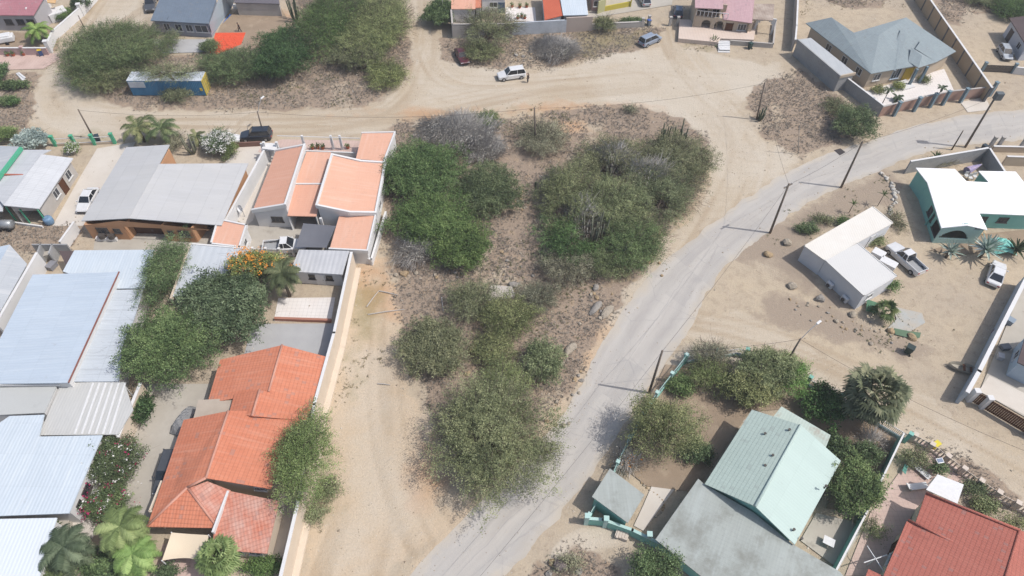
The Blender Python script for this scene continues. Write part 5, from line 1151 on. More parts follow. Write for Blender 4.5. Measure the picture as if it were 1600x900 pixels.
window(Sw, 0, 1, .35, 1.3, 1, 1.1); window(Sw, 0, 1, .7, 1.3, 1, 1.1); window(S2, 0, 1, .5, 1.6, 1, 1.1)
g = thing('corner_carport', 'small lean to carport with green grey sheet roof at the fence corner', 'carport', P(965, 800))
S = shell(g, [(953,732,2.6),(925,776,2.5),(981,817,2.4),(1007,773,2.5)], [(0,1,2,3)], slate, aquaw, over=.2, open=[(2,3)])
picket_fence('picket_fence', 'aqua picket fence on a low wall along the asphalt road', [(918,815),(949,762),(975,705),(1012,640),(1035,610),(1068,568)], 1.6, aquaP, aquaP, low=.5, lowm=aquaw, pil=7, pilh=1.8, pilw=.28)
picket_fence('picket_fence', 'aqua picket fence under the shrubs along the side street', [(1068,568),(1150,555),(1215,575),(1275,612),(1345,650),(1412,690)], 1.3, whitem, aquaw, low=.4, lowm=aquaP, pil=7, pilh=1.7, pilw=.34)
wall_line('boundary_wall', 'aqua front wall with square pillars below the corner carport', 'wall', [(915,818),(940,820),(985,836),(1030,858),(1060,880)], 1.3, aquaw, .22, aquaP, pilat=[P(915,818), P(944,822), P(1010,846)], pilm=aquaP, pilh=1.9, pilw=.38)
wall_line('boundary_wall', 'aqua dividing wall with white crest between the two gardens', 'wall', [(1412,678,1.9),(1375,755,1.9),(1352,805,1.9),(1306,892,1.9)], 1.9, aquaw, .16, whitew, z=1.9, cap_over=.0)
# red tile house bottom right
r = thing('red_tiled_house', 'house with large red tile roof in the lower right corner', 'house', P(1500, 850))
S = shell(r, [(1447,770,2.9),(1430,818,2.9),(1417,814,2.9),(1374,915,2.8),(1562,930,4.5),(1593,828,4.4)], [(0,1,2,3,4,5)], tileR, creamw, over=.35)
S2 = shell(r, [(1593,828,4.38),(1562,930,4.48),(1690,960,3.0),(1690,868,3.0)], [(0,1,2,3)], tileR, creamw, over=.35, ridge=[(0,1)])
mb = MB(); mb.tube([P(1447,770,3.0), P(1593,828,4.5)], .13, 6); mb.tube([P(1419,812,3.0), P(1488,846,3.5)], .11, 6); mb.build('ridge_cap', tileR, r, smooth=True)
window(S, 2, 3, .5, 1.3, 1, 1.1); door(S, 2, 3, .25, .9, 2.0, woodd)
aw = thing('white_awning', 'flat bright white awning at the gable of the red tiled house', 'awning', P(1475, 765))
mb = MB(); mb.slab([P(1447,765,2.4), P(1496,787,2.4), P(1506,757,2.4), P(1465,741,2.4)], .08); mb.build('canopy', whitem, aw); posts(aw, [(1466,743,2.4),(1504,758,2.4)], 2.3, whitem, .1)
bal = mat('cream_baluster', T(232,218,204), T(216,200,186))
picket_fence('balustrade_fence', 'cream balustrade fence along the side street in front of the red tiled house', [(1422,688),(1455,707),(1490,735),(1520,757),(1560,783),(1640,826)], 1.2, bal, bal, low=.3, lowm=bal, gap=.34, pw=.15, pil=8, pilh=1.3, pilw=.4, pick='balusters')
g = thing('garden_pergola', 'red tile corner roof piece at the lower edge near the clothesline', 'roof', P(1360, 905)); shell(g, [(1357,889,2.5),(1345,920,2.4),(1385,930,2.5),(1380,900,2.6)], [(0,1,2,3)], tileR, creamw, over=.2)
# green fence and others on the left street
picket_fence('rail_fence', 'green and white rail fence with flowering shrub behind it', [(88,228),(118,227),(148,226),(180,224)], 1.3, whitem, green_trim, low=.35, lowm=tanw, gap=9, pil=3, pilh=1.7, pilw=.4, rails=2, pick='rails')
picket_fence('wire_fence', 'dark wire fence in front of the blue grey bush', [(-40,228),(30,226)], 1.2, darkfr, darkfr, pil=2, pilw=.1, gap=.2, pw=.02)
wall_line('boundary_wall', 'low brown street wall in front of the parked dark car', 'wall', [(370,230),(408,228)], .8, brownw, .2, None)
# ================================================================== TREES AND SHRUBS
LOT = 'shrubs of the central scrub lot'
W4 = [(whitefl, 14)]
for a in (
 # central lot
 ('thorn_bush','dense bright green thorn bush right behind the peach house wall','bush',662,268,64,54,4.2,'bright',LOT,{}),
 ('thorn_bush','bright green bush reaching right towards the rubble gully','bush',762,298,54,42,3.4,'bright',LOT,{}),
 ('thorn_bush','broad dark green bush in front of the bright green thorn bushes','bush',682,346,72,46,3.6,'green',LOT,{}),
 ('thorn_bush','rounded green bush closest to the rubble heap of the sandy lot','bush',722,386,50,40,3.4,'green',LOT,{}),
 ('dead_bush','large silver grey leafless bush at the edge of the dirt road','bush',715,207,58,32,3.2,'dead',LOT,{}),
 ('thorn_bush','small fresh green bush growing out of the leafless silver bush','bush',757,190,27,18,3.0,'bright',LOT,{'dens':.6}),
 ('dead_bush','pale leafless twigs hanging over the scrub beside the silver bush','bush',757,233,32,20,1.6,'dead',LOT,{}),
 ('grey_bush','grey green bush standing around the bare pole','bush',848,216,40,27,2.4,'grey',LOT,{}),
 ('thicket_tree','green thicket crown at the left edge of the big thicket','tree',888,312,48,58,3.8,'acacia',LOT,{}),
 ('thicket_tree','wide olive thicket crown at the upper middle of the big thicket','tree',965,258,66,42,3.2,'acacia',LOT,{}),
 ('thicket_tree','green thicket crown at the upper right of the big thicket','tree',1058,250,58,46,3.4,'acacia',LOT,{}),
 ('thicket_tree','bright centre crown of the big thicket','tree',960,322,66,54,4.0,'acacia',LOT,{}),
 ('thicket_tree','green crown on the road side of the big thicket','tree',1028,302,62,50,3.6,'acacia',LOT,{}),
 ('thicket_tree','lower left green crown of the big thicket','tree',898,372,54,46,3.2,'acacia',LOT,{'leafkind':'green'}),
 ('thicket_tree','lower right green crown of the thicket next to the road','tree',985,378,60,46,3.4,'acacia',LOT,{'leafkind':'green'}),
 ('thicket_tree','lowest crown tip of the thicket near the roadside rubble','tree',950,412,34,24,2.6,'acacia',LOT,{}),
 ('dead_bush','grey leafless shrub among the upper crowns of the thicket','bush',962,248,40,24,3.7,'dead',LOT,{'twm':.35,'leafkind':'grey'}),
 ('dead_bush','grey leafless shrub in the right heart of the thicket','bush',1012,272,44,28,3.9,'dead',LOT,{'twm':.35,'leafkind':'grey'}),
 ('dead_bush','tangle of dark dry branches around the tall thicket cactus','bush',912,342,36,36,3.7,'dead',LOT,{'twm':.3,'dens':.5,'leafkind':'grey'}),
 ('dead_bush','dry twiggy shrub at the left foot of the thicket','bush',866,300,22,28,2.0,'dead',LOT,{}),
 ('grey_bush','grey green bush below the thicket','bush',886,417,45,30,2.6,'grey',LOT,{}),
 ('grey_bush','silvery bush right of the white concrete slab','bush',842,464,35,26,2.3,'grey',LOT,{'leafkind':'grey'}),
 ('acacia_bush','green bush left of the white concrete slab','bush',738,468,37,34,2.8,'acacia',LOT,{}),
 ('acacia_bush','grey green bush in front of the white concrete slab','bush',795,495,46,36,2.8,'acacia',LOT,{}),
 ('acacia_bush','dark green bush beside the clear sandy strip','bush',680,542,54,50,3.2,'green',LOT,{'leafkind':'acacia'}),
 ('acacia_bush','thin bush above the tan boulder hollow','bush',770,545,34,30,2.2,'acacia',LOT,{}),
 ('acacia_bush','compact green bush at the right rim of the lot near the road','bush',848,566,34,34,2.8,'green',LOT,{'leafkind':'acacia'}),
 ('acacia_bush','low bush joining the big roadside acacia to the boulders','bush',790,592,42,28,2.4,'acacia',LOT,{}),
 ('acacia_tree','big open crowned acacia leaning over the asphalt road edge','tree',768,680,100,106,5.6,'acacia',LOT,{'gaps':.33,'dens':1.15,'n_limbs':22}),
 ('low_bush','low branch spray of leaves lying out over the asphalt','bush',850,705,32,16,1.0,'acacia',LOT,{'dens':.35}),
 ('dead_bush','brown twig bush at the foot of the peach house corner','bush',648,392,32,22,1.8,'dead',LOT,{}),
 ('low_bush','tiny dark bush on the open scrub by the dirt road','bush',986,171,10,6,.8,'grey',LOT,{}),
 # left yards
 ('feathery_tree','bright feathery tree leaning on the orange tile roof','tree',474,712,46,80,6.0,'acacia',None,{'leafkind':'feather','dens':1.2}),
 ('feathery_tree','slim feathery tree beside the pale blue metal roof','tree',258,425,32,56,4.6,'acacia',None,{'leafkind':'green','dens':1.2}),
 ('shade_tree','big dark leafed tree above the cluttered backyard','tree',352,480,72,68,5.6,'dark',None,{'leafkind':'ficus'}),
 ('shade_tree','big rounded green tree left of the dark leafed tree','tree',262,540,78,62,6.0,'green',None,{}),
 ('flowering_tree','tree full of orange blossoms above the garden palm','tree',402,418,50,32,6.4,'olive',None,{'flowers':[(orangefl, 7)]}),
 ('garden_bush','small dark bush at the cream garden wall','bush',226,637,15,24,2.2,'dark',None,{}),
 ('flowering_bush','tall bush with white and magenta blossoms by the icy roof','bush',180,722,42,42,3.4,'green',None,{'flowers':[(whitefl, 1.6), (pinkfl, 1.0)]}),
 ('flowering_bush','lower bush with magenta blossoms above the feather palms','bush',168,790,38,30,2.6,'green',None,{'flowers':[(whitefl, 2), (pinkfl, 2.2)]}),
 ('garden_bush','dark green bush in the lower left corner beside the icy roof','bush',86,892,30,20,2.4,'green',None,{}),
 ('garden_bush','dark shaded undergrowth beneath the bottom palms','bush',185,882,56,24,1.2,'dark',None,{'dens':.8}),
 ('garden_bush','green bush beneath the cream shade sail','bush',262,895,18,12,1.4,'bright',None,{}),
 ('garden_bush','small bushes at the lower gable of the orange roof','bush',412,886,32,14,1.4,'green',None,{}),
 ('garden_bush','low green weeds bush outside the long cream wall','bush',492,800,16,18,1.0,'acacia',None,{}),
 ('garden_bush','green bush right beside the trunk of the roof leaning tree','bush',515,765,18,20,1.8,'acacia',None,{}),
 ('blue_bush','blue grey succulent bush at the wire fence','bush',48,218,31,17,2.4,'blue',None,{}),
 ('garden_bush','yellow green bush in front of the wire fence','bush',8,210,18,12,1.8,'bright',None,{}),
 ('flowering_bush','small round white flowering shrub behind the green rail fence','bush',112,232,10,9,1.5,'green',None,{'flowers':[(whitefl, 30)]}),
 ('flowering_bush','large white flowering bush by the parked dark car','bush',340,222,24,20,2.8,'green',None,{'flowers':[(whitefl, 22)]}),
 ('garden_bush','round olive bush below the white flowering bush','bush',358,234,13,14,2.0,'olive',None,{}),
 ('garden_bush','dry bush at the corner of the grey metal roof','bush',273,222,14,14,2.0,'grey',None,{}),
 # upper left block
 ('acacia_tree','sprawling acacia covering the corner of the dirt road','tree',178,80,84,50,4.6,'acacia',None,{'leafkind':'green'}),
 ('acacia_tree','lower acacia crown left of the blue container','tree',160,118,56,26,3.0,'acacia',None,{}),
 ('acacia_tree','green acacia between the container and the tarp yard','tree',362,103,58,28,3.2,'acacia',None,{'leafkind':'green'}),
 ('acacia_tree','flat acacia spray hanging over the container roof','tree',262,113,56,14,3.9,'acacia',None,{'dens':.4,'flat':.6,'twm':.6}),
 ('acacia_bush','small bush growing in front of the blue container','bush',276,148,24,12,1.6,'acacia',None,{}),
 ('dense_tree','dense dark green tree right of the dirt yard','tree',443,84,46,42,4.6,'green',None,{'leafkind':'deep'}),
 ('acacia_tree','tall acacia crown at the top beside the tall cactus','tree',520,30,54,50,5.0,'acacia',None,{'leafkind':'green'}),
 ('acacia_tree','wide acacia crown beside the dirt lane to the north','tree',588,42,58,52,4.8,'acacia',None,{}),
 ('acacia_tree','acacia crown below the wide lane acacia','tree',556,84,46,24,3.4,'acacia',None,{}),
 ('acacia_bush','light green low bush at the bend of the dirt lane','bush',604,116,33,22,2.0,'acacia',None,{'leafkind':'olive'}),
 ('garden_bush','green bush in the paved yard beside the red tarp','bush',328,72,15,10,1.6,'bright',None,{}),
 ('garden_bush','bush in front of the blue grey house','bush',265,65,12,16,2.6,'acacia',None,{}),
 ('hedge','clipped green hedge row left of the dirt road','hedge',18,133,28,7,1.2,'dark',None,{}),
 ('garden_bush','dark round bush at the left frame edge above the hedge','bush',-2,114,12,14,2.0,'dark',None,{}),
 ('garden_bush','low bright bush below the clipped hedge','bush',8,158,14,8,1.2,'bright',None,{}),
 ('garden_bush','low dark bush at the tip of the bright bush','bush',22,159,9,7,1.2,'dark',None,{}),
 ('garden_bush','bushes along the white street wall top left','bush',100,22,16,9,1.4,'green',None,{}),
 ('garden_bush','dark bush behind the white street wall','bush',126,6,15,10,2.4,'dark',None,{}),
 # top middle
 ('lane_bush','green bush at the dark wall beside the dirt lane','bush',687,20,24,22,3.4,'dark',None,{}),
 ('thin_tree','thin feathery tree hanging over the grey block wall','tree',762,45,52,32,4.0,'acacia',None,{'dens':.55,'gaps':.4}),
 ('thin_tree','feathery bush beside the parked maroon car','bush',752,80,34,16,2.2,'acacia',None,{'dens':.8}),
 ('dead_bush','grey brown thorn scrub heap behind the white car','bush',868,76,34,18,1.6,'dead',None,{}),
 ('acacia_bush','grey green bush at the planter wall','bush',943,38,18,12,2.0,'acacia',None,{}),
 ('low_bush','small green bush in the dry grass above the white car','bush',887,84,9,6,.9,'bright',None,{}),
 ('garden_bush','row of small bushes on the planter wall','bush',985,33,22,5,1.0,'green',None,{}),
 # right
 ('roadside_bush','dense feathery green bush at the corner of the villa wall','bush',1336,192,33,27,3.6,'bright',None,{'leafkind':'green'}),
 ('low_bush','low bush left of the feathery villa corner bush','bush',1308,168,20,16,1.2,'acacia',None,{'dens':.6}),
 ('garden_tree','grey leafed garden shrub inside the aqua road fence','tree',1110,555,36,22,2.8,'grey',None,{}),
 ('garden_tree','broad green garden tree at the side street fence','tree',1200,578,52,38,4.4,'green',None,{'leafkind':'acacia'}),
 ('garden_tree','yellowish green garden tree in front of the broad tree','tree',1178,606,48,34,3.8,'olive',None,{}),
 ('garden_tree','sage coloured shrub in the middle of the fenced garden','bush',1110,588,38,26,3.0,'grey',None,{'leafkind':'olive'}),
 ('garden_bush','bright green small bush right behind the aqua road fence','bush',1064,605,19,18,1.8,'bright',None,{}),
 ('garden_tree','large grey green tree overhanging the aqua road fence','tree',1034,668,60,50,6.2,'acacia',None,{'leafkind':'acacia','dens':1.3}),
 ('garden_bush','green bush between the grey tree and the mint roof','bush',1088,705,26,18,1.8,'bright',None,{}),
 ('garden_bush','thorny bush with orange tips beside the corner carport','bush',978,722,22,14,1.4,'dead',None,{'flowers':[(orangefl, 2)]}),
 ('garden_tree','leafy rounded tree right of the mint gable roof','tree',1336,762,48,46,4.4,'olive',None,{'leafkind':'green'}),
 ('garden_bush','bright green bush above the rounded garden tree','bush',1354,712,24,19,2.2,'green',None,{}),
 ('garden_tree','dark shaded tree between the mint gable and the old fan palm','tree',1290,632,34,32,3.2,'dark',None,{}),
 ('garden_tree','feathery right flank of the broad garden tree at the street light','tree',1238,588,24,34,3.4,'acacia',None,{'leafkind':'feather'}),
 ('garden_bush','dark bush in the shade behind the mint gable','bush',1300,698,30,22,1.8,'dark',None,{}),
 ('garden_bush','grey twiggy shrub beneath the old fan palm','bush',1362,690,22,16,1.4,'dead',None,{}),
 ('fence_bush','hedge bush behind the start of the balustrade fence','bush',1432,718,28,14,1.4,'acacia',None,{}),
 ('fence_bush','round green bush beside the solar garden lamp','bush',1466,734,14,11,1.6,'bright',None,{}),
 ('fence_bush','green bush on the street side of the white awning','bush',1522,764,17,10,1.4,'bright',None,{}),
 ('fence_bush','dry olive shrubs between awning and balustrade','bush',1542,792,22,12,1.2,'olive',None,{}),
 ('fence_bush','shrub row at the right end of the balustrade','bush',1584,818,22,10,1.2,'acacia',None,{}),
 ('garden_bush','bush at the aqua dividing wall beside the red roof','bush',1362,826,16,16,1.2,'acacia',None,{'dens':.7}),
 ('street_tree','bright green leafy tree at the bottom edge before the grey roof','tree',1022,888,46,28,3.6,'bright',None,{'leafkind':'green'}),
 ('rock_bush','greyish succulent bush among the rocks at the bottom edge','bush',890,882,22,14,1.0,'grey',None,{}),
 ('planting_bush','succulent planting in front of the cream cabin roof','bush',1262,357,16,9,1.1,'green',None,{}),
 ('planting_bush','low planting between boulder and cream cabin roof','bush',1285,343,18,7,.9,'acacia',None,{}),
 ('planting_bush','small shrub at the upper corner of the cabin','bush',1316,346,10,7,1.0,'green',None,{}),
 ('planting_bush','dry shrub strip between the cabin and the white pickup','bush',1366,374,18,10,1.0,'olive',None,{}),
 ('planting_bush','green shrub at the lower right corner of the cabin','bush',1396,448,11,9,1.4,'bright',None,{}),
 ('planting_bush','shrubs along the stone border of the aqua house','bush',1402,345,10,20,.8,'acacia',None,{'dens':.5}),
 ('planting_bush','potted plants along the block wall behind the white roof','bush',1470,254,26,6,.9,'grey',None,{}),
 ('dark_woods_bush','dark bushes at the upper right corner','bush',1585,12,34,18,2.4,'green',None,{}),
 ('dark_woods_bush','dark bush beside the tan plaster wall top','bush',1535,-4,30,12,1.8,'acacia',None,{}),
):
    plant(*a[:10], **a[10])
# palms
feather_palm('coconut_palm','left coconut palm of the pair at the street behind the grey roof',226,221,2.6,3.0,14,'palm','palms by the grey roof')
feather_palm('coconut_palm','right coconut palm of the pair, leaning to the dry bush',262,222,2.6,3.0,14,'palm','palms by the grey roof')
feather_palm('small_palm','small palm standing between the tall cactus and the white bush',312,226,1.6,1.5,11,'palm')
feather_palm('garden_palm','feather palm between the orange blossoms and the metal roof shed',453,463,4.4,2.5,22,'palm',None,.7,.5)
feather_palm('garden_palm','young palm in the forecourt of the pink tiled house',68,66,2.4,2.6,18,'fan',None,.6,.5)
feather_palm('dark_palm','dark feather palm left of the bright palms at the bottom',124,872,3.0,2.5,32,'palmdark',None,.85,.5,.2)
feather_palm('bright_palm','tall bright palm at the flowering bush near the tile hip',214,846,3.8,2.4,36,'fan',None,.85,.5,.2)
feather_palm('bright_palm','bright palm just left of the cream shade sail',226,882,2.8,2.2,34,'fan',None,.85,.45,.2)
fan_palm('fan_palm','round light green fan palm in front of the shade sail',355,884,2.4,2.15,70,'fan',None,0,.22,'palm tree',15,.55,.45)
fan_palm('old_fan_palm','shaggy old fan palm with dry fronds on the side street',1340,652,4.4,3.5,54,'oldfan',None,22,.3,'palm tree',19,.62,.42)
fan_palm('young_fan_palm','young fan palm at the corner of the white cabin',1376,496,1.3,1.8,11,'palm',None,0,.12)
for i, (px, py) in enumerate(((1374,171),(1456,166))):
    h = height_at(px, py, (140, 137)[i])
    feather_palm('young_palm', ('slender young palm at the left end of the villa patio wall','slender young palm before the villa columns')[i], px, py, h, .9, 9, 'palmdark', 'young palms on the villa patio', tr=.06)
feather_palm('young_palm','small palm between the two slender villa palms',1400,158,.7,1.1,9,'palmdark','young palms on the villa patio', tr=.06)
for q, l in (((1372,140),'round green shrub at the villa window'),((1405,134),'green shrub left of the villa porch'),((1444,124),'small shrub right of the villa columns')): plant('patio_shrub', l, 'bush', q[0], q[1], 8, 6, .9, 'olive', 'shrubs on the villa patio')
agave('agave_palm','blue agave palm nearest the aqua porch',1478,402,1.7,30,th=1.0,group='blue agaves by the aqua house')
agave('agave_palm','large blue agave palm beside the teal tarp',1531,402,2.4,36,th=1.3,group='blue agaves by the aqua house')
agave('agave_palm','half hidden agave behind the white sedan',1582,398,1.8,24,th=.8,group='blue agaves by the aqua house', kind='palmdark')
agave('agave_plant','spiky dark agave beside the white front steps',1115,68,1.5,26,'dark')
agave('agave_plant','succulent rosette on the planting bank of the cabin',1248,360,.9,20,'olive')
agave('agave_plant','spiky palm plant at the block wall behind the white roof',1459,252,1.2,22,'dark',.6)
agave('papaya_plant','thin young papaya plant at the upper corner of the cabin',1371,322,.9,12,'bright',2.0,tr=.05)
agave('papaya_plant','thin young papaya plant near the roadside planting bank',1326,333,.8,12,'bright',1.6,tr=.05)
agave('pot_plant','leafy plant beside the entrance steps of the icy roof house',91,826,1.0,16,'dark',.4)
# cacti
cactus('column_cactus','tall column cactus cluster at the upper tip of the thicket',1035,225,9,3.4,.9,'column cacti')
cactus('column_cactus','tallest column cactus at the tip of the thicket beside the dirt road',1060,228,9,4.4,1.0,'column cacti')
cactus('column_cactus','column cactus in the grey upper part of the thicket',952,280,14,4.6,1.2,'column cacti', cactg)
cactus('column_cactus','tall pale column cactus stand at the lower edge of the thicket',925,382,26,5.4,1.9,'column cacti', cactg, .09)
cactus('column_cactus','dark column cactus group by the lowest crown of the thicket',968,412,9,3.2,.9,'column cacti')
cactus('column_cactus','small column cactus in the gully left of the thicket',836,303,3,2.4,.15,'column cacti')
cactus('column_cactus','cactus group at the foot of the pole right of the dirt road',1186,188,9,2.4,.7,'column cacti')
cactus('column_cactus','tall bundled cactus between coconut palms and white bush',302,240,13,3.4,.8,'column cacti', cactg)
cactus('column_cactus','tall dark candelabra cactus behind the dense green tree',462,32,12,5.5,1.3,'column cacti')
# ================================================================== VEHICLES
rubber = plain('tyre_rubber', (.02, .02, .022), .8, .2); rimm = plain('wheel_rim', T(200,202,206), .35, .5, .5)
carglass = plain('car_glass', (.018, .022, .028), .08, .7); lampw = plain('headlight_lens', T(230,232,236), .15, .6); lampr = plain('taillight_lens', (.35, .02, .02), .2, .5)
def paint(n, c): return plain('paint_'+n, c, .28, .5, 0, .6)
SHAPES = {  # L, W, H, shoulder, cabin base front, cabin base back, roof front, roof back
 'sedan': (4.55, 1.76, 1.44, .92, .95, -1.75, .25, -1.05), 'suv': (4.6, 1.86, 1.70, 1.02, 1.0, -2.2, .35, -1.95),
 'van': (4.4, 1.76, 1.62, .95, 1.35, -2.1, .55, -1.85), 'hatch': (4.0, 1.7, 1.5, .93, .95, -1.9, .25, -1.5), 'pickup': (5.4, 1.88, 1.78, 1.08, 1.15, -.55, .5, -.4)}
def car(name, label, cat, kind, pm, px, py, qx, qy, group=None, z=0):
    """centre of the footprint at photo point (px,py), nose towards (qx,qy)"""
    c = P(px, py); f = P(qx, qy)-c; rz = math.atan2(f.y, f.x); root = thing(name, label, cat, c, rz, group)
    L, W, H, sh, cf, cb, rf, rb = SHAPES[kind]; hl, hw = L/2, W/2
    secs = [(hl, .72, .38, sh-.34), (hl-.12, .86, .24, sh-.24), (hl-.75, .97, .2, sh-.12), (cf, 1.0, .2, sh-.02), (cf-.5, 1.0, .2, sh), (0, 1.0, .2, sh), (cb+.2, 1.0, .2, sh), (max(-hl+.55, cb-.1) if cb-.1 > -hl+.5 else -hl+.45, .98, .22, sh-.03), (-hl+.1, .9, .26, sh-.1), (-hl, .8, .4, sh-.2)]
    secs = sorted(secs, key=lambda s: -s[0])
    mb = MB(); nr = 10
    for x, k, zb_, zt in secs:
        w = hw*k; pr = [(-w*.9, zb_), (-w, zb_+.12), (-w, zt-.16), (-w*.95, zt-.04), (-w*.82, zt), (w*.82, zt), (w*.95, zt-.04), (w, zt-.16), (w, zb_+.12), (w*.9, zb_)]
        mb.v += [Vector((x, y, z_)) for y, z_ in pr]
    ns = len(secs)
    if kind == 'pickup':
        # open load bed: leave the top of the rear sections out
        mb.f = [(i*nr+k, i*nr+(k+1) % nr, (i+1)*nr+(k+1) % nr, (i+1)*nr+k) for i in range(ns-1) for k in range(nr) if not (k == 4 and secs[i+1][0] < cb-.05)]
    else: mb.f = [(i*nr+k, i*nr+(k+1) % nr, (i+1)*nr+(k+1) % nr, (i+1)*nr+k) for i in range(ns-1) for k in range(nr)]
    mb.f += [tuple(range(nr)), tuple(range((ns-1)*nr+nr-1, (ns-1)*nr-1, -1))]
    # roof panel and pillars
    by, ry_ = hw*.86, hw*.70
    roof = [(rf, -ry_), (rf, ry_), (rb, ry_), (rb, -ry_)]
    vs = [(x, y, H-.05) for x, y in roof] + [(x*.94+(rf+rb)/2*.06, y*.9, H) for x, y in roof] 
    mb.add(vs, [(4,5,6,7), (0,1,5,4), (1,2,6,5), (2,3,7,6), (3,0,4,7), (3,2,1,0)])
    for y0, y1 in ((by, ry_), (-by, -ry_)):
        mb.tube([(cf, y0, sh-.03), (rf, y1, H-.04)], .055, 5); mb.tube([(cb, y0, sh-.03), (rb, y1, H-.04)], .07, 5)
        xm = (rf+rb)/2; mb.tube([(xm, y0*1.01, sh-.03), (xm, y1*1.01, H-.05)], .045, 5)
    body = mb.build('body', pm, root, True, smooth=False, bevel=.03)
    def g(nm, pts, m=carglass):
        q = MB(); q.add(pts, [tuple(range(len(pts)))]); return q.build(nm, m, root, True)
    o_ = .0
    g('windscreen', [(cf, -by, sh-.01), (cf, by, sh-.01), (rf, ry_, H-.05), (rf, -ry_, H-.05)])
    g('rear_window', [(cb, -by, sh-.01), (cb, by, sh-.01), (rb, ry_, H-.05), (rb, -ry_, H-.05)])
    for s in (-1, 1): g('side_window', [(cf, s*by, sh-.01), (cb, s*by, sh-.01), (rb, s*ry_, H-.05), (rf, s*ry_, H-.05)])
    if kind == 'pickup':
        q = MB(); q.box(((cb-.12-hl+.2)/2, 0, .62), (hl+cb-.15, W*.8, .05)); q.build('load_bed', plain('bed_liner', T(176,178,180), .8), root, True)
        q = MB()
        for s in (-1, 1): q.box(((cb-hl)/2, s*hw*.86, sh-.04), (hl+cb-.1, .07, .1))
        q.box((-hl+.06, 0, sh-.12), (.07, W*.84, .3)); q.build('bed_rail', pm, root, True)
    for sx in (hl-.85, -hl+.85):
        for s in (-1, 1):
            q = MB(); q.tube([(sx, s*(hw-.2), .33), (sx, s*(hw+.015), .33)], .33, 18); w_ = q.build('wheel', rubber, root, True)
            q = MB(); q.tube([(sx, s*(hw+.0), .33), (sx, s*(hw+.03), .33)], .2, 12); q.build('rim', rimm, w_, True)
    for s in (-1, 1):
        q = MB(); q.box((hl-.1, s*hw*.62, sh-.34), (.14, .38, .14)); q.build('headlight', lampw, root, True, bevel=.02)
        q = MB(); q.box((-hl+.03, s*hw*.68, sh-.28), (.1, .28, .18)); q.build('taillight', lampr, root, True, bevel=.02)
        q = MB(); q.box((cf-.25, s*(hw+.1), sh+.03), (.12, .2, .14)); q.build('mirror', pm, root, True, bevel=.02)
    q = MB(); q.box((hl-.02, 0, .42), (.1, W*.6, .16)); q.build('front_grille', blackm, root, True)
    return root
car('parked_car','white sport utility car standing on the dirt road with a person behind','car','suv',paint('white', T(246,246,246)),799,121,777,124)
car('parked_car','maroon sedan parked beside the feathery bush at the dirt lane','car','sedan',paint('maroon', T(98,38,46)),722,92,727,102)
car('parked_car','silver blue minivan parked on the drive above the dirt road','car','van',paint('silver_blue', T(160,172,190)),1015,67,1031,60)
car('parked_car','silver car on the pale concrete drive at the top edge','car','hatch',paint('silver', T(196,202,208)),1006,4,1000,-8)
car('parked_car','black car parked on the dirt road behind the white portico','car','suv',paint('black', T(52,58,68)),402,216,380,217)
car('parked_car','white sedan on the driveway left of the grey gable roof','car','sedan',paint('white', T(246,246,246)),140,317,131,333)
car('pickup_truck','white pickup half under the dark shade net','pickup truck','pickup',paint('white', T(246,246,246)),447,390,480,388)
car('parked_car','dark grey car in the shade of the orange tile roof','car','suv',paint('dark', T(84,86,90)),266,742,257,770)
car('pickup_truck','white pickup with open bed parked beside the white cabin','pickup truck','pickup',paint('white', T(246,246,246)),1412,409,1387,386)
car('parked_car','white sedan parked alone on the bare earth by the long wall','car','sedan',paint('white', T(246,246,246)),1553,432,1560,410)
car('parked_car','silver hatchback in front of the brown roofed house','car','hatch',paint('silver', T(210,214,220)),1568,87,1576,102)
car('parked_car','dark pickup at the top edge near the blue grey roof','car','pickup',paint('dark', T(70,80,98)),238,10,236,24)
car('parked_car','dark car behind the low wall left of the drive','car','hatch',paint('navy', T(62,78,104)),1059,22,1060,8)
car('parked_car','white van standing before the dark grey sheet roof','car','van',paint('white', T(246,246,246)),413,14,425,14)
car('parked_car','white car hidden behind the white flowering bush','car','sedan',paint('white', T(246,246,246)),352,222,372,221)
# covered vehicle
r = thing('covered_car', 'car under a crinkled grey cover beside the orange tile roof', 'covered car', P(286, 662))
c = P(292, 660); mb = MB(); 
for i in range(13):
    for j in range(9):
        u, v = i/12*2-1, j/8*2-1; z = 1.2*(1-abs(u)**3.2*.75)*(1-abs(v)**5*.85)+.06*math.sin(i*2.3+j*1.7); x, y = v*.85, u*1.7
        a = -.35; mb.v.append(c+V3(x*math.cos(a)-y*math.sin(a), x*math.sin(a)+y*math.cos(a), max(.05, z)))
mb.f = [(i*9+j, i*9+j+1, (i+1)*9+j+1, (i+1)*9+j) for i in range(12) for j in range(8)]; mb.build('cover', mat('grey_tarpaulin', T(166,166,166), T(132,132,134), fine=3, bump=.1), r)
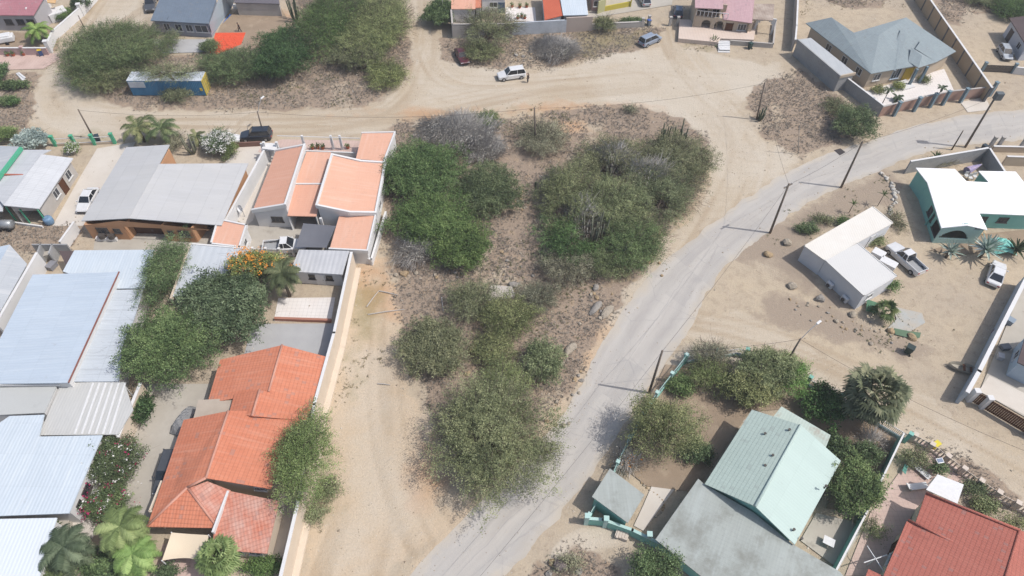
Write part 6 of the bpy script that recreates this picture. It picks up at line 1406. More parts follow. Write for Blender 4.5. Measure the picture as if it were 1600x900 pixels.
# sea container
r = thing('shipping_container', 'blue corrugated container with a yellow end and white roof under the acacias', 'container', P(265, 150))
A, B = P(209,150), P(323,150); d = (B-A).normalized(); L = (B-A).length; nb = V3(-d.y, d.x); Wc, Hc = 2.4, 2.6
contb = mat('blue_container_steel', T(84,142,182), T(68,124,164), us=(.28, .05), streak=(T(70,116,150), .4)); conty = mat('yellow_container_steel', T(232,208,92), T(214,188,70), us=(.3, .03))
mb = MB(); mb.box((A+B)/2+nb*Wc/2+V3(0, 0, Hc/2+.1), (L, Wc, Hc), math.atan2(d.y, d.x)); mb.build('body', contb, r)
mb = MB(); mb.box((A+B)/2+nb*Wc/2+V3(0, 0, Hc+.14), (L+.06, Wc+.06, .07), math.atan2(d.y, d.x)); mb.build('roof', mat('white_container_roof', T(224,232,240), T(208,216,226), us=(.3, .02)), r)
mb = MB(); mb.box(B+nb*Wc/2+d*.05+V3(0, 0, Hc/2+.1), (.1, Wc+.02, Hc-.02), math.atan2(d.y, d.x)); o = mb.build('end_door', conty, r)
mb = MB(); 
for s in (-.4, -.15, .15, .4): mb.tube([B+nb*Wc*(.5+s)+d*.14+V3(0,0,.2), B+nb*Wc*(.5+s)+d*.14+V3(0,0,Hc)], .03, 6)
mb.build('lock_rods', steel, o)
mb = MB(); mb.box(A+d*1.3-nb*.03+V3(0, 0, 2.05), (2.4, .06, 1.0), math.atan2(d.y, d.x)); mb.build('side_vent', mat('white_corrugated_patch', T(216,222,230), T(150,164,180), us=(.28, .03)), r)
mb = MB(); mb.box(B-d*.45-nb*.03+V3(0, 0, 1.2), (.35, .05, .5), math.atan2(d.y, d.x)); mb.build('sign_plate', conty, r)
# ================================================================== POLES AND WIRES
polem = mat('weathered_pole', T(138,126,115), T(110,100,91), fine=10); polec = mat('concrete_pole', T(170,166,160), T(150,146,140), fine=10)
tips = {}
def pole(key, label, bx, by, ty, tx=None, r=.115, m=None, arm=False, extra=None, name='utility_pole', cat='utility pole', group='utility poles'):
    h = height_at(bx, by, ty); b = P(bx, by); t = b+V3(0, 0, h)
    if tx is not None:
        w = P(tx, ty, h); t = b+(w-b)*1.0 if (w-b).xy.length < 2.5 else t
    root = thing(name, label, cat, b, 0, group); mb = MB(); mb.tube([b+V3(0,0,-.1), b.lerp(t, .5), t], [r*1.15, r, r*.8], 9); mb.build('shaft', m or polem, root, smooth=True)
    if arm:
        mb = MB(); mb.box(t-V3(0, 0, .35), (1.5, .12, .12), .6); a = mb.build('crossarm', m or polem, root)
        for s in (-.6, 0, .6):
            q = MB(); q.tube([t+V3(s*math.cos(.6), s*math.sin(.6), -.28), t+V3(s*math.cos(.6), s*math.sin(.6), -.08)], .05, 7); q.build('insulator', whitem, a)
    tips[key] = t; return root, t
pole('left', 'dark leaning pole at the green and white rail fence', 147, 217, 171, 122)
r_, t_ = pole('lamp1', 'street light pole behind the black parked car', 412, 210, 174, 402, .1, name='street_light', cat='street light', group='street lights')
def lamp(root, t, az, L, rise):
    e = t+V3(math.cos(az)*L, math.sin(az)*L, rise); mb = MB(); mb.tube([t-V3(0,0,.3), t.lerp(e, .5)+V3(0,0,.1), e], .04, 6); o = mb.build('arm', steel, root)
    q = MB(); q.box(e+V3(math.cos(az)*.25, math.sin(az)*.25, 0), (.7, .26, .14), az); q.build('lamp_head', whitem, o, bevel=.04)
lamp(r_, t_, math.radians(65), 1.4, 1.3)
pole('mid', 'bare pole standing in the grey green bush of the scrub lot', 837, 226, 168, 835)
pole('cactus', 'pole with cactus at its foot right of the dirt road fork', 1182, 187, 129, 1195)
pole('roadA', 'tall roadside pole left of the cabin planting bank', 1203, 364, 287, 1233, .14, arm=True)
pole('roadB', 'tall roadside pole above the planting bank near the aqua house', 1314, 293, 221, 1348, .14)
r_, t_ = pole('transf', 'roadside pole with transformer box before the villa wall', 1508, 230, 149, 1557, .15)
q = MB(); q.box(t_+V3(.35, 0, -.1), (1.0, .7, 1.1)); q.build('transformer', plain('transformer_grey', T(104,112,116), .5), r_, bevel=.05)
pole('short', 'short thin pole leaning beside the transformer pole', 1487, 234, 204, 1505, .1)
pole('fence', 'roadside pole rising from behind the aqua picket fence', 1014, 614, 548, 1035, .13, arm=False)
r_, t_ = pole('lamp2', 'street light pole behind the broad garden tree on the side street', 1222, 578, 529, 1251, .11, name='street_light', cat='street light', group='street lights')
lamp(r_, t_, math.radians(38), 2.4, .7)
pole('sign', 'slim yellow based post at the scrub triangle corner', 1247, 241, 198, 1249, .05, polec, group=None, name='marker_post', cat='post')
pole('topleft', 'slim pole behind the white street wall in the top left', 131, 42, 24, 122, .08)
pole('lane', 'slim pale pole beside the green bush of the dirt lane', 692, 30, -6, 691, .07, polec)
def wire(a, b, sag, label, dz=0):
    A, B = tips[a]+V3(0, 0, -.12-dz) if isinstance(a, str) else a, tips[b]+V3(0, 0, -.12-dz) if isinstance(b, str) else b
    pts = [A.lerp(B, i/14)-V3(0, 0, sag*4*(i/14)*(1-i/14)) for i in range(15)]
    mb = MB(); mb.tube(pts, .015, 5); o = mb.build('power_line', blackm); tag(o, label, 'cable', 'power lines')
wire('left', 'lamp1', .8, 'overhead line from the leaning pole to the street light by the black car')
wire('lamp1', 'mid', 1.2, 'overhead line from the street light across the dirt road to the bush pole')
wire('mid', 'cactus', 1.0, 'overhead line from the bush pole to the cactus pole')
wire('cactus', 'roadA', .8, 'overhead line from the cactus pole down to the cabin roadside pole')
wire('roadA', 'roadB', .5, 'overhead line between the two tall roadside poles by the cabin')
wire('roadB', 'transf', .6, 'overhead line from the planting bank pole to the transformer pole')
wire('roadA', 'fence', .9, 'overhead line along the asphalt from the cabin pole to the fence pole')
wire('fence', P(700, 960, 7.5), .8, 'overhead line over the road leaving the frame at the bottom')
wire('fence', 'lamp2', .5, 'overhead line from the fence pole to the side street light')
wire('lamp2', P(1640, 720, 6.5), .9, 'overhead line along the side street to the right frame edge')
# ================================================================== ROCKS AND RUBBLE
rockm = mat('pale_rock', T(196,184,166), T(166,154,138), big=1.2, fine=5, bump=.15, stain=T(150,140,128), stain_lo=.55)
rockt = mat('tan_rock', T(196,172,138), T(172,148,116), big=1.2, fine=5, bump=.15); rockg = mat('grey_rock', T(176,170,162), T(144,138,132), big=1.2, fine=5, bump=.15)
rockw = mat('white_rock', T(232,227,218), T(206,200,190), big=1.2, fine=5, bump=.1)
def rock(label, px, py, r, m=None, name='boulder', group=None, flat=.75, cat='rock', el=1.0, rz=0):
    r *= .82; c = P(px, py); bm = bmesh.new(); bmesh.ops.create_icosphere(bm, subdivisions=2, radius=1)
    R = random.Random(int(px*7+py)); k = [Vector((R.gauss(0, 1), R.gauss(0, 1), R.gauss(0, 1))).normalized() for _ in range(7)]
    for v in bm.verts:
        n = v.co.normalized(); f = min([1.0]+[(.62+.2*((i*37) % 5)/5)/max(.01, n.dot(q)) for i, q in enumerate(k) if n.dot(q) > .3])
        v.co = Vector((n.x*el, n.y, n.z*flat))*f*r*R.uniform(.96, 1.04)
    bmesh.ops.rotate(bm, cent=(0, 0, 0), matrix=Matrix.Rotation(rz, 3, 'Z'), verts=bm.verts)
    me = bpy.data.meshes.new(name); bm.to_mesh(me); bm.free(); me.materials.append(m or rockm)
    o = bpy.data.objects.new(name, me); COL.objects.link(o); o.location = c+V3(0, 0, r*flat*.35); tag(o, label, cat, group); return o
RG = 'boulders around the cabin'
for l, x, y, r, m in (('large pale boulder nearest the roadside pole', 1229, 381, .85, rockm), ('angular tan boulder left of the pale one at the road', 1200, 399, .75, rockt),
  ('round pale boulder below the shaded cabin side', 1237, 449, .75, rockm), ('grey boulder near the lower corner of the cabin', 1281, 468, .8, rockg), ('pale boulder under the young fan palm', 1332, 493, .6, rockm),
  ('tan boulder at the right tip of the stone row', 1391, 518, .55, rockt), ('long sandstone boulder on the green mat', 1424, 528, .75, rockt), ('white boulder on the planting bank', 1296, 340, .55, rockm),
  ('small tan stone on the bare earth below the road boulders', 1234, 468, .25, rockt), ('pale stone in the row left of the palm boulder', 1306, 502, .4, rockm), ('thin pale stone lying by the side street', 1361, 538, .35, rockm)):
    rock(l, x, y, r*1.05, m, group=RG)
rs = random.Random(5)
for i in range(46):
    t = i/45; px = 1240+180*t+rs.uniform(-12, 12); py = 478+58*t+rs.uniform(-16, 14)
    rock('small pale stone scattered between the cabin and the side street', px, py, rs.uniform(.1, .26), rs.choice([rockm, rockt, rockg]), 'stone', 'small stones by the side street')
for i in range(40):
    t = i/39; px = 1398+14*math.sin(t*5)+(-20+22*t if t < .5 else -9+20*(t-.5)); py = 272+88*t
    rock('pale stone of the curved border beside the aqua house', px+rs.uniform(-4, 4), py, rs.uniform(.25, .5), rs.choice([rockw, rockw, rockm]), 'stone', 'border stones by the aqua house')
CG = 'rocks in the central lot'
for l, x, y, r, m, e in (('squared tan block at the top of the sandy lot', 632, 428, .8, rockt, 1.2), ('pale block left of the squared tan block', 619, 430, .5, rockm, 1), ('pale block right of the squared tan block', 650, 427, .5, rockm, 1),
  ('tan boulder in the hollow between the bushes', 742, 545, 1.0, rockt, 1.2), ('pale rock below the tan hollow boulder', 727, 558, .5, rockm, 1), ('yellowish rock at the foot of the low lot bush', 730, 585, .5, rockt, 1.3),
  ('long pale concrete slab chunk at the rim of the asphalt', 891, 547, .85, rockm, 2.0), ('flat grey slab beside the roadside scrub', 930, 483, .9, rockg, 2.2), ('pale slab chunk near the thicket end of the verge', 950, 488, .9, rockm, 2.2),
  ('round pale rock on the verge left of the slabs', 938, 497, .45, rockm, 1), ('grey rock heap top below the thicket', 930, 450, .7, rockg, 1.2), ('tan rock below the grey rock heap', 932, 466, .5, rockt, 1), ('white rock in the dry scrub by the compact bush', 877, 570, .6, rockm, 1.2), ('whitish rock in the open scrub', 906, 506, .35, rockm, 1)):
    rock(l, x, y, r*.82, m, group=CG, el=e, rz=.9)
for i in range(110):
    px, py = rs.choice([(700,425,40,22),(800,425,45,30),(812,312,16,26),(930,465,30,30),(875,640,16,50),(1010,410,20,20),(900,590,14,30)]) [:4][:2]; 
    q = {(700,425):(44,22),(800,425):(45,30),(812,312):(16,26),(930,465):(30,30),(875,640):(16,50),(1010,410):(20,20),(900,590):(14,30)}[(px,py)]
    rock('small broken stone lying in the central scrub', px+rs.gauss(0, .6)*q[0], py+rs.gauss(0, .6)*q[1], rs.uniform(.12, .36), rs.choice([rockm, rockt, rockg, rockm]), 'stone', 'small stones of the central lot')
for i in range(26):
    px, py = 838+rs.gauss(0, 26), 82+rs.gauss(0, 9); rock('broken rubble stone on the heap behind the white car', px, py, rs.uniform(.18, .55), rs.choice([rockm, rockt, rockg]), 'stone', 'rubble on the heap')
rock('dark lava boulder among the rocks at the bottom edge', 876, 886, .95, mat('dark_rock', T(150,138,134), T(112,102,100), bump=.2), flat=.9)
for i, (x, y) in enumerate(((862,880),(895,872),(905,893),(858,897))): rock(('brown rock left of the lava boulder','tan rock above the succulent bush','grey rock right of the succulent bush','flat rock at the lower frame edge')[i], x, y, .5, (rockt, rockm, rockg, rockg)[i])
for i in range(22):
    rock('small edging stone of the fenced garden bed', 1012-16*math.sin(i*.3)+i*.6, 728+i*3.8, .18, rs.choice([rockm, rockt]), 'stone', 'edging stones in the fenced garden')
mb = MB(); q4 = [P(766,447),P(800,450),P(806,466),P(762,473)]; mb.slab([Vector((p.x, p.y, .28)) for p in q4], .25); o = mb.build('concrete_slab', mat('white_slab', T(214,206,196), T(188,178,166), bump=.05)); tag(o, 'broken white concrete slab lying among the lot bushes', 'slab')
# ================================================================== SMALL THINGS
def bin_(label, px, py, bm_, lm, h=1.05, w=.6, rz=.4):
    b = P(px, py); r = thing('wheelie_bin', label, 'bin', b, 0); mb = MB(); R = Matrix.Rotation(rz, 3, 'Z')
    lo = [R @ Vector((sx*w*.4, sy*w*.42, .1)) for sx, sy in ((-1,-1),(1,-1),(1,1),(-1,1))]; hi = [R @ Vector((sx*w*.5, sy*w*.55, h)) for sx, sy in ((-1,-1),(1,-1),(1,1),(-1,1))]
    mb.add([b+v for v in lo+hi], [(0,1,2,3), (4,5,6,7)]+[(i, (i+1) % 4, (i+1) % 4+4, i+4) for i in range(4)]); mb.build('body', bm_, r, bevel=.03)
    mb = MB(); mb.box(b+V3(0, 0, h+.05), (w*1.06, w*1.16, .08), rz); mb.build('lid', lm, r, bevel=.03)
    for s in (-1, 1):
        mb = MB(); q = b+R @ Vector((s*w*.42, -w*.5, .12)); mb.tube([q, q+R @ Vector((s*.08, 0, 0))], .12, 10); mb.build('wheel', rubber, r)
bin_('blue bin with yellow lid at the low pink wall', 66, 87, plain('bin_blue', T(66,96,150)), plain('bin_yellow', T(240,204,60)))
bin_('dark green bin by the low grey terrace wall', 1171, 76, plain('bin_green', T(50,78,74)), plain('bin_green', T(50,78,74)))
bin_('dark green bin alone beside the side street', 1417, 551, plain('bin_green', T(50,78,74)), plain('bin_dark_lid', T(40,60,58)), 1.1, .75, .9)
bin_('dark bin at the end of the green rail fence', 155, 221, plain('bin_dark', T(60,74,84)), plain('bin_dark', T(60,74,84)))
bin_('blue lidded bin beside the low planter wall', 1013, 40, plain('bin_grey', T(130,140,152)), plain('bin_blue_lid', T(80,110,190)))
bin_('dark bin at the block wall corner by the road', 1534, 236, plain('bin_dark', T(60,74,84)), plain('bin_dark', T(60,74,84)))
b = P(79, 349); r = thing('water_barrel', 'blue round water barrel at the corner of the tin roofed porch', 'barrel', b); mb = MB(); mb.tube([b, b+V3(0,0,.3), b+V3(0,0,.8), b+V3(0,0,1.05)], [.5, .58, .58, .48], 16); mb.build('body', plain('barrel_blue', T(124,158,190)), r, smooth=True); mb = MB(); mb.tube([b+V3(0,0,1.05), b+V3(0,0,1.1)], .3, 12); mb.build('lid', plain('barrel_blue', T(124,158,190)), r)
r = thing('tank_trailer', 'grey metal tank on a small trailer at the left yard edge', 'trailer', P(14, 355)); c = P(12, 357); mb = MB(); mb.tube([c+V3(-1.1,0,.8), c+V3(-1,0,.8), c+V3(1,0,.8), c+V3(1.1,0,.8)], [.3,.6,.6,.3], 14); mb.build('tank', steel, r, smooth=True)
for s in (-1, 1):
    mb = MB(); mb.tube([c+V3(s*.6,-.55,.3), c+V3(s*.6,-.7,.3)], .3, 12); mb.build('wheel', rubber, r)
r = thing('tank_row', 'two black drums on a white stand below the orange wall window', 'water tanks', P(168, 371)); mb = MB(); mb.box(P(168,371,.3), (2.6, .9, .5)); mb.build('stand', whitem, r)
for s in (-.6, .6):
    mb = MB(); c = P(168,371,.55); mb.tube([c+V3(s,0,0), c+V3(s,0,.55)], .42, 14); mb.build('drum', darkfr, r)
# trampoline-like utility cabinet on lane
b = P(621, 49); r = thing('utility_cabinet', 'grey green utility cabinet beside the dirt lane', 'cabinet', b); mb = MB(); mb.box(b+V3(0,0,.75), (1.3, 1.1, 1.5)); mb.build('casing', plain('cabinet_green', T(112,130,132)), r, bevel=.04); mb = MB(); mb.box(b+V3(0,0,1.55), (1.5, 1.3, .1)); mb.build('roof', whitem, r); mb = MB(); mb.box(b+V3(0,-.57,.75), (1.0, .04, 1.2)); mb.build('door', plain('cabinet_green', T(112,130,132)), r)
mb = MB(); q4 = [P(1303,235),P(1313,232),P(1321,238),P(1312,243)]; mb.slab([Vector((p.x, p.y, .035)) for p in q4], .02); o = mb.build('road_patch', plain('dark_mat', T(74,68,70), .9)); tag(o, 'dark square mat lying on the asphalt edge', 'mat')
mb = MB(); q4 = [P(1396,514),P(1420,519),P(1438,521),P(1436,529),P(1424,530),P(1398,524)]; mb.slab([Vector((p.x, p.y, .18)) for p in q4], .03); o = mb.build('green_mat', plain('green_carpet', T(110,136,110), .95)); tag(o, 'faded green mat between the boulders by the parking yard', 'mat')
mb = MB(); q4 = [P(1352,472),P(1370,478),P(1367,494),P(1350,490)]; mb.slab([Vector((p.x, p.y, .55)) for p in q4], .04); o = mb.build('green_table', plain('green_cloth', T(96,140,112), .9)); tag(o, 'green covered low table at the lower corner of the cabin', 'table')
# teal tarp
mb = MB(); c = P(1563, 388)
for i in range(9):
    for j in range(9):
        u, v = i/8*2-1, j/8*2-1; rr = max(0, 1-(u*u+v*v)*.55); mb.v.append(c+V3(u*1.5, v*1.3, .1+1.2*rr+.08*math.sin(i*2+j*3)))
mb.f = [(i*9+j, i*9+j+1, (i+1)*9+j+1, (i+1)*9+j) for i in range(8) for j in range(8)]; o = mb.build('teal_tarp', mat('teal_tarp_cloth', T(150,222,210), T(120,200,188), fine=3)); tag(o, 'crumpled teal tarp heaped between the agaves', 'tarp')
# white utility trailers by the pickup
for k, (x, y) in enumerate(((1367,405),(1382,420))):
    b = P(x, y); r = thing('trailer_box', ('small white box trailer closest to the cabin wall','larger white box trailer beside the pickup')[k], 'trailer', b); mb = MB(); mb.box(b+V3(0,0,.9), (1.5+.5*k, 1.2, .9), -.72); mb.build('box', whitem, r, bevel=.05)
    for s in (-1, 1):
        mb = MB(); sd = V3(math.sin(.72), math.cos(.72)); q = b+sd*(s*.5)+V3(0, 0, .26); mb.tube([q, q+sd*(s*.14)], .26, 12); mb.build('wheel', rubber, r)
# stone jetty cart (plank trailer) near gate
b = P(1503, 578); r = thing('rowing_boat', 'small weathered boat lying at the end of the long white wall', 'boat', b); mb = MB()
nseg = 9; az = -.35
for i in range(nseg):
    t = i/(nseg-1)*2-1; w = .55*(1-abs(t)**2.6)+.04; x = t*1.6
    for y, z in ((-w, .62), (-w*.75, .15), (0, .05), (w*.75, .15), (w, .62)): mb.v.append(b+V3(x*math.cos(az)-y*math.sin(az), x*math.sin(az)+y*math.cos(az), z))
mb.f = [(i*5+k, i*5+k+1, (i+1)*5+k+1, (i+1)*5+k) for i in range(nseg-1) for k in range(4)]; mb.build('hull', mat('boat_hull', T(206,200,186), T(176,168,152)), r)
mb = MB(); mb.box(b+V3(0,0,.5), (.25, .9, .05), az); mb.box(b+V3(.7*math.cos(az),.7*math.sin(az),.5), (.25, .7, .05), az); mb.build('seat', woodd, r)
# garden furniture right
def lounger(label, px, py, rz):
    b = P(px, py); r = thing('sun_lounger', label, 'sun lounger', b, 0, 'white garden loungers'); mb = MB(); mb.box(b+V3(0,0,.38), (1.9, .65, .1), rz); mb.build('seat', whitem, r, bevel=.03)
    mb = MB(); e = V3(math.cos(rz), math.sin(rz)); mb.box(b-e*1.05+V3(0,0,.6), (.7, .65, .08), rz, 0, .7); mb.build('backrest', whitem, r, bevel=.03)
    for sx in (-.8, .8):
        for sy in (-.26, .26):
            q = b+e*sx+V3(-e.y, e.x)*sy; mb = MB(); mb.tube([q, q+V3(0,0,.36)], .03, 6); mb.build('leg', darkfr, r)
lounger('white lounger nearest the balustrade in the pink paved garden', 1437, 738, -.95); lounger('white lounger at the red roof in the pink paved garden', 1432, 762, .15)
b = P(1456, 731); r = thing('solar_lamp', 'small solar panel lamp on a post beside the round bush', 'lamp', b); mb = MB(); mb.tube([b, b+V3(0,0,1.6)], .04, 6); mb.build('post', steel, r); mb = MB(); mb.box(b+V3(0,0,1.65), (.7, .5, .05), .2, .2); p_ = mb.build('panel', whitem, r); mb = MB(); mb.box(b+V3(0,0,1.69), (.58, .38, .03), .2, .2); mb.build('solar_cells', plain('solar_blue', T(92,116,150)), p_)
b = P(1354, 884); r = thing('clothesline', 'white cross shaped clothesline frame beside the red roof', 'clothesline', b); mb = MB(); mb.tube([b, b+V3(0,0,1.9)], .04, 8); mb.build('post', whitem, r); mb = MB()
for a in (.3, 1.9): mb.tube([b+V3(math.cos(a)*1.2, math.sin(a)*1.2, 1.95), b+V3(-math.cos(a)*1.2, -math.sin(a)*1.2, 1.95)], .05, 6)
mb.build('arms', whitem, r)
b = P(1291, 850); r = thing('garden_table', 'white square table on the backyard paving of the bungalow', 'table', b); mb = MB(); mb.box(b+V3(0,0,.72), (1.0, .8, .05), -.5); mb.build('tabletop', whitem, r)
for sx in (-1, 1):
    for sy in (-1, 1):
        mb = MB(); q = b+V3(sx*.36, sy*.28); mb.tube([q, q+V3(0,0,.7)], .025, 6); mb.build('leg', steel, r)
b = P(1459, 698); o = MB(); o.box(b+V3(0,0,.35), (.7, .5, .7), .5); r = thing('yellow_crate', 'yellow box standing at the balustrade on the side street', 'box', b); o.build('box', plain('crate_yellow', T(240,222,60)), r, bevel=.04); mb = MB(); mb.box(b+V3(0,0,.73), (.76, .56, .06), .5); mb.build('lid', plain('crate_yellow', T(240,222,60)), r)
b = P(971, 838); mb = MB(); mb.box(b+V3(0,0,.25), (1.2, .7, .5), -.4); r = thing('wooden_crate', 'pale crate at the outside of the aqua front wall', 'crate', b); mb.build('box', bal, r); mb = MB(); [mb.box(b+V3(-.4+.27*k,0,.53), (.2, .72, .05), -.4) for k in range(4)]; mb.build('slats', bal, r)
mb = MB(); mb.slab([P(1414,725,.5), P(1410,735,.5), P(1415,741,.5), P(1419,728,.5)], .05); o = mb.build('teal_cover', plain('teal_cloth', T(110,176,160), .8)); tag(o, 'teal cloth cover hanging beside the garden path entrance', 'cloth')
# wood planks and sticks in the lot
for i, (a, b, l) in enumerate((((573,480),(592,455),'bent pale branch lying on the orange sand'),((592,455),(622,462),'thin pale branch joined to the bent branch'),((575,492),(632,484),'long straight stick on the sandy lot'),((690,465),(693,488),'upright grey stick at the rim of the bushes'),((780,457),(812,470),'dark plank lying across the white slab'),((590,600),(610,602),'short stick on the sand beside the dark bush'))):
    A, B = P(*a), P(*b); mb = MB(); mb.tube([A+V3(0,0,.08), A.lerp(B,.5)+V3(0,0,.16), B+V3(0,0,.08)], [.07,.06,.04], 6); o = mb.build('branch', twigm if i != 4 else polem); tag(o, l, 'branch')
for k, (x, y, c_, l) in enumerate(((830,76,rockm,'pale sack on the rubble heap behind the white car'),(800,446,rockg,'grey debris bag by the white slab'))): rock(l, x, y, .6, c_, 'sack', cat='sack', el=1.6)
# planks pile on the left verge
A, B = P(28,115), P(38,126); mb = MB(); mb.box((A+B)/2+V3(0,0,.12), ((B-A).length, .5, .1), math.atan2((B-A).y, (B-A).x)); mb.box((A+B)/2+V3(.2,.1,.25), ((B-A).length*.8, .3, .08), math.atan2((B-A).y, (B-A).x)+.1); o = mb.build('plank_pile', whitem); tag(o, 'white planks lying on the verge above the hedge', 'planks')
b = P(9, 66); r = thing('white_car_cover', 'white sheeted trailer on the brown yard of the pink tiled house', 'trailer', b); mb = MB(); mb.box(b+V3(0,0,.7), (3.2, 1.6, .9), .4); mb.box(b+V3(.2,.1,1.25), (2.0, 1.3, .3), .4); mb.build('cover', whitem, r, bevel=.15)
for s in (-1, 1):
    mb = MB(); mb.tube([b+V3(s*.9,-.9,.3), b+V3(s*.9,-1.05,.3)], .3, 12); mb.build('wheel', rubber, r)
# potted plants on white terrace and flower pots
potm = mat('clay_pot', T(196,110,80), T(176,94,66))
for i, (x, y) in enumerate(((800,12),(812,13),(823,12),(809,30),(815,28),(820,30),(13,88),(22,88),(38,87),(497,232),(505,233),(489,233),(544,232))):
    b = P(x, y); l = 'clay pot with a small plant on the white terrace' if i < 6 else 'clay pot with a small plant on the low pink wall side' if i < 9 else 'clay pot on the street terrace of the peach house'
    r = thing('plant_pot', l, 'plant pot', b, 0, ('pots on the white terrace', 'pots by the pink wall', 'pots at the peach house')[0 if i < 6 else 1 if i < 9 else 2]); mb = MB(); mb.tube([b, b+V3(0,0,.45)], [.2, .3], 10); mb.build('pot', potm, r)
    n = 70; q = np.array(b)+np.array([0,0,.65])+rng.normal(size=(n,3))*.17; v, f, t = leaves(q, np.array([0,0,.6]), .12, np.clip(rng.normal(.5,.2,n),0,1)); bulk('plant', v, f, LEAF['green'], r, t)
# yard behind the white roof
b = P(1518, 268); r = thing('folded_parasol', 'folded pink and blue striped parasol in the walled yard behind the white roof', 'parasol', b)
mb = MB(); mb.tube([b+V3(-1.2,-.5,.5), b+V3(1.3,.6,.9)], .04, 6); mb.build('pole', whitem, r)
mb = MB(); mb.tube([b+V3(-1.1,-.46,.5), b+V3(-.3,-.1,.65), b+V3(1.1,.5,.86)], [.6,.45,.1], 9); mb.build('canopy', mat('striped_cloth', T(214,190,210), T(110,130,190), us=(.5, 0), big=1.5, amt=1), r)
for i, (x, y) in enumerate(((1508,278),(1514,281),(1521,279))):
    b = P(x, y); r = thing('garden_chair', ('white garden chair nearest the white roof edge','white garden chair in the middle of the three in the walled yard','white garden chair closest to the parasol')[i], 'chair', b, 0, 'white chairs in the walled yard')
    mb = MB(); mb.box(b+V3(0,0,.43), (.5,.5,.05)); mb.build('seat', whitem, r); mb = MB(); mb.box(b+V3(0,.25,.7), (.5,.05,.5)); mb.build('backrest', whitem, r)
    for sx in (-.21, .21):
        for sy in (-.21, .21):
            mb = MB(); mb.box(b+V3(sx, sy, .2), (.04,.04,.4)); mb.build('leg', whitem, r)
b = P(1524, 366, 0); r = thing('outdoor_sofa', 'tan cushioned sofa standing in the arched porch', 'sofa', b); mb = MB(); mb.box(b+V3(0,0,.3), (2.0,.9,.4), .2); mb.build('seat', mat('tan_cushion', T(220,190,150)), r, bevel=.08); mb = MB(); mb.box(b+V3(-.1,.4,.65), (2.0,.25,.6), .2); mb.build('backrest', MATS['tan_cushion'], r, bevel=.08)
A, d_, n_, L_ = V3(0,0), None, None, None
b = P(377, 325, 1.6); r = thing('satellite_dish', 'white satellite dish on the tall white wall by the peach house', 'satellite dish', Vector((b.x, b.y, 0))); mb = MB(); mb.tube([Vector((b.x, b.y, 0)), b], .04, 6); mb.build('mast', steel, r)
mb = MB(); mb.tube([b, b+V3(-.05,-.08,.04), b+V3(-.12,-.22,.12)], [.1,.35,.48], 16, False); mb.build('dish', whitem, r)
for i, (x, y, sx, sy, h, c_) in enumerate(((78,403,.9,.7,.8,T(196,190,180)),(83,418,1.1,.8,.6,T(150,150,156)),(1575,505,.8,.8,.7,T(150,165,180)),(1568,545,1.0,.7,.5,T(120,126,134)),(1560,560,.7,.6,.6,T(206,206,210)),(1555,520,.6,.8,.5,T(176,150,160)))):
    b = P(x, y); l = ('pale storage box inside the lean to shed','grey storage box in front of the lean to shed','blue grey crate in the shaded drive of the pale blue house','dark crate beside the pale blue house wall','white box in the shaded drive','rose box at the inner side of the long white wall')[i]
    r = thing('storage_box', l, 'box', b); m_ = plain('box_tone_%d' % i, c_, .6); mb = MB(); mb.box(b+V3(0,0,h/2), (sx,sy,h), .3+i); mb.build('box', m_, r, bevel=.03); mb = MB(); mb.box(b+V3(0,0,h+.03), (sx*1.06,sy*1.06,.06), .3+i); mb.build('lid', m_, r)
# ================================================================== PEOPLE
skinm = plain('skin', (.16, .085, .055), .6); hairm = plain('hair', (.012, .01, .009), .7); cloth1 = plain('dark_shirt', (.028, .026, .03), .9); cloth2 = plain('dark_trousers', (.02, .022, .03), .9); cloth3 = plain('light_trousers', T(196,190,184), .9)
def skin_chain(name, pts, edges, rad, m, parent, levels=2):
    me = bpy.data.meshes.new(name); me.from_pydata(pts, edges, []); me.materials.append(m)
    o = bpy.data.objects.new(name, me); COL.objects.link(o); o.parent = parent
    s = o.modifiers.new('skin', 'SKIN'); sv = me.skin_vertices[0].data if me.skin_vertices else None
    if sv is None:
        bm = bmesh.new(); bm.from_mesh(me); bm.verts.layers.skin.verify(); bm.to_mesh(me); bm.free(); sv = me.skin_vertices[0].data
    for i, r in enumerate(rad): sv[i].radius = (r, r); sv[i].use_root = (i == 0)
    d = o.modifiers.new('sub', 'SUBSURF'); d.levels = levels; d.render_levels = levels; s.use_smooth_shade = True
    return o
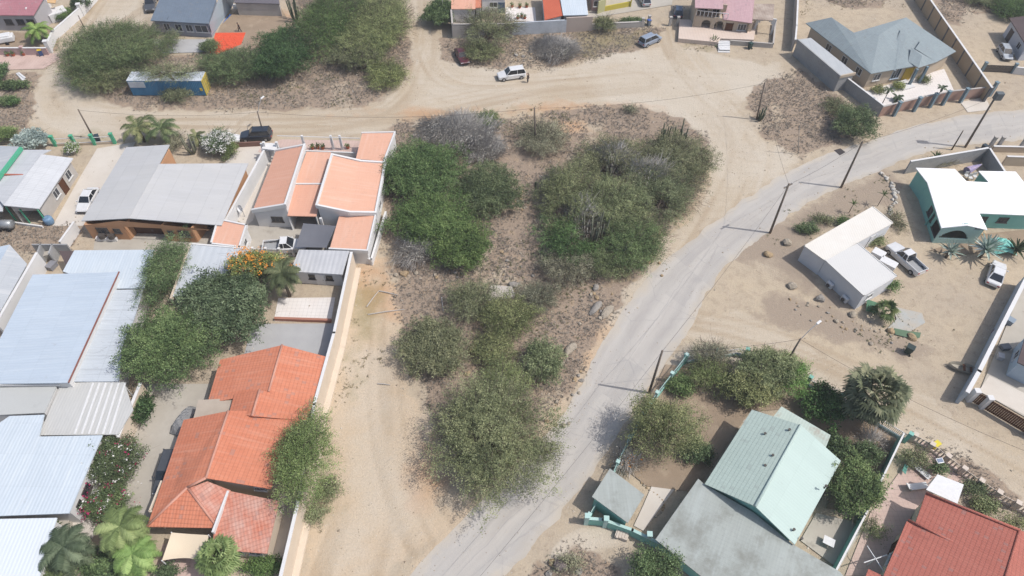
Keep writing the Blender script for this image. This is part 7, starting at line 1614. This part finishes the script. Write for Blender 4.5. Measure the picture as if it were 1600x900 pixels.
def person(label, px, py, face, stride, shirt, trousers, bend=0):
    b = P(px, py); f = P(*face)-b; r = thing('person', label, 'person', b, math.atan2(f.y, f.x))
    hx = .06*bend
    J = [(0,0,.93),(0,0,1.12),(.02+hx,0,1.36),(.03+hx,0,1.48),(.05+hx,0,1.56),(.06+hx,0,1.66),(.06+hx,0,1.74)]
    R = [.125,.12,.14,.055,.05,.088,.07]; E = [(0,1),(1,2),(2,3),(3,4),(4,5),(5,6)]
    hands = []
    for s in (-1, 1):
        i = len(J); J += [(.02+hx,s*.19,1.42),(.0+s*stride*.2+hx,s*.24,1.13),(.1+s*stride*.35+hx,s*.24,.9),(.12+s*stride*.4+hx,s*.24,.82)]; R += [.058,.043,.034,.036]; E += [(2,i),(i,i+1),(i+1,i+2),(i+2,i+3)]; hands.append(i+3)
        h0 = Vector(J[i+3])
        for k in range(5):
            j = len(J); dx = (-.03+.018*k) if k < 4 else .05; ln = (.06,.075,.08,.07,.045)[k]
            J += [tuple(h0+V3(dx, 0, -.03 if k < 4 else .0)), tuple(h0+V3(dx+.01+(0 if k < 4 else .02), -s*.012, -.03-ln))]; R += [.011,.008]; E += [(i+3,j),(j,j+1)]
        i = len(J); J += [(0,s*.1,.86),(.06-s*stride*.5*.5+.02,s*.1,.48),(-s*stride*.55,s*.1,.09),(.13-s*stride*.55,s*.11,.045)]; R += [.088,.062,.045,.04]; E += [(0,i),(i,i+1),(i+1,i+2),(i+2,i+3)]
    skin_chain('body', J, E, R, skinm, r)
    skin_chain('shirt', [(0,0,.95),(0,0,1.12),(.02+hx,0,1.38),(.02+hx,.19,1.42),(.0+stride*.13+hx,.23,1.2),(.02+hx,-.19,1.42),(-stride*.13+hx,-.23,1.2)], [(0,1),(1,2),(2,3),(3,4),(2,5),(5,6)], [.145,.14,.155,.075,.06,.075,.06], shirt, r)
    T_ = [(0,0,.95)]; RT = [.145]; ET = []
    for s in (-1, 1):
        i = len(T_); T_ += [(0,s*.1,.86),(.06-s*stride*.25+.02,s*.1,.48),(-s*stride*.53,s*.1,.13)]; RT += [.105,.08,.065]; ET += [(0,i),(i,i+1),(i+1,i+2)]
    skin_chain('trousers', T_, ET, RT, trousers, r)
    mb = MB(); c = V3(.045+hx, 0, 1.70); 
    for i in range(6):
        for j in range(12):
            th, ph = math.pi*.62*i/5, 2*math.pi*j/12; mb.v.append(c+V3(math.sin(th)*math.cos(ph)*.1-.012, math.sin(th)*math.sin(ph)*.088, math.cos(th)*.105))
    mb.f = [(i*12+j, i*12+(j+1) % 12, (i+1)*12+(j+1) % 12, (i+1)*12+j) for i in range(5) for j in range(12)]; mb.build('hair', hairm, r, True, smooth=True)
    mb = MB(); mb.box((.15+hx, 0, 1.655), (.035, .03, .05)); mb.box((.145+hx, 0, 1.615), (.01, .05, .012)); 
    for s in (-1, 1): mb.box((.142+hx, s*.035, 1.68), (.012, .025, .014)); mb.box((.06+hx, s*.09, 1.66), (.04, .02, .06))
    mb.build('face_features', skinm, r, True)
    return r
person('person in dark clothes standing at the back of the white car', 825, 129, (808, 122), .05, cloth1, cloth2)
person('person in dark clothes walking across the dirt yard by the red tarp', 376, 50, (365, 52), .5, cloth1, cloth2, 1)
# ================================================================== THIN HAZE ADDED TO SOFTEN CONTRAST
hz = MB(); hz.box((0, 150, 32.5), (8400, 8400, 67)); ho = hz.build('haze', MATS['bark']); tag(ho, None, None, None, 'stuff'); ho['label'] = 'thin pale dusty air over the whole neighbourhood'
hm = bpy.data.materials.new('dusty_air'); hm.use_nodes = True; hn = hm.node_tree.nodes; hn.clear()
vo_ = hn.new('ShaderNodeVolumePrincipled'); vo_.inputs['Color'].default_value = (.93, .95, 1, 1); vo_.inputs['Density'].default_value = .0004; vo_.inputs['Anisotropy'].default_value = .1
out_ = hn.new('ShaderNodeOutputMaterial'); hm.node_tree.links.new(vo_.outputs[0], out_.inputs['Volume'])
ho.data.materials.clear(); ho.data.materials.append(hm)
